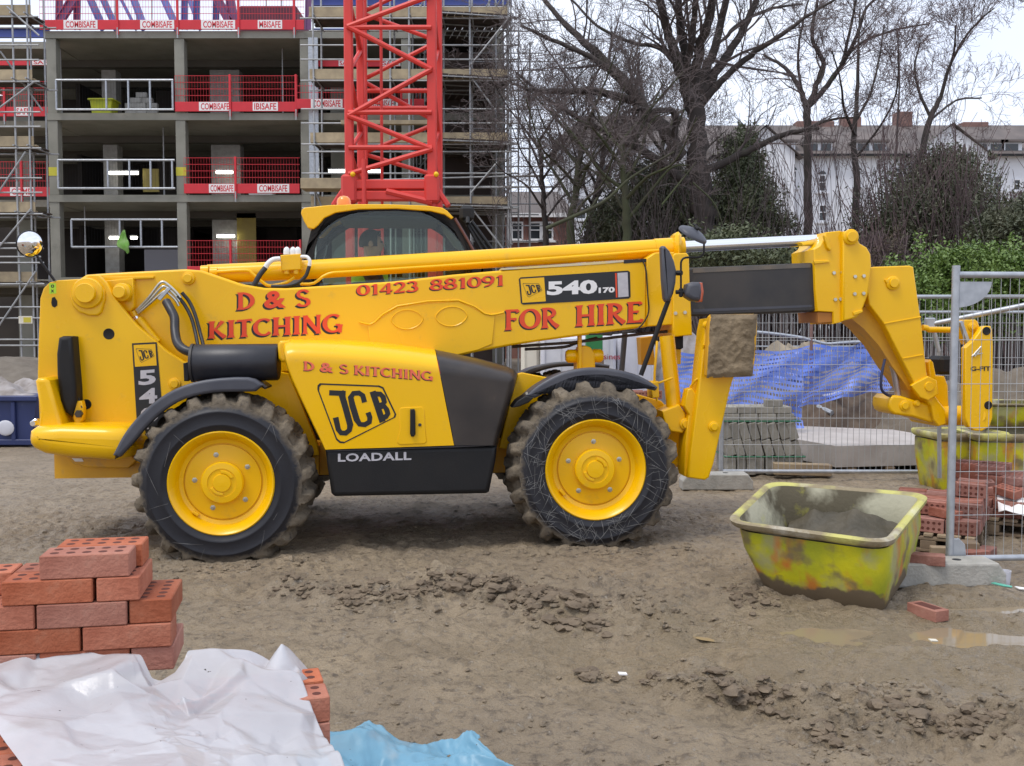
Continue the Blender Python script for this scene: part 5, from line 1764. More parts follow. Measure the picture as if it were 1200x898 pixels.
# -- cab --------------------------------------------------------------
YC0, YC1 = 1.42, 2.28
def cab_frame(yv, w):
    """glass opening outline in pixels on the near side"""
    return [(366.5, 305), (369, 290), (374.5, 268), (382, 257), (393, 250.8), (420, 247.4), (465, 246.4), (505, 249.4), (520, 253.4), (527, 260), (538, 280), (552, 300), (552, 360), (362, 360)]
outer = [(353, 362), (356, 304), (365, 268), (371, 257), (384, 248.5), (420, 244.4), (465, 243.4), (508, 246.2), (527, 251), (535, 260), (550, 282), (566, 305), (568, 362)]
def px_to_x(pts):
    return VX(pts, YC0)
gl = [(366.5, 306), (369, 290), (374.5, 268), (382, 257), (393, 250.8), (420, 247.4), (465, 246.4), (505, 249.4), (520, 253.4), (527, 260), (538, 280), (553, 306), (553, 360), (365, 360)]
def frame_ring(b, o_, i_, y0, y1, mi=0):
    # both loops resampled to equal counts
    def res(p, n):
        d = [0]
        for k in range(len(p)):
            a, q = p[k], p[(k + 1) % len(p)]
            d.append(d[-1] + math.hypot(a[0] - q[0], a[1] - q[1]))
        out = []
        for k in range(n):
            t = d[-1] * k / n
            j = max(i for i in range(len(p)) if d[i] <= t)
            q = (t - d[j]) / max(1e-9, d[j + 1] - d[j])
            a, c2 = p[j], p[(j + 1) % len(p)]
            out.append((a[0] + (c2[0] - a[0]) * q, a[1] + (c2[1] - a[1]) * q))
        return out
    n = 72
    A, B = res(o_, n), res(i_, n)
    vs = [(x, y0, z) for x, z in A] + [(x, y0, z) for x, z in B] + [(x, y1, z) for x, z in B] + [(x, y1, z) for x, z in A]
    fs = []
    for k in range(n):
        k2 = (k + 1) % n
        for a in range(4):
            a2 = (a + 1) % 4
            fs.append((a * n + k, a * n + k2, a2 * n + k2, a2 * n + k))
    b.add(vs, fs, mi)
outer_x = px_to_x([(362, 361)] + outer[1:-1] + [(567, 361)])
outer_x = px_to_x([(353.5, 364), (356, 304), (365, 268), (371, 257), (384, 248.5), (420, 244.4), (465, 243.4), (508, 246.2), (527, 251), (535, 260), (550, 282), (566, 305), (568, 364)])
gl_x = px_to_x(gl)
cab = bpy.data.objects.new("cab", None)
C.objects.link(cab); cab.parent = tele
b = MB(); frame_ring(b, outer_x, gl_x, YC0, YC0 + .05); b.build("window_frame", M['black'], cab, 40)
b = MB(); frame_ring(b, outer_x, gl_x, YC1, YC1 + .05); b.build("window_frame", M['black'], cab, 40)
for y in (YC0 + .02, YC1 + .02):
    b = MB(); b.plate(gl_x, y, y + .006); b.build("side_window", M['cab_glass'], cab, None)
# roof: a domed shell over both frames
roof_px = [(352.6, 250), (353.6, 245.8), (357, 243.4), (386, 240.4), (420, 239.4), (454, 239.4), (499, 241), (518, 243.4), (524, 247), (531.5, 255), (529, 257), (521, 251.4), (505, 247.6), (465, 244.6), (420, 245.4), (393, 249.4), (380, 255.6), (373, 264), (367.4, 268.6), (360.5, 267), (356, 259)]
b = MB(); b.plate(VX(roof_px, YC0 - .03), YC0 - .03, YC1 + .08, .007, 3, 0, .007)
b.build("cab_roof", M['yellow'], cab, 45)
# rear and front pillars joining the two frames (narrow, the screens are glass)
b = MB()
xr = gl_x[0][0]
xf = VP(527, 258, YC0).x
zt = VP(420, 245, YC0).z
b.box(((outer_x[1][0] + outer_x[3][0]) / 2, (YC0 + YC1) / 2, 1.45), (.06, YC1 - YC0, .8))
b.build("cab_back_panel", M['black'], cab)
b = MB()
p0, p1 = VP(529, 256, YC0), VP(566, 306, YC0)
q0, q1 = Vector((p0.x, YC1 + .04, p0.z)), Vector((p1.x, YC1 + .04, p1.z))
b.add([p0, p1, q1, q0], [(0, 1, 2, 3)])
b.build("windscreen", M['cab_glass'], cab, None)
b = MB()
b.box((VP(460, 380, YC0).x, (YC0 + YC1) / 2 + .02, .95), (VP(568, 380, YC0).x - VP(353, 380, YC0).x, YC1 - YC0 + .06, .55), None, 0, .03)
b.build("cab_body", M['black'], cab)
b = MB()      # roof lining and the grey quarter glass rubbers
x0_, x1_ = VP(395, 250, YC0).x, VP(515, 250, YC0).x
b.box(((x0_ + x1_) / 2, (YC0 + YC1) / 2, zt - .06), (x1_ - x0_, YC1 - YC0 - .1, .05), None, 0, .02)
b.build("roof_lining", mat('roof_lining', (.05, .05, .05), rough=.9), cab)
vplate("sun_blind", [(804 - 290, 256), (527, 261), (545, 296), (533, 290), (520, 272)], 2.1, 2.2, mat('pale_grey_blind', (.22, .25, .24), rough=.6), cab)
b = MB()      # wipers, bars and lamp at the front of the cab
for (a, q) in (((537, 262), (556, 294)), ((545, 258), (566, 296)), ((550, 262), (573, 296)), ((553, 260), (578, 294)), ((548, 255), (548, 262))):
    b.tube([VP(a[0], a[1], 1.8), VP(q[0], q[1], 1.75)], .016, 8)
b.build("front_guard_bars", M['black'], cab)
b = MB()
b.box(VP(547, 250.5, 1.9), (.13, .10, .14), None, 0, .03)
b.build("work_lamp", M['black'], cab)
vtube("crane_reflection", [(533, 256, 1.4), (546, 278, 1.4), (556, 296, 1.4)], .012, mat('dull_red_reflection', (.12, .045, .035), rough=.5), cab, 8, 1)  # dull red strip painting the crane's reflection on the cab front
c = VP(403, 240, 1.75)
b = MB(); b.lathe([(.062, -.005), (.062, .025), (.055, .05), (.035, .07), (0, .078)], c, 'Z', 20)
b.build("warning_beacon", M['orange'], cab, 50)
# seat and controls
b = MB()
sx = VP(436, 300, 1.75).x
b.box((sx - .02, 1.88, 1.30), (.46, .48, .12), None, 0, .04)
b.box((sx - .30, 1.88, 1.60), (.10, .46, .60), Matrix.Rotation(-.12, 3, 'Y'), 0, .04)
b.build("driver_seat", M['seat'], cab)
b = MB()
b.tube([(sx + .50, 1.88, 1.35), (sx + .42, 1.88, 1.62)], .03, 10)
ring = [(sx + .42 + .17 * math.cos(a) * .35, 1.88 + .17 * math.sin(a), 1.62 + .17 * math.cos(a) * .8) for a in [i * 2 * math.pi / 20 for i in range(21)]]
b.tube(ring, .014, 8)
b.build("steering_wheel", M['black'], cab, 50)

# -- the driver -----------------------------------------------------
driver_head = VP(437, 286, 1.86)
drv_w = Matrix.Translation(ORG) @ Matrix.Rotation(YAW, 4, 'Z')
def person_skin(name, joints, edges, m):
    me = bpy.data.meshes.new(name)
    me.from_pydata([j[0] for j in joints], edges, [])
    o = bpy.data.objects.new(name, me)
    C.objects.link(o)
    md = o.modifiers.new("skin", 'SKIN')
    me.skin_vertices if False else None
    if not me.skin_vertices:
        bm = bmesh.new(); bm.from_mesh(me); bm.verts.layers.skin.verify(); bm.to_mesh(me); bm.free()
    for i, sv in enumerate(me.skin_vertices[0].data):
        r = joints[i][1]
        sv.radius = r if isinstance(r, tuple) else (r, r)
        sv.use_root = (i == 0)
    md.use_smooth_shade = True
    sb = o.modifiers.new("sub", 'SUBSURF')
    sb.levels = 2; sb.render_levels = 2
    me.materials.append(m)
    dg = bpy.context.evaluated_depsgraph_get()
    me2 = bpy.data.meshes.new_from_object(o.evaluated_get(dg))
    bpy.data.objects.remove(o)
    me2.name = name
    for p in me2.polygons:
        p.use_smooth = True
    return me2
def seated_driver():
    # origin at the seat cushion, facing +x
    J = [((0, 0, .10), .15), ((.02, 0, .30), (.13, .17)), ((.02, 0, .48), (.12, .19)), ((.02, 0, .58), .075), ((.03, 0, .645), .062), ((.045, 0, .70), .085), ((.05, 0, .775), .098), ((.035, 0, .84), .085),
         ((.03, -.20, .50), .06), ((.14, -.25, .27), .05), ((.36, -.17, .33), .04), ((.44, -.14, .36), .032),
         ((.03, .20, .50), .06), ((.14, .25, .27), .05), ((.36, .17, .33), .04), ((.44, .14, .36), .032),
         ((.12, -.10, .10), .10), ((.45, -.13, .11), .075), ((.52, -.13, -.25), .055), ((.12, .10, .10), .10), ((.45, .13, .11), .075), ((.52, .13, -.25), .055)]
    E = [(0, 1), (1, 2), (2, 3), (3, 4), (4, 5), (5, 6), (6, 7), (2, 8), (8, 9), (9, 10), (10, 11), (2, 12), (12, 13), (13, 14), (14, 15), (0, 16), (16, 17), (17, 18), (0, 19), (19, 20), (20, 21)]
    me = person_skin("person", J, E, M['skin'])
    # nose, brow, ears: part of the same mesh
    bm = bmesh.new(); bm.from_mesh(me)
    for v in bm.verts:
        x, y, z = v.co
        if z > .66 and x > .08:
            d = math.exp(-((z - .755) / .022) ** 2 - (y / .016) ** 2)
            v.co.x += .026 * d
            v.co.x -= .010 * math.exp(-((z - .785) / .013) ** 2) * (1 - d)
            v.co.x += .008 * math.exp(-((z - .715) / .014) ** 2 - (y / .035) ** 2)
    bm.to_mesh(me); bm.free()
    return me
dm = seated_driver()
drv = meshobj("person", dm)
hl = driver_head - Vector((.05, 0, .765))
drv.location = drv_w @ Vector((hl.x, 1.86, hl.z))
drv.rotation_euler = (0, 0, YAW)
tag(drv, "dark-haired driver in a hi-vis vest seated in the telehandler cab", "person")
b = MB()
o = len(b.v)
hv = []
for i in range(13):
    th = math.pi * .60 * i / 12
    for j in range(24):
        ph = 2 * math.pi * j / 24
        x, y, z = .105 * math.sin(th) * math.cos(ph), .098 * math.sin(th) * math.sin(ph), .118 * math.cos(th)
        if x > .055 and z < .075:
            x = .055
        hv.append((.034 + x * 1.05, y * 1.05, .775 + z * 1.02))
b.add(hv, [(i * 24 + j, (i + 1) * 24 + j, (i + 1) * 24 + (j + 1) % 24, i * 24 + (j + 1) % 24) for i in range(12) for j in range(24)])
b.build("hair", M['hair'], drv, 60)
b = MB()
for s in (-1, 1):
    b.ball((.128, s * .034, .782), .011, 8, 6, 0)
b.build("eyes", M['black_print'], drv, 60)
b = MB()
for s in (-1, 1):
    b.ball((.035, s * .100, .755), .03, 10, 6, 0, (.7, .35, 1.1))
b.build("ears", M['skin'], drv, 60)
b = MB()
prof = [(.02, .19), (.20, .185), (.38, .205), (.50, .20), (.565, .12), (.585, .085)]
for k, (z, r) in enumerate(prof):
    for j in range(20):
        a = 2 * math.pi * j / 20
        b.v.append((.02 + r * .80 * math.cos(a), r * 1.08 * math.sin(a), z + .04))
b.f = [(k * 20 + j, k * 20 + (j + 1) % 20, (k + 1) * 20 + (j + 1) % 20, (k + 1) * 20 + j) for k in range(len(prof) - 1) for j in range(20)]
b.m = [1 if k in (1,) else 0 for k in range(len(prof) - 1) for j in range(20)]
b.build("hi_vis_vest", [M['hivis'], M['cloth_dark']], drv, 60)
b = MB()
for s in (-1, 1):
    b.tube(smoothpath([(.03, s * .19, .53), (.09, s * .235, .40), (.14, s * .255, .27), (.25, s * .22, .295), (.36, s * .17, .33)], 3), [.085, .08, .078, .074, .07, .068, .066, .064, .06, .056, .052, .05, .048], 12)
b.build("jacket_sleeves", M['cloth_dark'], drv, 60)
# ------------------------------------------------------------------ scaffolds
def scaffold(name, label, x0, x1, y0, depth, lifts, stds, top, group, braces=(), z_base=0.0, extra_ledgers=(), boards_span=None, stub=.35):
    """tube and board scaffold: standards at stds (x), lifts = board levels"""
    t = thing(name, label, "scaffold", ((x0 + x1) / 2, y0, 0), 0, group)
    O = Vector(((x0 + x1) / 2, y0, 0))
    def mk(nm, m, fn, sm=40):
        b = MB(); fn(b)
        b.v = [(v[0] - O.x, v[1] - O.y, v[2] - O.z) for v in b.v]
        return b.build(nm, m, t, sm)
    for x in stds:
        for yy in (y0, y0 + depth):
            jx = random.uniform(-.03, .03)
            mk("standard", M['galv_dull'], lambda b: b.tube([(x + jx, yy, z_base), (x - jx, yy, top)], .034, 8))
    for z in lifts:
        bs = boards_span or (x0, x1)
        nb = 5
        for k in range(nb):
            yy = y0 + .10 + (depth - .15) * (k + .5) / nb
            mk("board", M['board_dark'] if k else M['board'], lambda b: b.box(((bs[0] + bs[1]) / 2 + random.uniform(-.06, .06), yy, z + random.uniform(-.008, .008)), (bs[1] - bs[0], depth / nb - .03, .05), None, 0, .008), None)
        mk("toe_board", M['board'], lambda b: b.box(((bs[0] + bs[1]) / 2, y0 + .05, z + .13), (bs[1] - bs[0], .045, .36), None, 0, .008), None)
        for x in stds:
            mk("transom", M['galv_dull'], lambda b: b.tube([(x + .07, y0 - stub, z - .06), (x + .07, y0 + depth + .3, z - .06)], .028, 7))
        for dz in (-.12, .62, 1.12):
            mk("ledger", M['galv_dull'], lambda b: b.tube([(x0 - .3, y0 - .05, z + dz), (x1 + .3, y0 - .05, z + dz)], .030, 8))
        mk("ledger", M['galv_dull'], lambda b: b.tube([(x0 - .3, y0 + depth + .05, z - .1), (x1 + .3, y0 + depth + .05, z - .1)], .030, 7))
    for (p, q) in braces:
        mk("brace", M['galv_dull'], lambda b: b.tube([p, q], .032, 8))
    for (p, q) in extra_ledgers:
        mk("ledger", M['galv_dull'], lambda b: b.tube([p, q], .030, 8))
    return t
dL = 36.0
zl = [Z(py, dL, 25) for py in (16, 92, 170, 247, 329)]
xs = lambda px: X(px, dL)
scaffold("scaffold", "tube and board scaffold at the left end of the building", xs(-45), xs(45), dL, 1.3, zl, [xs(-40), xs(25), xs(41)], Z(-30, dL), "scaffolds on the building",
         braces=[(P(-6, 232, 35.9), P(30, 178, 35.9)), (P(-10, 300, 35.9), P(36, 245, 35.9)), (P(-8, 132, 35.9), P(40, 96, 35.9)), (P(-10, 395, 35.9), P(42, 318, 35.9)), (P(0, 60, 36.4), P(50, 130, 37.2)), (P(8, 8, 35.9), P(46, 42, 35.9))],
         extra_ledgers=[(P(-20, py, 35.95), P(48, py, 35.95)) for py in (285, 301, 360, 373, 398, 405)])
dR = 37.0
zr = [Z(py, dR, 500) for py in (18, 91, 165.5, 240.5)]
xs = lambda px: X(px, dR)
scaffold("scaffold", "long tube and board scaffold behind the red crane mast", xs(366), xs(597), dR, 1.5, zr, [xs(371), xs(425), xs(459), xs(481), xs(518), xs(552), xs(596)], Z(-40, dR), "scaffolds on the building",
         braces=[(P(552, 76, 36.9), P(597, 20, 36.9)), (P(552, 90, 36.9), P(578, 126, 36.9)), (P(552, 226, 36.9), P(583, 190, 36.9)), (P(552, 243, 36.9), P(600, 305, 36.9)), (P(366, 215, 36.9), P(380, 250, 36.9))],
         extra_ledgers=[(P(366, 213, 36.95), P(660, 205, 36.95)), (P(366, 219, 36.95), P(660, 219, 36.95)), (P(360, 178, 36.95), P(600, 178, 36.95))])
# extra boards: a short lift by the columns, a loose plank half way up
b = MB(); b.box((0, 0, 0), (xs(405) - xs(356), .05, .36), None, 0, .01)
# the return scaffold running back along the building's right side
RD = Vector((-2.1, 9.7, 0)).normalized()
RN = Vector((RD.y, -RD.x, 0))
t = thing("scaffold", "return scaffold running back along the right side of the building", "scaffold", (xs(597), dR, 0), 0, "scaffolds on the building")
R3 = Matrix((RD, Vector((-RD.y, RD.x, 0)), Vector((0, 0, 1)))).transposed()
L_R = 11.0
for z in zr + [Z(240.5, dR) - 3.1]:
    for k in range(9):
        off = -.15 - .27 * k
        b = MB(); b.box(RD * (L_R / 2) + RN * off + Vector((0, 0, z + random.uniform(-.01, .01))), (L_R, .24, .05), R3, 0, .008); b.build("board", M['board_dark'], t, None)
    b = MB(); b.box(RD * (L_R / 2) + RN * -.02 + Vector((0, 0, z + .14)), (L_R, .045, .26), R3, 0, .008); b.build("toe_board", M['board'], t, None)
    for dz in (-.14, .6, 1.1, 1.7):
        for off in (.05, -2.5):
            b = MB(); b.tube([RD * -.3 + RN * off + Vector((0, 0, z + dz)), RD * (L_R + .4) + RN * off + Vector((0, 0, z + dz))], .028, 6); b.build("ledger", M['galv_dull'], t, 40)
    for k in range(9):
        b = MB(); b.tube([RD * (k * 1.35) + RN * .35 + Vector((0, 0, z - .06)), RD * (k * 1.35) + RN * -2.6 + Vector((0, 0, z - .06))], .026, 6); b.build("transom", M['galv_dull'], t, 40)
for k in range(9):
    for off in (.05, -2.5):
        b = MB(); b.tube([RD * (k * 1.35) + RN * off, RD * (k * 1.35) + RN * off + Vector((0, 0, 14.6))], .032, 7); b.build("standard", M['galv_dull'], t, 40)
# open lattice of tubes standing out from the corner
t2 = thing("scaffold", "open lattice of thin scaffold tubes beside the bare trees at the right corner", "scaffold", (xs(600), dR + 1, 0), 0, "scaffolds on the building")
for k in range(4):
    for j in range(2):
        b = MB(); x_ = -.6 + k * .42; b.tube([(x_, j * 1.2, 0), (x_, j * 1.2, 13.6 - k * .5)], .028, 6); b.build("standard", M['galv_dull'], t2, 40)
for k in range(26):
    z = 1.2 + k * .47
    b = MB(); b.tube([(-1.7 + .1 * (k % 3), .6 * (k % 3), z), (1.0 + .35 * ((k * 7) % 5) * .5, .6 * (k % 3), z)], .024, 6); b.build("ledger", M['galv_dull'], t2, 40)
# loose scaffold plank lying half way up behind the crane
b = MB(); b.box((0, 0, 0), (X(505, 36) - X(400, 36), .24, .14), None, 0, .01)
o = b.build("scaffold_plank", M['board'], None, None); o.location = P(452, 144, 36.6)
tag(o, "single pale plank on the scaffold behind the red crane mast", "plank")
b = MB(); b.box((0, 0, 0), (X(405, 36.5) - X(356, 36.5), .9, .36), None, 0, .01)
o = b.build("scaffold_platform", M['board'], None, None); o.location = P(380, 217, 36.3)
tag(o, "pale boarded platform beside the third concrete column", "platform")
# brick stair tower seen dark behind the scaffold
b = MB(); b.box((0, 0, 6.2), (2.3, 5, 12.4), None, 0, .05)
o = b.build("stair_tower", mat('dark_brown_wall', (.06, .045, .04), (.085, .06, .05), scale=1, rough=.9), None, None); o.location = (X(548, 42), 43.0, 0)
tag(o, "dark brown stair tower behind the right scaffold", "tower")

# ------------------------------------------------------------------ red tower crane mast
dC = 23.0
cx0, cx1 = X(411.5, dC), X(507.5, dC)
mw_ = cx1 - cx0
t = thing("crane_mast", "red lattice mast of a tower crane behind the telehandler cab", "crane", ((cx0 + cx1) / 2, dC, 0))
h_ = mw_ / 2
ZB, ZT = Z(238, dC), Z(-60, dC)
for sx in (-1, 1):
    for sy in (0, 1):
        b = MB(); b.box((sx * h_, sy * mw_, (ZT) / 2), (.19 if sx < 0 else .21, .19, ZT), None, 0, .03); b.build("mast_leg", M['crane_red'], t, None)
nodes_l = [Z(py, dC) for py in (35, 138, 238, -70)]
zig = [(27 + 0, 0), (0, 0)]
def mast_tube(p, q, r=.055, nm="lattice_bar"):
    b = MB(); b.tube([p, q], r, 8); b.build(nm, M['crane_red'], t, 40)
zz = [Z(py, dC) for py in (205, 176, 137, 83, 33, -3, -50)]
side = [-1, 1, -1, 1, -1, 1, -1]
for k in range(len(zz) - 1):
    mast_tube((side[k] * h_, -.12, zz[k]), (side[k + 1] * h_, -.12, zz[k + 1]), .058)
    mast_tube((-side[k] * h_, mw_ + .1, zz[k] + .25), (-side[k + 1] * h_, mw_ + .1, zz[k + 1] + .25), .052)
    for sx in (-1, 1):
        a, c2 = (0, mw_) if k % 2 else (mw_, 0)
        mast_tube((sx * h_, a, zz[k]), (sx * h_, c2, zz[k + 1]), .055)
for py in (174, 133, 106, 84, 34):
    mast_tube((-h_, -.11 if py in (174, 133, 34) else mw_, Z(py, dC)), (h_, -.11 if py in (174, 133, 34) else mw_, Z(py, dC)), .055)
for px in (431, 449):                                        # the climbing ladder inside
    x_ = X(px, dC + .8) - (cx0 + cx1) / 2
    mast_tube((x_, .8, 1), (x_, .8, ZT), .035, "ladder_rail")
for k in range(34):
    z = 2 + k * .32
    x0_, x1_ = X(431, dC + .8) - (cx0 + cx1) / 2, X(449, dC + .8) - (cx0 + cx1) / 2
    if k % 3 == 0:
        mast_tube((x0_, .8, z), (x1_, .8, z), .018, "ladder_rung")
b = MB()
for z in (Z(217, dC), Z(230, dC)):
    b.box((0, 0, z), (mw_, .26, .22), None, 0, .03)
b.build("base_beam", M['crane_red'], t, None)
for sx in (-1, 1):
    b = MB()
    b.box((sx * h_, -.02, Z(222, dC)), (.34, .34, .62), None, 0, .05)
    b.box((sx * (h_ + .22), 0, Z(231, dC)), (.12, .26, .52), Matrix.Rotation(sx * -.6, 3, 'Y'), 0, .03)
    b.build("base_joint", M['crane_red'], t, None)
    b = MB(); b.ball((sx * h_ + .10, -.2, Z(206, dC)), .06, 8, 6); b.build("yellow_cap", M['yellow'], t)
mast_tube((-h_ * .1, -.1, Z(225, dC)), (h_, -.1, Z(238, dC)), .08)
mast_tube((X(432, dC) - (cx0 + cx1) / 2, -.4, 1.0), (X(431, dC) - (cx0 + cx1) / 2, -.4, Z(190, dC)), .05, "grey_pipe")

# ------------------------------------------------------------------ fence panels
def fence_panel(label, p0, p1, z0, z1, mesh_dx=.062, mesh_dz=.29, brace=None, group="site fence panels", wire=.0021, r=.021, rails=()):
    p0, p1 = Vector(p0), Vector(p1)
    L = (p1 - p0).length
    a = math.atan2(p1.y - p0.y, p1.x - p0.x)
    t = thing("site_fence", label, "fence", (p0.x, p0.y, 0), a, group)
    for x in (0, L):
        b = MB(); b.tube([(x, 0, z0 - .06), (x, 0, z1 + .06)], r * 1.2, 12); b.build("post", M['galv'], t, 40)
    for z in (z0, z1):
        b = MB(); b.tube([(0, 0, z), (L, 0, z)], r, 12); b.build("rail", M['galv'], t, 40)
    for z in rails:
        b = MB(); b.tube([(0, 0, z), (L, 0, z)], r * .6, 8); b.build("rail", M['galv'], t, 40)
    b = MB()
    for x in np.arange(mesh_dx, L, mesh_dx):
        b.tube([(x, .004, z0), (x, .004, z1)], wire, 4, cap=False)
    for z in np.arange(z0 + mesh_dz, z1, mesh_dz):
        b.tube([(0, -.002, z), (L, -.002, z)], wire * 1.15, 4, cap=False)
    b.build("wire_mesh", M['wire'], t, None, "stuff")
    return t, L
nf0 = P(1112.5, 660, 6.72)
nf, L = fence_panel("near galvanised fence panel with a tall post beside the yellow tub", (nf0.x, 6.72, 0), (nf0.x + 3.4, 6.95, 0), .125, 2.0)
b = MB()
pts = [(0.02, -.03), (.24, -.03)] + [(.24 * math.cos(a), -.03 - .17 * math.sin(a)) for a in [k * math.pi / 16 for k in range(1, 9)]]
b.plate([(x, z + 1.985) for x, z in pts], -.008, .002, 0)
b.build("corner_plate", M['galv'], nf, None)
b = MB(); b.plate([(0.02, .14), (.11, .14), (.10, .22), (.06, .26), (.02, .26)], -.012, .012, .004); b.build("corner_plate", M['galv'], nf, None)
ff0, ff1 = P(845, 540, 11.07), P(1226, 540, 11.0)
ff, L = fence_panel("fence panel in front of the grey paver stack and the concrete slab", (ff0.x, 11.07, 0), (ff1.x, 11.0, 0), .10, 1.99, wire=.0027)
ff2_, L = fence_panel("fence panel continuing to the right edge behind the yellow tubs", (ff1.x + .08, 11.0, 0), (ff1.x + 3.5, 10.8, 0), .10, 1.99, wire=.0027)
for k, (a, c2) in enumerate(((830, 1040), (1045, 1290))):
    q0, q1 = P(a, 500, 17.0), P(c2, 500, 17.0)
    fence_panel(("far fence panel behind the blue netting", "far fence panel in front of the green hedge")[k], (q0.x, 17.0, 0), (q1.x, 17.2, 0), .0, 1.92, wire=.0035, mesh_dx=.06, rails=(1.35,) if k == 0 else ())
# leaning brace pole with its stay
t = thing("fence_brace", "pale sloping brace pole with stay behind the near fence post", "brace", P(1092, 380, 9.6))
b = MB(); b.tube([(0, 0, 0), P(1215, 355, 9.2) - P(1092, 380, 9.6)], .024, 10); b.build("brace_pole", M['galv'], t, 40)
b = MB(); b.tube([P(1092, 378, 9.6) - t.location, P(1100, 412, 9.6) - t.location], .022, 10); b.build("brace_stay", M['galv'], t, 40)
b = MB(); b.box((-.02, 0, .0), (.09, .06, .12), None, 0, .01); b.build("brace_clamp", M['galv'], t, None)
b = MB(); b.tube([P(1100, 412, 9.6) - t.location, P(1101, 560, 9.6) - t.location], .02, 8); b.build("brace_foot", M['galv_dull'], t, 40)
# the sagging handrail behind the netting
t = thing("handrail", "thin sagging grey handrail above the blue netting", "rail", P(955, 480, 15))
b = MB(); b.tube(smoothpath([P(px, py, 15.0) - t.location for px, py in ((884, 389), (905, 391), (935, 395), (952, 399), (968, 403), (985, 402), (1010, 401), (1030, 404))], 3), .022, 8); b.build("rail", M['galv'], t, 40)
b = MB(); b.tube([P(950, 512, 15) - t.location, P(951, 366, 15) - t.location], .024, 8); b.build("rail_post", M['chimney'], t, 40)

# fence feet
def foot(label, x, y, rz, L=.68, W=.22, H=.135, z=0.0):
    t = thing("ballast_block", label, "concrete block", (x, y, z), rz, "concrete fence feet")
    b = MB(); b.plate([(-L / 2, 0), (L / 2, 0), (L / 2, H * .55), (L / 2 - .05, H), (-L / 2 + .05, H), (-L / 2, H * .55)], -W / 2, W / 2, .012, 2, 0, .012)
    b.build("block", M['foot_block'], t, None)
    b = MB()
    for x_ in (-.10, .10):
        b.lathe([(0, H + .002), (.028, H + .002), (.03, H - .02)], (x_, 0, 0), 'Z', 14)
    b.build("socket", M['black'], t, 40)
    return t
c = PG(1116, 694)
foot("grey concrete fence foot under the near fence post", c.x + .02, c.y + .22, .02, .74, .24, .155)
c = PG(842, 575)
foot("muddy concrete fence foot below the stabiliser leg", c.x, c.y + .15, .0, .72, .26, .16)

# ------------------------------------------------------------------ blue barrier netting
def net(label, top, bot, d0, d1, seedk, rows=15, mi_red=()):
    """net hung along a path: top/bot pixel rows at depths d0..d1, rows of slots left open"""
    t_pts = [P(a, b2, d0 + (d1 - d0) * k / (len(top) - 1)) for k, (a, b2) in enumerate(top)]
    b_pts = [P(a, b2, d0 + (d1 - d0) * k / (len(bot) - 1)) for k, (a, b2) in enumerate(bot)]
    T, B_ = smoothpath(t_pts, 14), smoothpath(b_pts, 14)
    n = min(len(T), len(B_))
    NS, NR = 110, rows
    b = MB()
    def pt(u, v):
        k = u * (n - 1); i = min(int(k), n - 2); q = k - i
        p = (T[i] * (1 - q) + T[i + 1] * q) * (1 - v) + (B_[i] * (1 - q) + B_[i + 1] * q) * v
        w = .05 * math.sin(u * 9 + seedk + v * 5.5) + .035 * math.sin(u * 15 + v * 13 + seedk * 2) + .02 * math.sin(u * 41 + v * 3)
        sag = .035 * math.sin(u * 7 + v * 3 + seedk) + .018 * math.sin(u * 19 + v * 11 + seedk)
        return p + Vector((0, w * (.3 + v), sag))
    # long bands between the rows of slots, and short ties through them
    for r in range(NR):
        v0, v1 = r / NR, (r + .55) / NR
        pr = [pt(i / NS, v0) for i in range(NS + 1)] + [pt(i / NS, v1) for i in range(NS + 1)]
        b.add(pr, [(i, i + 1, NS + 2 + i, NS + 1 + i) for i in range(NS)], 1 if r in mi_red else 0)
        if r < NR - 1:
            v2 = (r + 1) / NR
            for i in range(0, NS, 2):
                u0 = (i + (r % 2) * 1.0) / NS; u1 = u0 + .75 / NS
                if u1 > 1: continue
                b.add([pt(u0, v1), pt(u1, v1), pt(u1, v2), pt(u0, v2)], [(0, 1, 2, 3)], 1 if r in mi_red else 0)
    o = b.build("barrier_net", [M['net'], M['net_red']], None, 50)
    tag(o, label, "netting", "blue barrier nets")
    return o
net("long pale blue barrier net standing behind the paver stack", [(788, 418), (830, 414), (880, 411), (940, 414)], [(788, 492), (830, 494), (880, 500), (942, 500)], 13.4, 13.0, 1.0, 15, ())
net("blue barrier net sloping away behind the gooseneck", [(936, 413), (985, 404), (1020, 402), (1046, 410)], [(936, 478), (975, 474), (1015, 463), (1046, 455)], 13.6, 14.6, 2.3, 13)
net("far crumpled blue net behind the stabiliser foot", [(890, 417), (930, 409), (980, 408), (1040, 412)], [(890, 452), (930, 452), (980, 450), (1040, 452)], 15.2, 15.6, 4.1, 8)

# soil heaps and rubble behind the fences
def heap(name, label, cat, cx_, cy_, rx, ry, h, m, seed, z0=-.05, kind=None):
    n = 44
    vs, fs = [], []
    us = np.linspace(-1, 1, n)
    U, V = np.meshgrid(us, us)
    rr = np.hypot(U, V)
    H = np.clip(1 - rr ** 2, 0, 1) ** .8
    Zz = z0 + h * H * (1 + (.12 if name == 'sand_heap' else .35) * fbm(U * 2 + seed, V * 2, 1.0, 4, seed)) + .10 * h * fbm(U * 6, V * 6 + seed, 1.5, 3, seed + 2) * (H > 0)
    for j in range(n):
        for i in range(n):
            vs.append((U[j, i] * rx, V[j, i] * ry, Zz[j, i] if rr[j, i] < 1 else z0 - .05))
    fs = [(j * n + i, j * n + i + 1, (j + 1) * n + i + 1, (j + 1) * n + i) for j in range(n - 1) for i in range(n - 1)]
    b = MB(); b.add(vs, fs)
    o = b.build(name, m, None, 60)
    o.location = (cx_, cy_, 0)
    if kind:
        o["kind"] = kind
    else:
        tag(o, label, cat)
    return o
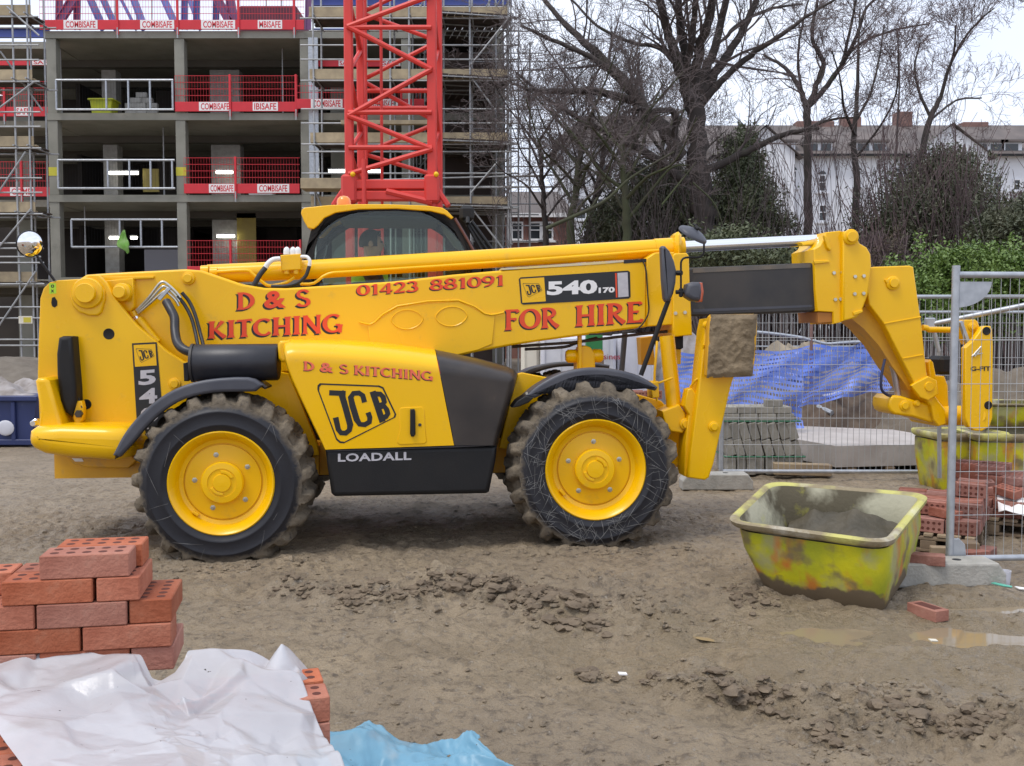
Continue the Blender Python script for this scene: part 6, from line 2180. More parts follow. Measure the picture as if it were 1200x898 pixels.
heap("sand_heap", "low heap of sandy soil behind the blue netting", "heap", X(950, 16), 15.9, 1.9, .9, 1.42, M['sand'], 3)
heap("soil_heap", "dark soil heap below the sloping blue net", "heap", X(1010, 15.0), 15.0, 2.5, 1.2, .80, mat('dark_soil', (.085, .058, .042), (.13, .095, .068), scale=9, rough=.95, bump=.7, bscale=14), 5)
heap("soil_heap", "low soil bank at the right behind the tubs", "heap", X(1190, 14), 14.2, 2.3, 1.6, .95, mat('grey_brown_soil', (.12, .095, .07), (.17, .14, .105), scale=6, rough=.95, bump=.6, bscale=10), 7)
heap("sand_heap", "low soil mound beyond the blue skip at the far left", "heap", X(-20, 27), 27, 5.5, 3, .95, mat('dull_soil', (.12, .10, .078), (.17, .145, .115), scale=3, rough=.95, bump=.6, bscale=8), 9)
heap("soil_heap", "pale rubble mound beyond the stabiliser leg", "heap", X(812, 15.5), 15.5, 1.4, .9, 1.45, M['rubble'], 11)
# loose poles lying on the soil
for k, (a, c2, d, m, lab) in enumerate((((962, 476), (1008, 488), 14.55, 'galv', "pale metal pole on the dark soil, longest of the loose poles"), ((948, 472), (975, 484), 14.55, 'galv', "short pale metal pole left of the long loose pole"), ((962, 466), (992, 459), 14.55, 'wrap', "white plastic pipe lying across the loose poles"), ((1000, 470), (1030, 482), 14.55, 'timber', "thin timber batten on the dark soil right of the loose poles"))):
    p, q = P(a[0], a[1], d), P(c2[0], c2[1], d - .4)
    b = MB(); b.tube([Vector((0, 0, 0)), q - p], .035, 8)
    o = b.build("loose_pole", M[m], None, 40); o.location = p
    tag(o, lab, "pole", "loose poles on the soil")

# ------------------------------------------------------------------ paver stack, slab, timber
bm_ = MB(); bm_.box((0, 0, 0), (.098, .198, .195), None, 0, .006); PAVM = bm_.mesh("paver", M['paver'], None)
bm_ = MB(); bm_.box((0, 0, 0), (.198, .098, .075), None, 0, .006); PAVF = bm_.mesh("paver", M['paver'], None)
st = thing("paver_stack", "strapped stack of grey concrete pavers leaning behind the fence", "stack", (X(888, 11.7), 11.75, 0))
for lay, (z, lean, off) in enumerate(((.11, -.04, .06), (.315, -.30, .035), (.505, -.30, -.015))):
    for rw in range(3):
        for k in range(8):
            meshobj("paver", PAVM, st, (-.40 + k * .108 + off + random.uniform(-.006, .006), (rw - 1) * .215 + random.uniform(-.014, .014), z + random.uniform(-.008, .008) - (.012 * (k % 2) if lay else 0)), (random.uniform(-.02, .02), lean + random.uniform(-.03, .03), random.uniform(-.03, .03)))
for lay in range(2):
    for rw in range(4):
        for k in range(4):
            meshobj("paver", PAVF, st, (-.35 + k * .205 - .03 * lay, -.24 + rw * .105, .655 + lay * .078), (0, 0, random.uniform(-.03, .03)))
meshobj("paver", PAVF, st, (.14, -.22, .81), (0, 0, .1))
b = MB()
for z, x0_, x1_ in ((.212, -.42, .48), (.612, -.46, .42)):
    b.tube([(x0_, -.335, z), (x1_, -.335, z)], .009, 4); b.tube([(x1_, -.335, z), (x1_, .33, z)], .009, 4); b.tube([(x0_, -.335, z), (x0_, .33, z)], .009, 4)
b.build("strap", M['strap'], st, None)

slabp = [PG(980, 547), ]
t = thing("concrete_slab", "thick pale concrete slab lying on timbers behind the fence", "slab", (0, 0, 0))
A, B2 = P(980, 526, 11.5), P(1095, 521, 12.0)
C2 = P(922, 516, 12.4)
zt = P(980, 523, 11.5).z
A = Vector((A.x, A.y, zt)); B2 = Vector((P(1140, 519, 11.8).x, 11.8, zt)); C2 = Vector((P(918, 518, 12.5).x, 12.5, zt)); D2 = B2 + (C2 - A) * 1.0 + Vector((0, .6, 0))
E2 = Vector((P(935, 503, 13.9).x, 13.9, zt))
t.location = (A.x, A.y, 0)
poly = [A, B2, D2, E2, C2]
b = MB()
h0 = .24
vs = [Vector((p.x - A.x, p.y - A.y, zt)) for p in poly] + [Vector((p.x - A.x, p.y - A.y, zt - h0)) for p in poly]
n = 5
b.add(vs, [(0, 1, 2, 3, 4), (9, 8, 7, 6, 5)] + [(i, n + i, n + (i + 1) % n, (i + 1) % n) for i in range(n)])
b.build("slab", M['slab_top'], t, None)
for k in range(4):
    b = MB(); b.box((.2 + k * .45, .55 + .03 * k, (zt - h0) / 2 - .003), (.10, 1.0, zt - h0 - .01), None, 0, .004); b.build("bearer", M['timber_dark'], t, None)
b = MB(); b.box((0, 0, 0), (X(980, 11.2) - X(912, 11.2), .14, .13), Matrix.Rotation(.03, 3, 'Y'), 0, .008)
o = b.build("timber_beam", M['timber'], None, None); o.location = (X(943, 11.25), 11.3, .09)
tag(o, "pale timber beam on the ground between the paver stack and slab", "beam")

# ------------------------------------------------------------------ brick stacks at the right
def brick_mesh(holes, mats_, name="brick"):
    b = MB()
    b.box((0, 0, 0), (.215, .1025, .065), None, 0, .003)
    if holes:
        for i in range(5):
            for j in (-1, 1):
                x, y = -.0775 + i * .03875, j * .022
                b.lathe([(0, .0332), (.0105, .0332), (.0115, .0328)], (x, y, 0), 'Z', 10, 1)
    return b.mesh(name, mats_, None)
BR_H = brick_mesh(True, [M['brick'], M['brick_hole']])
BR_D = brick_mesh(True, [M['brick_dark'], M['brick_hole']])
BR_D0 = brick_mesh(False, [M['brick_dark'], M['brick_hole']])

def pallet(t, L, W, z=0, m='timber_dark'):
    for k in range(7):
        b = MB(); b.box((-L / 2 + (k + .5) * L / 7, 0, z + .125), (L / 7 - .03, W, .022), None, 0, .003); b.build("pallet_board", M['timber'], t, None)
    for y in (-W / 2 + .05, 0, W / 2 - .05):
        b = MB(); b.box((0, y, z + .098), (L, .09, .022), None, 0, .003); b.build("pallet_stringer", M['timber_dark'], t, None)
        b = MB(); b.box((0, y, z + .011), (L, .09, .022), None, 0, .003); b.build("pallet_stringer", M['timber_dark'], t, None)
        for x in (-L / 2 + .06, 0, L / 2 - .06):
            b = MB(); b.box((x, y, z + .054), (.11, .088, .062), None, 0, .003); b.build("pallet_block", M[m], t, None)

c = P(1104, 640, 7.75)
sA = thing("brick_stack", "low stack of dark red bricks on a pallet between the yellow tub and fence post", "stack", (c.x + .02, 7.9, 0.0), math.radians(-30))
pallet(sA, .66, .95)
for lay in range(3):
    for k in range(10):
        for r in range(3):
            if lay == 1 and (k < 2 or (r == 0 and k < 5)): continue
            if lay == 2 and (k < 6 or r != 2): continue
            if random.random() < .06: continue
            meshobj("brick", BR_D, sA, ((r - 1) * .222 + random.uniform(-.012, .012), -.40 + k * .084 + random.uniform(-.008, .008), .138 + .0515 + lay * .104),
                    (math.pi / 2, random.uniform(-.06, .06), random.uniform(-.09, .09)))
for (x, y, z, a1, a2) in ((-.2, -.40, .275, .05, .5), (.1, -.33, .275, -.06, -.4), (-.3, -.05, .285, .2, .15), (.05, .05, .30, .1, 1.1)):
    meshobj("brick", BR_D, sA, (x, y, z), (a1, .05, a2))
c = P(1168, 620, 8.3)
sB = thing("brick_stack", "tall broken stack of red bricks on a timber pallet at the right edge", "stack", (c.x + .16, 8.55, 0.0), math.radians(-34))
pallet(sB, .95, 1.05, .0)
for lay in range(5):
    for k in range(9):
        for r in range(4):
            if lay >= 1 and r == 0 and k < 3: continue
            if lay >= 2 and (r == 0 and k < 6 or k < 2): continue
            if lay >= 3 and (k < 4 or r > 2): continue
            if lay >= 4 and (k < 5 or r > 1 or k == 7): continue
            if lay >= 5 and (k < 6 or r != 1): continue
            if lay and random.random() < .10: continue
            w_ = .03 + .03 * lay
            meshobj("brick", BR_D, sB, ((r - 1.5) * .22 + random.uniform(-.012, .012), -.42 + k * .105 + random.uniform(-.006, .006), .138 + .033 + lay * .068), (0, 0, random.uniform(-w_, w_)))
for (x, y, z, a1, a2, a3) in ((-.42, -.30, .205, .1, .1, .9), (.1, -.38, .34, .2, .1, -.6), (-.15, -.15, .34, .15, -.1, .4), (.3, -.2, .33, 1.57, .1, .3)):
    meshobj("brick", BR_D, sB, (x, y, z), (a1, a2, a3))
b = MB()
for j in range(7):
    for i in range(9):
        b.v.append((i * .05, j * .05, .02 * math.sin(i * 1.3 + j * .9) + .012 * math.sin(i * 2.9)))
b.f = [(j * 9 + i, j * 9 + i + 1, (j + 1) * 9 + i + 1, (j + 1) * 9 + i) for j in range(6) for i in range(8)]; b.m = [0] * len(b.f)
o = b.build("paper_sheet", M['sign_white'], None, 60); o.location = P(1170, 600, 8.0); o.rotation_euler = (.35, 0, -.4)
o.modifiers.new("t", 'SOLIDIFY').thickness = .004
tag(o, "white paper sheet on the broken brick stack", "sheet")
def loose_brick(label, px, py, rz, z=0.0, me=BR_D, rx=0.0, sc=1.0):
    c = PG(px, py, z)
    o = meshobj("loose_brick", me, None, (c.x, c.y, z + (.0325 if rx == 0 else .051) - .006), (rx, 0, rz))
    return tag(o, label, "brick", "loose bricks on the mud")
loose_brick("dark brick lying on the fence foot beside the near post", 1086, 660, -.35, .15, BR_D0)
loose_brick("red brick lying alone in the mud right of the yellow tub", 1087, 722, -1.15, .0, brick_mesh(False, [M['brick'], M['brick_hole']]))
LB = bpy.data.objects["loose_brick.001"]
b = MB(); b.plate([(-.075, -.03), (.075, -.03), (.075, .03), (-.075, .03)], 0, .004, 0)
b.v = [(x, z, .0335 + (0 if y == 0 else .0008)) for x, y, z in b.v]
b.build("frog", M['brick_hole'], LB, None)
loose_brick("half buried dark brick behind the near post", 1140, 655, .3, .03, BR_D0)
loose_brick("flat reddish brick behind the fence foot", 1155, 652, .9, .0, BR_D0)
t = thing("timber_offcut", "short dark timber offcut beside the near post", "timber", P(1131, 645, 7.25) * 1.0, -.2)
b = MB(); b.box((0, 0, 0), (.17, .12, .13), None, 0, .006); b.build("offcut", M['timber_dark'], t, None)
b = MB(); b.box((-.12, .08, -.03), (.20, .07, .07), None, 0, .006); b.build("offcut", M['timber'], t, None)
# small litter
def shard(name, label, px, py, pts, m, z=.012, rz=0.0):
    b = MB(); b.plate(pts, 0, .006, .001)
    b.v = [(x, zz, y) for x, y, zz in b.v]
    o = b.build(name, m, None, None)
    c = PG(px, py); o.location = (c.x, c.y, gz(c.x, c.y) + z); o.rotation_euler = (.12, .08, rz)
    return tag(o, label, "litter")
shard("plastic_shard", "turquoise plastic shard on the mud by the fence foot", 1174, 691, [(-.06, .02), (-.03, .035), (.06, -.01), (.05, -.03), (0, -.02)], M['aqua'])
shard("plastic_shard", "small white shard at the right edge", 1196, 694, [(-.03, .02), (.03, .01), (.03, -.02), (-.02, -.02)], M['sign_white'])
shard("plastic_shard", "tiny white scrap in the middle of the mud", 729, 791, [(-.02, .012), (.02, .014), (.024, -.01), (-.014, -.014)], M['sign_white'], .014)
shard("stone_chip", "yellowish stone chip at the edge of the puddle", 1093, 757, [(-.02, .012), (.02, .014), (.024, -.01), (-.014, -.014)], M['cream'], .02)
b = MB(); b.lathe([(.035, 0), (.042, .09), (.039, .09), (.032, .006), (0, .006)], (0, 0, 0), 'Z', 18)
o = b.build("plastic_cup", M['wrap'], None, 40); c = PG(1181, 687); o.location = (c.x, c.y + .05, gz(c.x, c.y)); tag(o, "cloudy plastic cup beside the fence foot", "cup")

# ------------------------------------------------------------------ tubs
def lean_tub(label, rim4, base4, m_body, name="mortar_tub", fill=None, z_in=.17):
    """tub from its four rim corners and four base corners (world)"""
    cen = sum((Vector(p) for p in base4), Vector()) / 4
    t = thing(name, label, "tub", cen, 0, "yellow mortar tubs")
    rim4 = [Vector(p) - cen for p in rim4]; base4 = [Vector(p) - cen for p in base4]
    def ring(c4, r, n=7):
        out = []
        for k in range(4):
            p = c4[k]; a = (c4[k - 1] - p).normalized(); c2 = (c4[(k + 1) % 4] - p).normalized()
            for j in range(n + 1):
                q = j / n
                # quadratic corner
                s, e = p + a * r, p + c2 * r
                out.append(s * (1 - q) ** 2 + p * 2 * q * (1 - q) + e * q * q)
        return out
    rc, bc = sum(rim4, Vector()) / 4, sum(base4, Vector()) / 4
    ax = (rc - bc); Hh = ax.length; ax.normalize()
    def scl(c4, c, k, up=0):
        return [c + (p - c) * k + ax * up for p in c4]
    def mixr(k, s=1.0, up=0):
        return [(b_ + (r_ - b_) * k - (bc + (rc - bc) * k)) * s + (bc + (rc - bc) * k) + ax * up for b_, r_ in zip(base4, rim4)]
    R = [ring(mixr(0, .97), .10), ring(mixr(.04), .12), ring(mixr(.3, 1.0), .13), ring(mixr(.6, 1.0), .13), ring(mixr(.86, .955), .14)]
    n = len(R[0])
    b = MB(); b.v = [tuple(p) for r in R for p in r]
    for k in range(len(R) - 1):
        for j in range(n):
            b.f.append((k * n + j, k * n + (j + 1) % n, (k + 1) * n + (j + 1) % n, (k + 1) * n + j)); b.m.append(0)
    b.f.append(tuple(reversed(range(n)))); b.m.append(0)
    b.build("shell", m_body, t, 50)
    R = [ring(mixr(.88, .955), .14), ring(mixr(.905, 1.0), .15), ring(mixr(.93, 1.015), .15), ring(mixr(.98, 1.012), .15), ring(mixr(1.0, .985), .15), ring(mixr(1.0, .945), .14), ring(mixr(.97, .91), .13), ring(mixr(.6, .90), .12), ring(mixr(.06, .93), .10)]
    b = MB(); b.v = [tuple(p) for r in R for p in r]
    for k in range(len(R) - 1):
        for j in range(n):
            b.f.append((k * n + j, k * n + (j + 1) % n, (k + 1) * n + (j + 1) % n, (k + 1) * n + j)); b.m.append(0 if k < 6 else 1)
    b.f.append(tuple((len(R) - 1) * n + j for j in range(n))); b.m.append(1)
    b.build("rim", [M['tub_rim'], M['tub_in']], t, 50)
    if fill:
        m4 = mixr(z_in, .93)
        N = 26
        vs = []
        for j in range(N):
            for i in range(N):
                u, v = i / (N - 1), j / (N - 1)
                p = (m4[0] * (1 - u) + m4[1] * u) * (1 - v) + (m4[3] * (1 - u) + m4[2] * u) * v
                hgt = .05 * fbm(np.array([u * 3.]), np.array([v * 3.]), 1., 4, 5)[0] + .20 * v ** 2.5 * (.6 + .5 * math.sin(u * 3))
                vs.append(p + Vector((0, 0, hgt)))
        b = MB(); b.add(vs, [(j * N + i, j * N + i + 1, (j + 1) * N + i + 1, (j + 1) * N + i) for j in range(N - 1) for i in range(N - 1)])
        b.build("mortar_residue", fill, t, 60)
    return t

def tub_paint(name, low_mud=True, seed=0.0):
    """yellow tub smeared with mud, mortar and red marks"""
    m = bpy.data.materials.new(name); m.use_nodes = True
    n, l = m.node_tree.nodes, m.node_tree.links
    b = n["Principled BSDF"]; b.inputs["Roughness"].default_value = .55
    tc = n.new("ShaderNodeTexCoord")
    def noise(sc, loc, det=6, scale=(1, 1, 1)):
        mp = n.new("ShaderNodeMapping"); mp.inputs["Location"].default_value = (loc + seed, loc * .7, loc * 1.3); mp.inputs["Scale"].default_value = scale
        l.new(tc.outputs["Object"], mp.inputs[0])
        q = n.new("ShaderNodeTexNoise"); q.inputs["Scale"].default_value = sc; q.inputs["Detail"].default_value = det
        l.new(mp.outputs[0], q.inputs["Vector"]); return q.outputs[0]
    def ramp(s, a, c2, hi=1.0):
        q = n.new("ShaderNodeMapRange"); q.inputs[1].default_value, q.inputs[2].default_value, q.inputs[4].default_value = a, c2, hi
        l.new(s, q.inputs[0]); return q.outputs[0]
    def mix(f, a, c2):
        q = n.new("ShaderNodeMixRGB"); l.new(f, q.inputs[0])
        for k, s in ((1, a), (2, c2)):
            if isinstance(s, tuple): q.inputs[k].default_value = (*s, 1)
            else: l.new(s, q.inputs[k])
        return q.outputs[0]
    c = mix(ramp(noise(3.2, 0, 9), .36, .64), (.58, .53, .008), (.33, .36, .018))
    c = mix(ramp(noise(4.5, 3, 8), .47, .60, .8), c, (.36, .34, .17))
    c = mix(ramp(noise(6.0, 11, 5, (1, 1, .5)), .50, .64, .85), c, (.55, .15, .03))
    c = mix(ramp(noise(5.0, 7, 12), .54, .66, .9), c, (.185, .14, .075))
    if low_mud:
        sx = n.new("ShaderNodeSeparateXYZ"); l.new(tc.outputs["Object"], sx.inputs[0])
        ad = n.new("ShaderNodeMath"); ad.operation = 'MULTIPLY_ADD'; l.new(noise(3.5, 5), ad.inputs[0]); ad.inputs[1].default_value = -.34; l.new(sx.outputs[2], ad.inputs[2])
        q = n.new("ShaderNodeMapRange"); q.inputs[1].default_value, q.inputs[2].default_value = -.118, -.098; q.inputs[3].default_value, q.inputs[4].default_value = 1, 0
        l.new(ad.outputs[0], q.inputs[0])
        c = mix(q.outputs[0], c, (.155, .115, .07))
    l.new(c, b.inputs["Base Color"])
    nb = noise(30, 1); bp = n.new("ShaderNodeBump"); bp.inputs["Strength"].default_value = .25; bp.inputs["Distance"].default_value = .01
    l.new(nb, bp.inputs["Height"]); l.new(bp.outputs[0], b.inputs["Normal"])
    return m
M['tub_paint'] = tub_paint("smeared_yellow_tub")
M['tub_paint2'] = tub_paint("smeared_yellow_tub_b", False, 4.7)
M['tub_rim'] = mat('tub_rim_mortar', (.50, .47, .14), (.25, .20, .12), scale=3.2, detail=8, lo=.44, hi=.56, rough=.7, bump=.3, bscale=50, dirt=(.66, .64, .56), dirt_amt=.34, dirt_scale=2.0)
M['tub_in'] = mat('tub_inside_mortar', (.37, .35, .25), (.080, .066, .038), scale=2.6, detail=8, rough=.8, bump=.3, bscale=30, dirt=(.44, .42, .03), dirt_amt=.22, dirt_scale=4, lo=.44, hi=.56)
M['mortar'] = mat('wet_mortar', (.050, .042, .026), (.085, .070, .045), scale=7, rough=.6, bump=.7, bscale=18)
rim = [P(849, 610, 6.25), P(1043, 636, 5.72), P(1090, 578, 6.75), P(900, 563, 7.15)]
base = [PG(893, 696, -.01), PG(1034, 722, -.02), PG(1079, 652, .05), PG(930, 640, .05)]
base[2] = base[1] + (rim[2] - rim[1]) * .78; base[3] = base[0] + (rim[3] - rim[0]) * .78
base[2].z = .10; base[3].z = .10
lean_tub("large yellow mortar tub smeared with mud and red, in front of the fence", rim, base, M['tub_paint'], fill=M['mortar'], z_in=.22)
def std_tub(label, x, y, rz, m, w=1.0, l_=.85, h=.58, z=0.0):
    R = Matrix.Rotation(rz, 3, 'Z')
    c = Vector((x, y, z))
    r4 = [c + R @ Vector((sx * w / 2, sy * l_ / 2, h)) for sx, sy in ((-1, -1), (1, -1), (1, 1), (-1, 1))]
    b4 = [c + R @ Vector((sx * w * .40, sy * l_ * .40, 0)) for sx, sy in ((-1, -1), (1, -1), (1, 1), (-1, 1))]
    return lean_tub(label, r4, b4, m)
std_tub("yellow tub behind the near fence post below the carriage", X(1128, 10.4) + .05, 10.55, .1, M['tub_paint2'], .78, .7, .6)
std_tub("yellow tub with a red streak at the right edge behind the brick stack", X(1196, 10.1) + .12, 10.3, -.12, M['tub_paint2'], 1.15, .8, .62)
tt = std_tub("tipped pale tub stacked on the right yellow tub", X(1205, 10.6) + .1, 10.75, -.1, M['tub_paint2'], 1.2, .7, .24, .64)

# ------------------------------------------------------------------ blue skip at the left with rubble
c = PG(40, 525)
t = thing("skip", "dark blue skip filled with pale rubble behind the rear bumper", "skip", (X(42, 14.1), 14.1, 0))
W, Lk, Hk = 2.6, 1.5, .72
b = MB()
xs0 = [(-W, 0.0), (-W + .25, 0.0)]
b.plate([(-W, .05), (-.10, .05), (0, Hk), (-W, Hk)], 0, Lk, .0)
b.build("skip_body", M['skip_blue'], t, None)
b = MB(); b.box((-W / 2, -.03, Hk - .035), (W + .06, .07, .07), None, 0, .01); b.box((-W / 2, -.02, .08), (W - .1, .05, .08), None, 0, .01); b.build("skip_rim", M['skip_blue'], t, None)
for k in range(5):
    b = MB(); b.box((-.32 - k * .42, -.022, Hk / 2), (.06, .045, Hk - .16), None, 0, .008); b.build("rib", M['skip_blue'], t, None)
b = MB(); b.ball((-.42, -.05, .28), .12, 12, 8, 0, (1, .15, .9)); b.build("white_splash", M['wrap'], t)
n = 30
vs = []
for j in range(n):
    for i in range(n * 2):
        u, v = i / (2 * n - 1), j / (n - 1)
        e = min(1, 6 * min(u, 1 - u, v, 1 - v))
        vs.append((-W + .04 + (W - .08) * u, .04 + (Lk - .08) * v, Hk - .03 + .20 * e * (.6 + .8 * fbm(np.array([u * 6.]), np.array([v * 4.]), 1.0, 4, 14)[0])))
b = MB(); b.add(vs, [(j * 2 * n + i, j * 2 * n + i + 1, (j + 1) * 2 * n + i + 1, (j + 1) * 2 * n + i) for j in range(n - 1) for i in range(2 * n - 1)])
b.build("rubble_fill", M['rubble'], t, 40)
# small site signs hanging on the left scaffold
t = thing("scaffold_tag", "small yellow and white tag plate on the left scaffold", "sign", P(30, 375, 35.7))
b = MB(); b.box((0, 0, 0), (.48, .02, .26), None, 0, .004); b.build("tag_plate", M['cream'], t, None)
b = MB(); b.box((.06, -.014, 0), (.26, .006, .18)); b.build("tag_print", mat('tag_yellow', (.5, .42, .04), rough=.6), t, None)

# ------------------------------------------------------------------ wrapped pallets beyond the machine
def wrapped(label, pa, pb, top, d, m, depth=1.0, group="wrapped pallets beyond the machine"):
    t = thing("wrapped_pallet", label, "pallet", ((X(pa, d) + X(pb, d)) / 2, d + depth / 2, 0), 0, group)
    w, h = X(pb, d) - X(pa, d), P(600, top, d).z
    b = MB()
    nn = 10
    b.box((0, 0, .14 + (h - .14) / 2), (w, depth, h - .14), None, 0, .04); b.build("wrapped_load", m, t, None)
    b = MB()
    for k in range(int(w / .22) + 1):
        b.box((-w / 2 + .05 + k * .22, -depth / 2 - .008, .14 + (h - .16) / 2), (.014, .014, h - .18))
    b.build("wrap_folds", m, t, None)
    b = MB(); b.box((0, 0, .065), (w, depth, .13), None, 0, .01); b.build("pallet_base", M['timber_dark'], t, None)
    return t
wrapped("cream wrapped block pallet beyond the front mudguard", 611, 632, 398, 14.6, M['cream'], .8)
wp = wrapped("white wrapped pallet behind the yellow lift bracket", 634, 722, 394, 14.2, M['wrap'])
wq = wrapped("white wrapped pallet with red print behind the mirror stay", 724, 768, 391, 14.5, M['wrap'])
v2, f2, w2 = font_mesh("usiness", .01)
b = MB()
a0 = P(703, 421.5, 14.15)
b.add([(a0.x + p[0] / w2 * (X(731, 14.15) - X(703, 14.15)), 14.185, a0.z + p[1] * .075) for p in v2], f2)
b.v = [(v[0] - wp.location.x, v[1] - wp.location.y, v[2]) for v in b.v]
b.build("red_print", mat('dark_red_print', (.35, .03, .05), rough=.6), wp, None)
b = MB(); b.box((0, 0, 0), (.22, .2, .30), None, 0, .01); o = b.build("green_box", M['green'], None, None); o.location = P(696, 404, 13.8)
tag(o, "green box among the white wrapped pallets", "box")
b = MB(); b.box((0, 0, -.6), (.25, .25, 1.2), None, 0, .01); b.v = [v for v in b.v]; g2 = b.build("box_stand", M['timber_dark'], o, None); g2.location = (0, 0, -.17)
t = thing("brick_stack", "small red brick pile seen under the boom by the mirror stay", "stack", (X(757, 12.5), 12.6, 0))
for lay in range(5):
    for k in range(3):
        meshobj("brick", BR_D, t, (-.11 + (k % 2) * .22, -.06 + k * .11, .03 + .2 * lay), (math.pi / 2, 0, random.uniform(-.1, .1)), )
# ------------------------------------------------------------------ trees, hedges and houses
def rot_rand(d, ang, r):
    a = Vector((r.normal(), r.normal(), r.normal()))
    p = d.cross(a)
    if p.length < 1e-4:
        p = Vector((1, 0, 0))
    p.normalize()
    return (d * math.cos(ang) + p * math.sin(ang)).normalized()

def grow(b, p, d, L, rad, lvl, r, up=.12, spread=.75, wob=.16, nseg=4, kids=(5, 5, 4), mn=.0055):
    pts, dirs, rr = [p.copy()], [d.copy()], [rad]
    q, dd = p.copy(), d.copy()
    for k in range(nseg):
        dd = (dd + Vector((r.normal() * wob, r.normal() * wob, r.normal() * wob + up * .35))).normalized()
        q = q + dd * (L / nseg)
        pts.append(q.copy()); dirs.append(dd.copy()); rr.append(max(mn, rad * (1 - .78 * (k + 1) / nseg)))
    b.tube(pts, rr, 5 if rad > .05 else 3, cap=False)
    if lvl <= 0:
        return
    n = kids[len(kids) - lvl] if lvl <= len(kids) else kids[0]
    for k in range(n):
        t = (.22 + .78 * (k + r.random() * .8) / n) * nseg
        i = min(int(t), nseg - 1); f = t - i
        c = pts[i] * (1 - f) + pts[i + 1] * f
        cr = (rr[i] * (1 - f) + rr[i + 1] * f)
        nd = rot_rand(dirs[i + 1], spread * (.6 + .6 * r.random()), r)
        nd = (nd + Vector((0, 0, up))).normalized()
        grow(b, c, nd, L * (.45 + .32 * r.random()) * (1 - .35 * t / nseg), max(mn, cr * .62), lvl - 1, r, up, spread, wob, max(3, nseg - 1) if lvl > 1 else 3, kids, mn)

def tree(name, label, limbs, d0, seed, lm='bark', tm='twig', per=2.4, tl=2.2, lvl=2, group=None, kids=(5, 5, 4), up=.10, spread=.8, skip=.25, depth=3.0):
    """limbs: lists of (px, py, radius px[, depth offset]); the first is the trunk"""
    r = np.random.default_rng(seed)
    p0 = P(limbs[0][0][0], limbs[0][0][1], d0)
    t = thing(name, label, "tree", (p0.x, d0, 0), 0, group)
    O = Vector((p0.x, d0, 0))
    tw = MB()
    for li, limb in enumerate(limbs):
        w = 0.0 if li == 0 else r.normal() * depth * .5
        n = len(limb)
        pts, rad = [], []
        for k, q in enumerate(limb):
            dd = q[3] if len(q) > 3 else w * (k / max(1, n - 1)) ** 1.2
            pts.append(P(q[0], q[1], d0 + dd) - O)
            rad.append(q[2] / F * (d0 + dd))
        if li == 0:
            pts.insert(0, Vector((pts[0].x, pts[0].y, -.1))); rad.insert(0, rad[0] * 1.25)
        path = smoothpath(pts, 5)
        rs = np.interp(np.linspace(0, len(pts) - 1, len(path)), range(len(pts)), rad)
        # slight waver so the limb is not a clean spline
        for k in range(1, len(path) - 1):
            path[k] = path[k] + Vector((r.normal(), r.normal(), r.normal())) * min(rs[k] * .16, .05)
        b = MB(); b.tube(path, rs, 9 if rs[0] > .1 else 6)
        b.build("trunk" if li == 0 else "limb", M[lm], t, 60)
        if li == 0 and len(limbs) > 1 and skip < 1:
            continue
        seglen = sum((path[k + 1] - path[k]).length for k in range(len(path) - 1))
        cnt = max(3, int(seglen * per))
        for k in range(cnt):
            u = (skip + (1 - skip) * (k + r.random()) / cnt) * (len(path) - 1)
            i = min(int(u), len(path) - 2)
            c = path[i].lerp(path[i + 1], u - i)
            dr = (path[i + 1] - path[i]).normalized()
            nd = rot_rand(dr, .5 + .6 * r.random(), r)
            nd = (nd + Vector((0, 0, up))).normalized()
            grow(tw, c, nd, tl * (.55 + .7 * r.random()) * (1.15 - .5 * u / len(path)), max(.010, rs[i] * .36), lvl, r, up, spread, .17, 4, kids)
    tw.build("twigs", M[tm], t, None, "stuff")
    return t

# the big spreading tree
big = [
    [(826, 300, 16, 0), (823, 240, 13, 0), (818, 190, 11.5, 0), (815, 140, 10.5, 0), (814, 112, 11, 0)],
    [(812, 125, 8), (800, 90, 6.5), (788, 55, 5.5), (777, 20, 5), (765, -40, 4)],
    [(812, 118, 7), (806, 85, 5.5), (799, 40, 5), (794, 0, 4), (790, -40, 3)],
    [(815, 112, 8), (816, 80, 6), (822, 50, 5.5), (832, 15, 5), (838, -40, 4)],
    [(818, 110, 7), (830, 75, 5.5), (842, 40, 4.5), (850, 0, 4), (858, -50, 3)],
    [(820, 118, 7), (838, 85, 5.5), (858, 55, 4.5), (880, 15, 4), (895, -30, 3)],
    [(820, 125, 5), (845, 95, 4), (880, 65, 3.4), (910, 45, 2.8), (945, 20, 2), (985, -5, 1.2)],
    [(808, 120, 5.5), (805, 80, 4.5), (812, 40, 4), (816, -10, 3), (818, -50, 2.4)],
    [(800, 185, 9), (775, 150, 8), (745, 115, 7), (715, 80, 6), (690, 55, 4.5), (655, 20, 3), (620, -20, 2)],
    [(745, 118, 5), (700, 108, 4.4), (660, 107, 3.6), (625, 106, 2.4), (600, 98, 1.3)],
    [(718, 84, 4), (690, 66, 3), (650, 48, 2.4), (610, 30, 1.6)],
    [(790, 160, 4), (790, 132, 3.5), (760, 130, 3), (745, 125, 2.5)],
    [(806, 215, 6), (780, 195, 5), (750, 175, 4.5), (720, 160, 4), (680, 140, 3), (640, 115, 2), (605, 85, 1.3)],
    [(812, 205, 5), (850, 190, 4.5), (880, 175, 4), (920, 158, 3), (960, 150, 2)],
    [(790, 70, 3), (770, 55, 2.6), (740, 50, 2), (700, 30, 1.6), (670, 0, 1.2)],
    [(850, 45, 2.4), (870, 25, 2), (905, 10, 1.6), (940, 5, 1.2)],
]
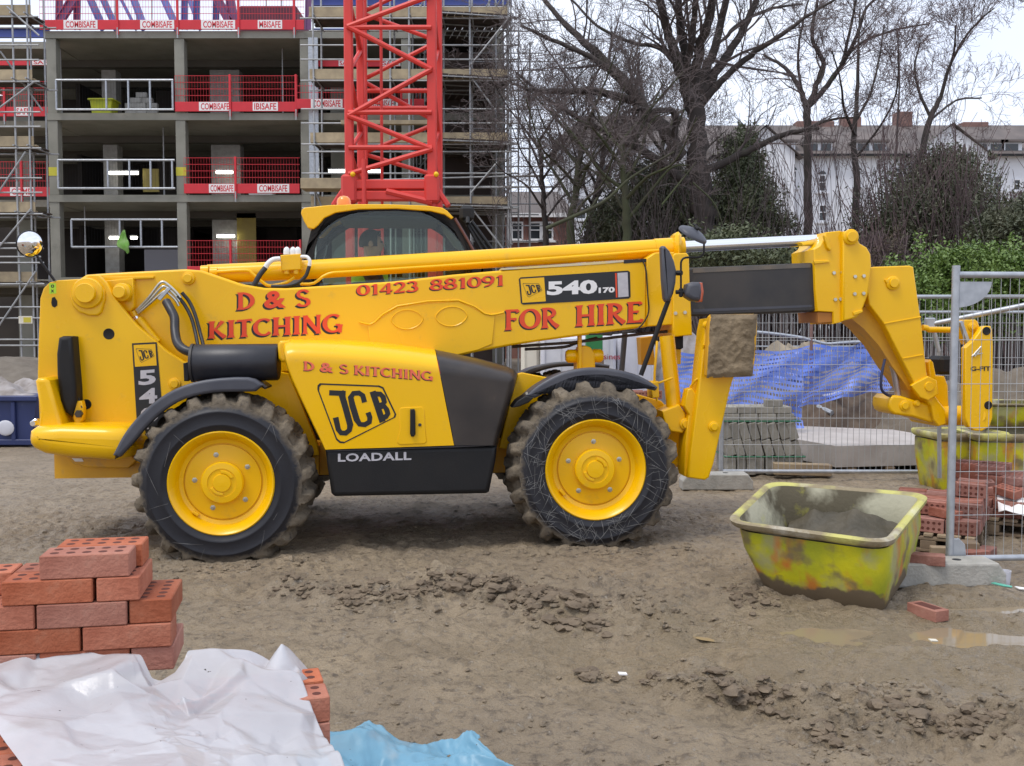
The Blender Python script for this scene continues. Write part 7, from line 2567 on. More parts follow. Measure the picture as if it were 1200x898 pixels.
tree("bare_tree", "largest bare spreading tree with thick dark trunk behind the chrome rod", big, 33, 4, 'bark', 'twig', 1.7, 2.7, 3, "bare winter trees", (5, 4, 3))
tree("bare_tree", "bare tree with a straight grey trunk and forked crown in front of the white house", [
    [(947, 275, 5.2, 0), (947, 220, 4.6, 0), (946, 170, 4.4, 0), (946, 128, 4.4, 0)],
    [(946, 130, 3.8), (938, 105, 3), (920, 80, 2.2), (895, 65, 1.4)],
    [(946, 126, 4), (955, 105, 3.4), (965, 75, 2.8), (952, 45, 2.2), (958, 0, 1.6)],
    [(948, 124, 3.6), (970, 100, 3), (990, 70, 2.6), (1005, 40, 2), (1015, 10, 1.6), (1040, -10, 1.2)],
    [(968, 102, 2.6), (985, 78, 2.2), (995, 40, 1.8), (1003, 0, 1.3)],
    [(985, 75, 2), (1010, 50, 1.6), (1050, 35, 1.2), (1090, 28, .8)],
    [(940, 108, 1.8), (935, 70, 1.5), (940, 30, 1.2), (950, -10, .9)],
    [(948, 150, 2), (975, 140, 1.5), (1000, 138, 1)],
], 38, 6, 'bark', 'twig_red', 2.0, 2.2, 3, "bare winter trees", (5, 5, 3), depth=4)
tree("bare_tree", "slim leaning bare tree at the right above the dark evergreen", [
    [(1072, 225, 4.5, 0), (1080, 180, 4, 0), (1090, 140, 3.4, 0), (1102, 115, 2.8, 0)],
    [(1102, 116, 2.4), (1112, 80, 1.9), (1130, 45, 1.5), (1150, 22, 1.1), (1165, 10, .8)],
    [(1092, 140, 2), (1078, 110, 1.6), (1072, 80, 1.2), (1078, 50, .9)],
    [(1094, 138, 1.6), (1120, 118, 1.2), (1150, 115, .9)],
    [(1108, 95, 1.6), (1118, 60, 1.2), (1120, 30, .9)],
], 36, 9, 'bark', 'twig_red', 3.0, 2.3, 3, "bare winter trees", (5, 5, 3), depth=3)
tree("bare_tree", "thin upright bare tree with reddish twigs between the two larger right trees", [
    [(1003, 265, 4.5, 0), (1004, 210, 4, 0), (1000, 165, 3.2, 0), (1004, 120, 2.5, 0), (1006, 60, 1.5, 0), (1008, 10, .9, 0)],
    [(1003, 160, 2), (990, 130, 1.6), (985, 95, 1), (975, 60, .8)],
    [(1004, 140, 1.8), (1020, 110, 1.4), (1030, 70, 1), (1036, 30, .8)],
    [(1003, 185, 1.8), (1030, 150, 1.4), (1050, 110, 1.1), (1053, 60, .8)],
    [(1050, 190, 1.6), (1052, 140, 1.3), (1054, 90, 1), (1052, 40, .7)],
], 37, 10, 'bark', 'twig_red', 2.0, 2.0, 3, "bare winter trees", (5, 5, 3), skip=.15, depth=3)
for k, (lab, x0, y0, lean, rad, sd) in enumerate((("mossy twin-stemmed bare tree left of the big trunk", 735, 290, -6, 5.5, 21), ("mossy bare tree with a forked base beside the white van", 668, 285, 14, 5.0, 22), ("slender bare tree nearest the scaffold", 640, 290, -8, 3.6, 23), ("pale stemmed bare tree close to the big trunk", 775, 292, 2, 5.5, 24), ("thin bare tree between the van and scaffold lattice", 690, 288, 20, 4.5, 25))):
    L = [[(x0, y0, rad, 0), (x0 + lean * .3, y0 - 45, rad * .85, 0), (x0 + lean * .7, y0 - 90, rad * .7, 0), (x0 + lean, y0 - 125, rad * .5, 0)]]
    r = np.random.default_rng(sd)
    for q in range(9):
        f = .25 + .75 * q / 8
        bx_, by_ = x0 + lean * f, y0 - 125 * f
        s = -1 if q % 2 else 1
        sp = 30 + 45 * r.random()
        L.append([(bx_, by_, rad * .42), (bx_ + s * sp * .35, by_ - 18 - 14 * r.random(), rad * .34), (bx_ + s * sp * .8, by_ - 40 - 30 * r.random(), rad * .22), (bx_ + s * sp * 1.15, by_ - 60 - 55 * r.random(), rad * .12)])
    tree("bare_tree", lab, L, 31 + k * 1.7, sd, 'bark_moss' if k in (0, 1, 3) else 'bark', 'twig', 1.9, 2.0, 3, "bare winter trees", (4, 5, 3), depth=3.5)
# green drooping boughs
b = MB()
t = thing("fallen_bough", "mossy green bough slanting across the undergrowth above the boom", "branch", P(700, 250, 29))
for (pp, r_) in (([(640 + 0, 268), (705, 238), (740, 208), (790, 178)], 2.4), ([(700, 232), (690, 250), (680, 275)], 1.4), ([(812, 214), (838, 240), (850, 275)], 1.2), ([(776, 240), (800, 210), (816, 190)], 1.3)):
    b = MB(); b.tube(smoothpath([P(a, c2, 29) - t.location for a, c2 in pp], 5), list(np.linspace(r_, r_ * .45, (len(pp) - 1) * 5 + 1) / F * 29), 7); b.build("bough", M['bark_moss'], t, 60)

# ---- leafy masses
def leaves(cs, size, r, flat=0.0, asp=.55):
    n = len(cs)
    a = r.normal(size=(n, 3)); a /= np.linalg.norm(a, axis=1, keepdims=True)
    c = r.normal(size=(n, 3)); c = np.cross(a, c); c /= np.linalg.norm(c, axis=1, keepdims=True)
    s = size * (.6 + .8 * r.random((n, 1)))
    v = np.stack([cs - a * s, cs - a * s * .1 + c * s * asp, cs + a * s, cs - a * s * .1 - c * s * asp], 1).reshape(-1, 3)
    return v
def leafy(name, label, cat, blobs, n, size, m, seed, stems=0, group=None, stem_m='twig', hollow=.55, parent=None, asp=.55):
    """blobs: (px, py, rx px, ry px, depth, depth radius m): leaf clumps filling uneven lumps"""
    r = np.random.default_rng(seed)
    base = P(blobs[0][0], 385, blobs[0][4])
    t = thing(name, label, cat, (base.x, base.y, 0), 0, group)
    O = np.array([base.x, base.y, 0])
    tot = sum(q[2] * q[3] for q in blobs)
    cs = []
    for (px, py, rx, ry, d, dr) in blobs:
        k = int(n * rx * ry / tot)
        c = P(px, py, d)
        RX, RZ = rx / F * d, ry / F * d
        # clumps within each lump
        nc = max(6, k // 60)
        u = r.normal(size=(nc, 3)); u /= np.linalg.norm(u, axis=1, keepdims=True)
        rad = (hollow + (1 - hollow) * r.random((nc, 1))) * (1 + .22 * r.normal(size=(nc, 1)))
        cl = np.array(c) + u * rad * np.array([RX, dr, RZ])
        w = cl[r.integers(nc, size=k)]
        cs.append(w + r.normal(size=(k, 3)) * np.array([RX, dr, RZ]) * .13)
    cs = np.concatenate(cs)
    cs = cs[cs[:, 2] > -.1]
    v = leaves(cs - O, size, r, asp=asp)
    me = bpy.data.meshes.new("foliage")
    k = len(cs)
    me.vertices.add(4 * k); me.vertices.foreach_set("co", v.astype(np.float32).ravel())
    me.loops.add(4 * k); me.loops.foreach_set("vertex_index", np.arange(4 * k, dtype=np.int32))
    me.polygons.add(k); me.polygons.foreach_set("loop_start", np.arange(0, 4 * k, 4, dtype=np.int32))
    me.update(calc_edges=True)
    me.materials.append(M[m])
    o = meshobj("foliage", me, t); o["kind"] = "stuff"
    if stems:
        b = MB()
        for _ in range(stems):
            q = blobs[r.integers(len(blobs))]
            g = P(q[0] + r.normal() * q[2] * .35, 385, q[4]); g.z = 0; g.y += r.normal() * q[5] * .4
            tp = P(q[0] + r.normal() * q[2] * .6, q[1] - q[3] * (.6 + .5 * r.random()), q[4])
            mid = g.lerp(tp, .5) + Vector((r.normal() * .3, r.normal() * .3, 0))
            b.tube(smoothpath([Vector(g) - Vector(O), mid - Vector(O), tp - Vector(O)], 3), [.04, .036, .03, .026, .022, .016, .01], 4, cap=False)
        b.build("stems", M[stem_m], t, None, "stuff")
    return t
leafy("hedge", "bright green clipped hedge behind the right fence", "hedge", [(1085, 345, 40, 48, 21, 1.0), (1130, 338, 40, 46, 21, 1.0), (1180, 340, 45, 46, 21, 1.1), (1225, 340, 40, 46, 21, 1.0), (1065, 360, 30, 42, 20.5, .8), (1110, 313, 26, 22, 21, .7), (1165, 310, 24, 20, 21, .7), (1195, 315, 24, 22, 21, .7)], 62000, .036, 'leaf_hedge', 3, 40)
leafy("evergreen_shrub", "large dark evergreen with reddish bare stems below the leaning tree", "shrub", [(1090, 235, 62, 62, 33, 2.4), (1060, 270, 60, 50, 32, 2.2), (1130, 270, 70, 45, 32, 2.0), (1110, 205, 36, 34, 33, 1.5), (1185, 262, 40, 38, 34, 1.6)], 60000, .065, 'leaf_dark', 4, 420, None, 'twig_red', .35, asp=.3)
leafy("evergreen_shrub", "ivy covered evergreen behind the big bare trunk", "shrub", [(868, 225, 36, 48, 35.5, 2), (845, 262, 60, 40, 35, 2), (890, 268, 34, 34, 34, 1.6), (870, 180, 22, 28, 36, 1.4)], 42000, .065, 'leaf_ivy', 5, 120, asp=.4)
leafy("evergreen_shrub", "dark ivy mass between the mossy stems left of the big trunk", "shrub", [(752, 262, 60, 44, 36, 2), (800, 255, 40, 45, 36, 2), (715, 270, 32, 32, 35, 1.6), (770, 215, 48, 36, 38, 1.6)], 38000, .065, 'leaf_dark', 6, 120, asp=.4)
leafy("undergrowth", "tangled brown undergrowth behind the far fence", "undergrowth", [(900, 340, 70, 62, 26, 1.5), (985, 330, 60, 60, 27, 1.5), (1040, 330, 45, 55, 25, 1.3), (830, 330, 60, 55, 27, 1.5), (1130, 360, 70, 40, 24, 1.3), (1210, 350, 60, 45, 24, 1.2)], 22000, .06, 'leaf_brown', 7, 700, None, 'twig_red', .2, asp=.18)
leafy("green_shrub", "low green shrub seen under the chrome rod", "shrub", [(850, 300, 60, 32, 25, 1.3), (915, 312, 50, 26, 24.5, 1.2)], 16000, .045, 'leaf_ivy', 8, 60)
leafy("dark_conifer", "dark low conifer at the right edge behind the hedge", "shrub", [(1175, 275, 36, 30, 28, 1.3), (1205, 268, 30, 32, 28, 1.3)], 16000, .06, 'leaf_dark', 9, 30, asp=.3)

# twiggy thickets, all thin shoots
def thicket(label, px0, px1, py_top, d, n, seed, m='twig_red', h_var=.5, depth=2.0):
    r = np.random.default_rng(seed)
    o0 = P((px0 + px1) / 2, 385, d)
    t = thing("thicket", label, "thicket", (o0.x, d, 0), 0)
    b = MB()
    for _ in range(n):
        px = px0 + (px1 - px0) * r.random()
        g = P(px, 385, d); y = d + r.normal() * depth * .5
        H = P(px, py_top, d).z * (1 - h_var * r.random())
        p = Vector((g.x - o0.x, y - d, .0))
        grow(b, p, Vector((r.normal() * .16, r.normal() * .12, 1)).normalized(), H, .018, 2, r, .25, .45, .07, 6, (5, 5), .0075)
    b.build("shoots", M[m], t, None, "stuff")
thicket("reddish thicket of bare shoots in front of the dark evergreen", 1000, 1190, 165, 31.0, 34, 31)
thicket("grey brown thicket of bare shoots under the big bare tree", 640, 905, 195, 33.0, 34, 32, 'twig')
thicket("thin bare shoots in front of the white house wall", 880, 1040, 205, 36.0, 11, 33, 'twig_red')

# ---- houses
def window(parent, x, y, z, w, h, frame_m, arched=False, sill=True):
    f = MB()
    fr = .09
    for (cx_, cz_, sx, sz) in ((0, h / 2 - fr / 2, w, fr), (0, -h / 2 + fr / 2, w, fr), (-w / 2 + fr / 2, 0, fr, h - 2 * fr), (w / 2 - fr / 2, 0, fr, h - 2 * fr), (0, .05, w - 2 * fr, .06)):
        f.box((x + cx_, y - .03, z + cz_), (sx, .10, sz))
    wf = f.build("window", frame_m, parent, None)
    g = MB(); g.box((x, y + .01, z), (w - fr, .05, h - fr)); g.build("pane", M['window_glass'], wf, None)
    if arched:
        g = MB(); g.plate([(x + (w / 2) * math.cos(a), z + h / 2 + (w / 2) * math.sin(a) * .9) for a in [k * math.pi / 10 for k in range(11)]], y - .04, y + .03); g.build("arch_head", M['window_glass'], wf, None)
    if sill:
        g = MB(); g.box((x, y - .08, z - h / 2 - .06), (w + .3, .22, .12)); g.build("sill", frame_m, wf, None)

dH = 66.0
hx = lambda px: X(px, dH)
hz = lambda py: P(600, py, dH).z
t = thing("white_house", "long white rendered terrace with slate roof and dormers beyond the bare trees", "house", (hx(1040), dH, 0))
O = Vector((hx(1040), dH, 0))
def hb(nm, m, fn, par=None):
    b = MB(); fn(b)
    b.v = [(v[0] - O.x, v[1] - O.y, v[2]) for v in b.v]
    return b.build(nm, m, par or t, None)
x0, x1, ez, rz_ = hx(838), hx(1300), hz(181), P(600, 147, dH + 5).z
hb("wall", M['render'], lambda b: b.box(((x0 + x1) / 2, dH + 4.5, ez / 2), (x1 - x0, 9, ez)))
roof = hb("roof", M['slate'], lambda b: b.add([(x0 - .4, dH - .45, ez - .1), (x1, dH - .45, ez - .1), (x1, dH + 5, rz_), (x0 - .4, dH + 5, rz_), (x0 - .4, dH + 10, ez - .1), (x1, dH + 10, ez - .1)], [(0, 1, 2, 3), (3, 2, 5, 4), (0, 3, 4)]))
hb("gutter", M['black'], lambda b: b.box(((x0 + x1) / 2, dH - .5, ez - .12), (x1 - x0, .16, .14)), roof)
for (pa, pb, py0, py1) in ((928, 972, 143, 153), (982, 1003, 138, 151), (1044, 1062, 132, 152), (1120, 1150, 144, 150)):
    hb("chimney", M['chimney'], lambda b: b.box(((X(pa, 71) + X(pb, 71)) / 2, 71.2, P(600, (py0 + py1 + 8) / 2, 71).z), (X(pb, 71) - X(pa, 71), 1.0, (py1 - py0 + 8) / F * 71), None, 0, .05), roof)
# gables
for (pc, pw, pt) in ((1103, 42, 150), (890, 34, 152)):
    gx0, gx1, gc, gt = hx(pc - pw), hx(pc + pw), hx(pc), hz(pt)
    hb("gable", M['render'], lambda b: b.add([(gx0, dH - .8, 0), (gx1, dH - .8, 0), (gx1, dH - .8, ez), (gc, dH - .8, gt), (gx0, dH - .8, ez), (gx0, dH + .02, 0), (gx1, dH + .02, 0), (gx1, dH + .02, ez), (gc, dH + 5, gt), (gx0, dH + .02, ez)], [(0, 1, 2, 3, 4), (0, 5, 9, 4), (1, 2, 7, 6)]))
    hb("gable_roof", M['slate'], lambda b: (b.add([(gx0 - .5, dH - 1.1, ez - .4), (gc, dH - 1.1, gt + .12), (gc, dH + 5.2, gt + .12), (gx0 - .5, dH + 3, ez - .4)], [(0, 1, 2, 3)]), b.add([(gx1 + .5, dH - 1.1, ez - .4), (gc, dH - 1.1, gt + .12), (gc, dH + 5.2, gt + .12), (gx1 + .5, dH + 3, ez - .4)], [(0, 1, 2, 3)])), roof)
for (px, py, pw, ph, ar) in ((926, 210, 8, 20, True), (960, 215, 8, 20, True), (1000, 210, 8, 20, True), (1050, 212, 8, 20, True), (924, 250, 9, 20, False), (961, 250, 9, 20, False), (1000, 250, 9, 20, False), (900, 215, 8, 18, True),
                             (1163, 215, 10, 18, False), (1186, 217, 8, 14, False), (1165, 250, 9, 18, False), (1225, 215, 10, 18, False), (880, 250, 8, 18, False)):
    window(t, hx(px) - O.x, -.03, hz(py), pw / F * dH * 1.15, ph / F * dH, M['render'], ar)
window(t, hx(1103) - O.x, -.84, hz(212), .7, 1.1, M['render'])
window(t, hx(1087) - O.x, -.84, hz(212), .6, 1.1, M['render'])
for (pc, pw) in ((918, 12), (958, 15), (1018, 18), (1155, 18), (1182, 12), (1230, 16)):
    gx0, gx1 = hx(pc - pw), hx(pc + pw)
    z0, z1 = hz(181), hz(166)
    dm_ = hb("dormer", M['render'], lambda b: b.box(((gx0 + gx1) / 2, dH + 1.8, (z0 + z1) / 2), (gx1 - gx0, 3.0, z1 - z0)))
    hb("dormer_roof", M['slate'], lambda b: b.box(((gx0 + gx1) / 2, dH + 1.7, z1 + .07), (gx1 - gx0 + .3, 3.3, .14)), dm_)
    for q in (-.25, .25) if pw > 13 else (0,):
        hb("pane", M['window_glass'], lambda b: b.box(((gx0 + gx1) / 2 + q * (gx1 - gx0), dH + .28, (z0 + z1) / 2 + .05), ((gx1 - gx0) * (.36 if pw > 13 else .6), .06, (z1 - z0) * .62)), dm_)
# darker terrace seen through the left trees
dK = 72.0
t = thing("slate_roof_house", "grey roofed house hidden behind the tangle of bare trees", "house", (X(740, dK), dK, 0))
def kb(nm, m, fn, par=None):
    b = MB(); fn(b)
    b.v = [(v[0] - X(740, dK), v[1] - dK, v[2]) for v in b.v]
    return b.build(nm, m, par or t, None)
kx0, kx1, kez, krz = X(655, dK), X(842, dK), P(600, 165, dK).z, P(600, 136, dK + 5).z
kb("wall", M['render'], lambda b: b.box(((kx0 + kx1) / 2, dK + 5, kez / 2), (kx1 - kx0, 10, kez)))
rf = kb("roof", M['slate'], lambda b: b.add([(kx0 - .4, dK - .4, kez - .1), (kx1 + .4, dK - .4, kez - .1), (kx1 - 2, dK + 5, krz), (kx0 + 2, dK + 5, krz), (kx0 - .4, dK + 10.4, kez - .1), (kx1 + .4, dK + 10.4, kez - .1)], [(0, 1, 2, 3), (3, 2, 5, 4), (0, 3, 4), (1, 5, 2)]))
for (px, py) in ((680, 205), (710, 205), (750, 205), (680, 245), (705, 245), (790, 205), (820, 205)):
    window(t, X(px, dK) - X(740, dK), -.03, P(600, py, dK).z, .8, 1.5, M['render'])
# low brick house by the scaffold
dB = 56.0
t = thing("brick_house", "low red brick house with pale window frames beside the scaffold foot", "house", (X(630, dB), dB, 0))
def bb(nm, m, fn, par=None):
    b = MB(); fn(b)
    b.v = [(v[0] - X(630, dB), v[1] - dB, v[2]) for v in b.v]
    return b.build(nm, m, par or t, None)
ax0, ax1, aez = X(585, dB), X(668, dB), P(600, 251, dB).z
bb("wall", M['house_brick'], lambda b: b.box(((ax0 + ax1) / 2, dB + 3, aez / 2), (ax1 - ax0, 6, aez)))
rf = bb("roof", M['slate'], lambda b: b.add([(ax0 - .3, dB - .4, aez - .05), (ax1 + .3, dB - .4, aez - .05), (ax1 - .6, dB + 3, aez + 1.6), (ax0 + .6, dB + 3, aez + 1.6), (ax0 - .3, dB + 6.4, aez - .05), (ax1 + .3, dB + 6.4, aez - .05)], [(0, 1, 2, 3), (3, 2, 5, 4), (0, 3, 4), (1, 5, 2)]))
bb("fascia", M['sign_white'], lambda b: b.box(((ax0 + ax1) / 2, dB - .42, aez - .1), (ax1 - ax0 + .6, .08, .22)), rf)
for px in (606, 627, 641):
    window(t, X(px, dB) - X(630, dB), -.03, P(600, 271, dB).z, .66, 1.0, M['sign_white'])

# parked white van half hidden by the stems
dV = 46.0
t = thing("parked_van", "white van half hidden by the mossy tree stems", "van", (X(700, dV), dV, 0))
b = MB()
prof = [(-1.0, .45), (4.2, .45), (4.2, 2.35), (4.0, 2.5), (.55, 2.5), (.25, 2.35), (-.35, 1.55), (-1.0, 1.25)]
b.plate([(x - .6, z + 2.2) for x, z in prof], -.9, .9, .12, 3, 0, .12)
b.build("van_body", M['sign_white'], t, 40)
b = MB(); b.plate([(x - .6, z + 2.2) for x, z in ((-.22, 1.55), (.62, 1.55), (.62, 2.25), (.30, 2.25))], -.925, -.89); b.plate([(x - .6, z + 2.2) for x, z in ((.75, 1.55), (1.7, 1.55), (1.7, 2.25), (.75, 2.25))], -.925, -.89)
b.build("side_window", M['window_glass'], t, None)
for x in (-.1, 3.2):
    b = MB(); b.lathe([(0, -.93), (.2, -.93), (.33, -.9), (.35, -.75)], (x - .6, 0, 2.55), 'Y', 20); b.build("wheel", M['side'], t, 40)
b = MB(); b.box((1, 0, 1.2), (6, 2.4, 2.45), None, 0, .1)
o = b.build("retaining_wall", M['house_brick'], None, None); o.location = (X(700, dV), dV, 0)
tag(o, "low brick retaining wall under the white van", "wall")
# ------------------------------------------------------------------ the brick pallet in the foreground, left
# courses face the camera, turned so that the right end is a little farther off
d0 = 2.56
org = P(203.5, 785, d0)                     # lower right front corner of the lowest visible course
RZ = math.radians(11)
pile = thing("brick_pile", "pile of orange perforated bricks standing up through the white plastic sheet", "stack", org, RZ)
def br(x, y, z, header=False, onedge=False, j=.0):
    """x: right end measured leftwards, y: front face, z: underside (metres in the pile's frame)"""
    if header:
        p = (x - .1025 / 2, y + .215 / 2, z + .0300); rz = math.pi / 2
    else:
        p = (x - .215 / 2, y + .1025 / 2, z + .0300); rz = 0
    o = meshobj("brick", BR_H, pile, p, (0, 0, rz + random.uniform(-.012, .012) + j))
    o.scale = (.985, 1, .92)
    return o
cz = .0612
def row(z, items, y=0.0):
    for x, hd in items:
        br(x, y + random.uniform(-.004, .004), z, hd)
row(0, [(0, True), (-.106, False), (-.325, False)])
row(cz, [(-.002, False), (-.22, False), (-.44, True)])
row(cz, [(-.02, False), (-.24, False), (-.46, False)], .109)
row(cz * 2, [(-.002, True), (-.108, False), (-.327, True)])
row(cz * 2, [(-.108, False), (-.327, False)], .11)
row(cz * 3, [(-.078, True), (-.188, False)])
row(cz * 3, [(-.188, False), (-.405, False)], .112)
row(cz * 4, [(-.10, False)], .0)
row(cz * 4, [(-.085, False)], .11)
row(0, [(-.06, False), (-.28, False)], .22)
row(cz, [(-.06, False), (-.28, False)], .22)

# the big pack below, mostly under the sheet
zp = org.z - .005
pack = thing("brick_pack", "large pack of orange bricks on a pallet under the white plastic sheet", "stack", (org.x, org.y, 0), RZ)
pallet(pack, .1, .1, -.5) if False else None
b = MB()
def pk(x, y, z, rz=0):
    return meshobj("brick", BR_H, pack, (x, y, z), (0, 0, rz + random.uniform(-.012, .012)))
nl = 11
for lay in range(nl):
    z = zp - .115 - lay * cz
    xx = .24 if lay > 0 else .20
    for k in range(6):
        pk(xx - .1075 - .219 * k, .02, z)
        if lay < 5:
            pk(xx - .1075 - .219 * k, .13, z)
    for k in range(8):
        # right end, headers going towards the camera
        pk(xx - .1075, -.09 - .106 * k, z)
        if lay in (0, 1, 2):
            pk(xx - .1075 - .219, -.09 - .106 * k, z)
            pk(xx - .1075 - .438, -.09 - .106 * k, z)
for lay in range(nl):      # left group showing at the lower left corner
    pass
for k in range(4):
    for j in range(3):
        meshobj("brick", BR_H, pack, (-.62 - .0 * j, -.50 - .106 * k, zp - .075 - .067 * j), (0, 0, random.uniform(-.02, .02)))
bp2 = MB(); bp2.box((-.2, -.3, .06), (1.3, 1.1, .10), None, 0, .01); bp2.build("pallet_base", M['timber_dark'], pack, None)

# right hand bricks poking out of the sheet
cR = P(362, 826, 2.55)
stk = thing("brick_stack", "small group of orange bricks showing at the right end of the white sheet", "stack", cR, RZ)
for (x, y, z) in ((.0, .0, .0), (-.015, .107, .006), (.0, -.0, -.067), (.0, .107, -.067)):
    meshobj("brick", BR_H, stk, (x - .06, y, z), (0, 0, random.uniform(-.02, .02) + .1))

# white plastic sheet, thrown over the pack: creased cloth
Rz = Matrix.Rotation(RZ, 3, 'Z')
def sheet(name, label, outline, mat_, seed, zfun, nu=170, nv=150, th=.0015, grp=None, sides=None):
    u = np.linspace(0, 1, nu); v = np.linspace(0, 1, nv)
    U, V = np.meshgrid(u, v)
    if sides:
        def cv(pl, t_):
            pl = np.array(pl); s_ = np.linspace(0, 1, len(pl))
            return np.stack([np.interp(t_, s_, pl[:, 0]), np.interp(t_, s_, pl[:, 1])], -1)
        T_, R_, B_, L_ = sides
        Tq, Bq, Lq, Rq = cv(T_, U), cv(B_, U), cv(L_, V), cv(R_, V)
        c00, c10, c01, c11 = [np.array(q) for q in (T_[0], T_[-1], B_[0], B_[-1])]
        u_, v_ = U[..., None], V[..., None]
        XY = Tq * (1 - v_) + Bq * v_ + Lq * (1 - u_) + Rq * u_ - ((c00 * (1 - u_) + c10 * u_) * (1 - v_) + (c01 * (1 - u_) + c11 * u_) * v_)
    else:
      a, b2, c, d = [np.array(q) for q in outline]       # back-left, back-right, front-right, front-left
      XY = (a * (1 - U)[..., None] + b2 * U[..., None]) * (1 - V)[..., None] + (d * (1 - U)[..., None] + c * U[..., None]) * V[..., None]
    XX, YY = XY[..., 0], XY[..., 1]
    ZZ, XX, YY = zfun(U, V, XX, YY)
    co = np.stack([XX, YY, ZZ], -1).reshape(-1, 3).astype(np.float32)
    idx = np.arange(nu * nv).reshape(nv, nu)
    qu = np.stack([idx[:-1, :-1].ravel(), idx[:-1, 1:].ravel(), idx[1:, 1:].ravel(), idx[1:, :-1].ravel()], 1).astype(np.int32)
    me = bpy.data.meshes.new(name)
    me.from_pydata(co.tolist(), [], qu.tolist())
    me.polygons.foreach_set("use_smooth", [True] * len(qu))
    me.materials.append(mat_)
    o = bpy.data.objects.new(name, me); C.objects.link(o)
    tag(o, label, "plastic sheet", grp)
    return o
def plastic(name, col, rough=.32, trans=.35):
    m = bpy.data.materials.new(name); m.use_nodes = True
    n, l = m.node_tree.nodes, m.node_tree.links
    b = n["Principled BSDF"]
    b.inputs["Roughness"].default_value = rough
    out = n["Material Output"]
    tc = n.new("ShaderNodeTexCoord")
    no = n.new("ShaderNodeTexNoise"); no.inputs["Scale"].default_value = 5; no.inputs["Detail"].default_value = 8
    l.new(tc.outputs["Object"], no.inputs["Vector"])
    mr = n.new("ShaderNodeMapRange"); mr.inputs[1].default_value = .60; mr.inputs[2].default_value = .72; mr.inputs[4].default_value = .35
    l.new(no.outputs[0], mr.inputs[0])
    mx = n.new("ShaderNodeMixRGB"); mx.inputs[1].default_value = (*col, 1); mx.inputs[2].default_value = (.42, .38, .33, 1)
    l.new(mr.outputs[0], mx.inputs[0])
    n2 = n.new("ShaderNodeTexNoise"); n2.inputs["Scale"].default_value = 46; n2.inputs["Detail"].default_value = 3
    l.new(tc.outputs["Object"], n2.inputs["Vector"])
    m2 = n.new("ShaderNodeMapRange"); m2.inputs[1].default_value = .735; m2.inputs[2].default_value = .76
    l.new(n2.outputs[0], m2.inputs[0])
    mx2 = n.new("ShaderNodeMixRGB"); mx2.inputs[2].default_value = (.06, .055, .05, 1)
    l.new(m2.outputs[0], mx2.inputs[0]); l.new(mx.outputs[0], mx2.inputs[1])
    l.new(mx2.outputs[0], b.inputs["Base Color"])
    tl = n.new("ShaderNodeBsdfTranslucent"); l.new(mx2.outputs[0], tl.inputs[0])
    ms = n.new("ShaderNodeMixShader"); ms.inputs[0].default_value = trans
    l.new(b.outputs[0], ms.inputs[1]); l.new(tl.outputs[0], ms.inputs[2])
    tr = n.new("ShaderNodeBsdfTransparent")
    m3 = n.new("ShaderNodeMixShader")
    n4 = n.new("ShaderNodeTexNoise"); n4.inputs["Scale"].default_value = 2.2; n4.inputs["Detail"].default_value = 4
    l.new(tc.outputs["Object"], n4.inputs["Vector"])
    r4 = n.new("ShaderNodeMapRange"); r4.inputs[1].default_value = .42; r4.inputs[2].default_value = .70; r4.inputs[3].default_value = .02; r4.inputs[4].default_value = .26
    l.new(n4.outputs[0], r4.inputs[0]); l.new(r4.outputs[0], m3.inputs[0])
    l.new(ms.outputs[0], m3.inputs[1]); l.new(tr.outputs[0], m3.inputs[2])
    l.new(m3.outputs[0], out.inputs[0])
    bpn = n.new("ShaderNodeTexNoise"); bpn.inputs["Scale"].default_value = 14; bpn.inputs["Detail"].default_value = 5
    l.new(tc.outputs["Object"], bpn.inputs["Vector"])
    bp = n.new("ShaderNodeBump"); bp.inputs["Strength"].default_value = .25; bp.inputs["Distance"].default_value = .02
    l.new(bpn.outputs[0], bp.inputs["Height"]); l.new(bp.outputs[0], b.inputs["Normal"])
    return m
def ridge(x, y, f, seed, o=3):
    s, a = 0, 1
    for k in range(o):
        s = s + a * (1 - np.minimum(1, np.abs(pnoise(x * f, y * f, seed + k)) * 2.6)); a *= .5; f *= 1.9
    return s
from mathutils.geometry import delaunay_2d_cdt
def facet_field(x, y, pts):
    """height over the points (x, y, z), flat between them like stiff plastic"""
    co, _, tris, _, _, _ = delaunay_2d_cdt([Vector((p[0], p[1])) for p in pts], [], [], 0, 1e-6)
    zs_ = []
    P2 = np.array([(p[0], p[1]) for p in pts]); Z2 = np.array([p[2] for p in pts])
    for c in co:
        zs_.append(Z2[np.argmin((P2[:, 0] - c.x) ** 2 + (P2[:, 1] - c.y) ** 2)])
    out = np.full(x.shape, float(np.mean(Z2)))
    for t_ in tris:
        (x0, y0), (x1, y1), (x2, y2) = [(co[i].x, co[i].y) for i in t_]
        den = (y1 - y2) * (x0 - x2) + (x2 - x1) * (y0 - y2)
        if abs(den) < 1e-12: continue
        a_ = ((y1 - y2) * (x - x2) + (x2 - x1) * (y - y2)) / den
        b_ = ((y2 - y0) * (x - x2) + (x0 - x2) * (y - y2)) / den
        c_ = 1 - a_ - b_
        k = (a_ >= -1e-6) & (b_ >= -1e-6) & (c_ >= -1e-6)
        out[k] = (a_ * zs_[t_[0]] + b_ * zs_[t_[1]] + c_ * zs_[t_[2]])[k]
    return out
def blur(Zm, n):
    for _ in range(n):
        Q = np.pad(Zm, 1, mode='edge')
        Zm = (Q[:-2, 1:-1] + Q[2:, 1:-1] + Q[1:-1, :-2] + Q[1:-1, 2:] + 2 * Q[1:-1, 1:-1]) / 6
    return Zm
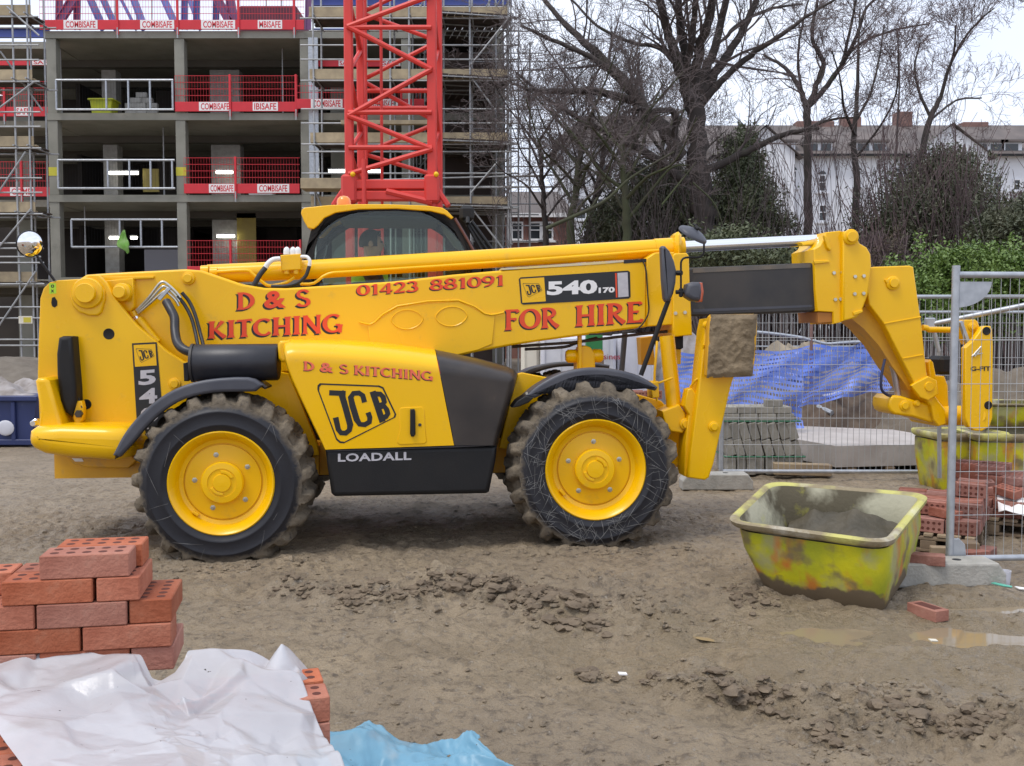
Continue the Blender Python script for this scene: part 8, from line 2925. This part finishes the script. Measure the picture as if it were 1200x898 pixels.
# what the sheet lies on, at pixels of the photograph: (px, py, distance)
WCTL = [(-80, 748, 2.62), (-30, 757, 2.58), (30, 756, 2.54), (80, 757, 2.53), (120, 763, 2.52), (157, 775, 2.47), (180, 806, 2.46), (205, 800, 2.48), (228, 762, 2.56), (255, 766, 2.60), (290, 784, 2.62), (318, 786, 2.68),
        (374, 797, 2.78), (378, 820, 2.66), (372, 790, 2.90), (340, 782, 2.90), (336, 776, 2.76), (346, 784, 2.70), (356, 800, 2.62), (-60, 800, 2.30), (0, 790, 2.40), (60, 800, 2.36), (95, 822, 2.28), (130, 800, 2.36), (175, 812, 2.40), (215, 800, 2.45), (240, 830, 2.36), (290, 815, 2.45),
        (310, 790, 2.56), (330, 820, 2.46), (350, 850, 2.38), (375, 832, 2.48), (-20, 838, 2.18), (30, 860, 2.08), (70, 850, 2.16), (110, 880, 2.05), (160, 850, 2.2), (200, 870, 2.12), (235, 860, 2.22), (270, 850, 2.28), (300, 885, 2.14),
        (330, 880, 2.24), (365, 890, 2.22), (395, 868, 2.34), (416, 898, 2.2), (30, 905, 1.96), (90, 930, 1.86), (160, 915, 1.94), (230, 930, 1.9), (300, 935, 1.95), (370, 950, 2.0), (430, 945, 2.1), (60, 980, 1.75), (200, 1000, 1.72), (330, 1000, 1.8), (440, 1000, 1.95)]
def white_z(U, V, XX, YY):
    r = np.random.default_rng(15)
    pts = []
    for (px, py, d) in WCTL:
        p = P(px, py, d); pts.append((p.x, p.y, p.z + r.normal() * .008 + (.003 if p.y > 2.45 else 0)))
    zz = facet_field(XX, YY, pts)
    zz = blur(zz, 3)
    # secondary creases
    xs_, ys_ = XX.min() + (XX.max() - XX.min()) * r.random(150), YY.min() + (YY.max() - YY.min()) * r.random(150)
    zz = zz + blur(facet_field(XX, YY, [(a_, c_, r.normal() * .012) for a_, c_ in zip(xs_, ys_)]), 1)
    xs_, ys_ = XX.min() + (XX.max() - XX.min()) * r.random(1500), YY.min() + (YY.max() - YY.min()) * r.random(1500)
    m_ = np.clip(.4 + 1.6 * fbm(XX, YY, 3, 2, 90), 0, 1)
    zz = zz + m_ * blur(facet_field(XX, YY, [(a_, c_, r.normal() * .0030) for a_, c_ in zip(xs_, ys_)]), 1)
    hang = np.clip((U - .96) / .04, 0, 1)
    zz = zz - .10 * hang * (V > .25)
    pk_ = P(333, 748, 2.72)
    q = np.hypot((XX - pk_.x) / .085, (YY - pk_.y + .03) / .20) + .06 * np.abs(pnoise(XX * 14, YY * 9, 95))
    zz = np.maximum(zz, pk_.z - .13 * q)
    return zz, XX, YY
oL = [P(-80, 748, 2.62), P(349, 770, 2.74), P(440, 1000, 1.95), P(60, 980, 1.75)]
_L = [(p.x, p.y) for p in (P(-80, 748, 2.62), P(-20, 836, 2.18), P(28, 905, 1.96), P(60, 980, 1.75))]
_R = [(p.x, p.y) for p in (P(366, 772, 2.76), P(366, 800, 2.64), P(390, 845, 2.42), P(420, 905, 2.2), P(440, 1000, 1.95))]
_T = [(p.x, p.y) for p in (P(-80, 748, 2.62), P(60, 754, 2.55), P(150, 768, 2.50), P(178, 800, 2.47), P(205, 795, 2.49), P(222, 766, 2.56), P(300, 776, 2.68), P(366, 772, 2.76))]
white = sheet("white_plastic_sheet", "crumpled white plastic sheet draped over the orange brick pack", None, plastic('white_sheet', (.70, .705, .73), .25, .35), 1, white_z, 220, 190, sides=(_T, _R, [(p.x, p.y) for p in (P(60, 980, 1.75), P(440, 1000, 1.95))], _L))
def blue_z(U, V, XX, YY):
    zz = .025 + .08 * np.clip(1 - U * 1.6, 0, 1) + ridge(XX * .8 + YY * .5, YY * 1.2, 1.6, 70, 2) * .075 + ridge(XX + YY, YY - XX, 5, 75, 2) * .012 - .06 + .02 * np.sin(U * 9)
    return zz, XX + .03 * fbm(XX, YY, 3, 2, 80) - .12 * U ** 6 * (1 - V) + .12 * U ** 4 * pnoise(V * 4.5, U * 0 + 3.3, 82), YY + .10 * pnoise(XX * 1.8, V * .6 + 2, 81) * (V < .6)
oB = [P(380, 846, 3.9), P(604, 893, 3.95), P(640, 960, 3.3), P(330, 960, 3.2)]
blue = sheet("blue_plastic_sheet", "crumpled light blue plastic sheet on the ground beside the white sheet", [(p.x, p.y) for p in oB], plastic('blue_sheet', (.17, .37, .50), .4, .15), 2, blue_z, 110, 80)
# scrap of clear plastic behind the pile's left end
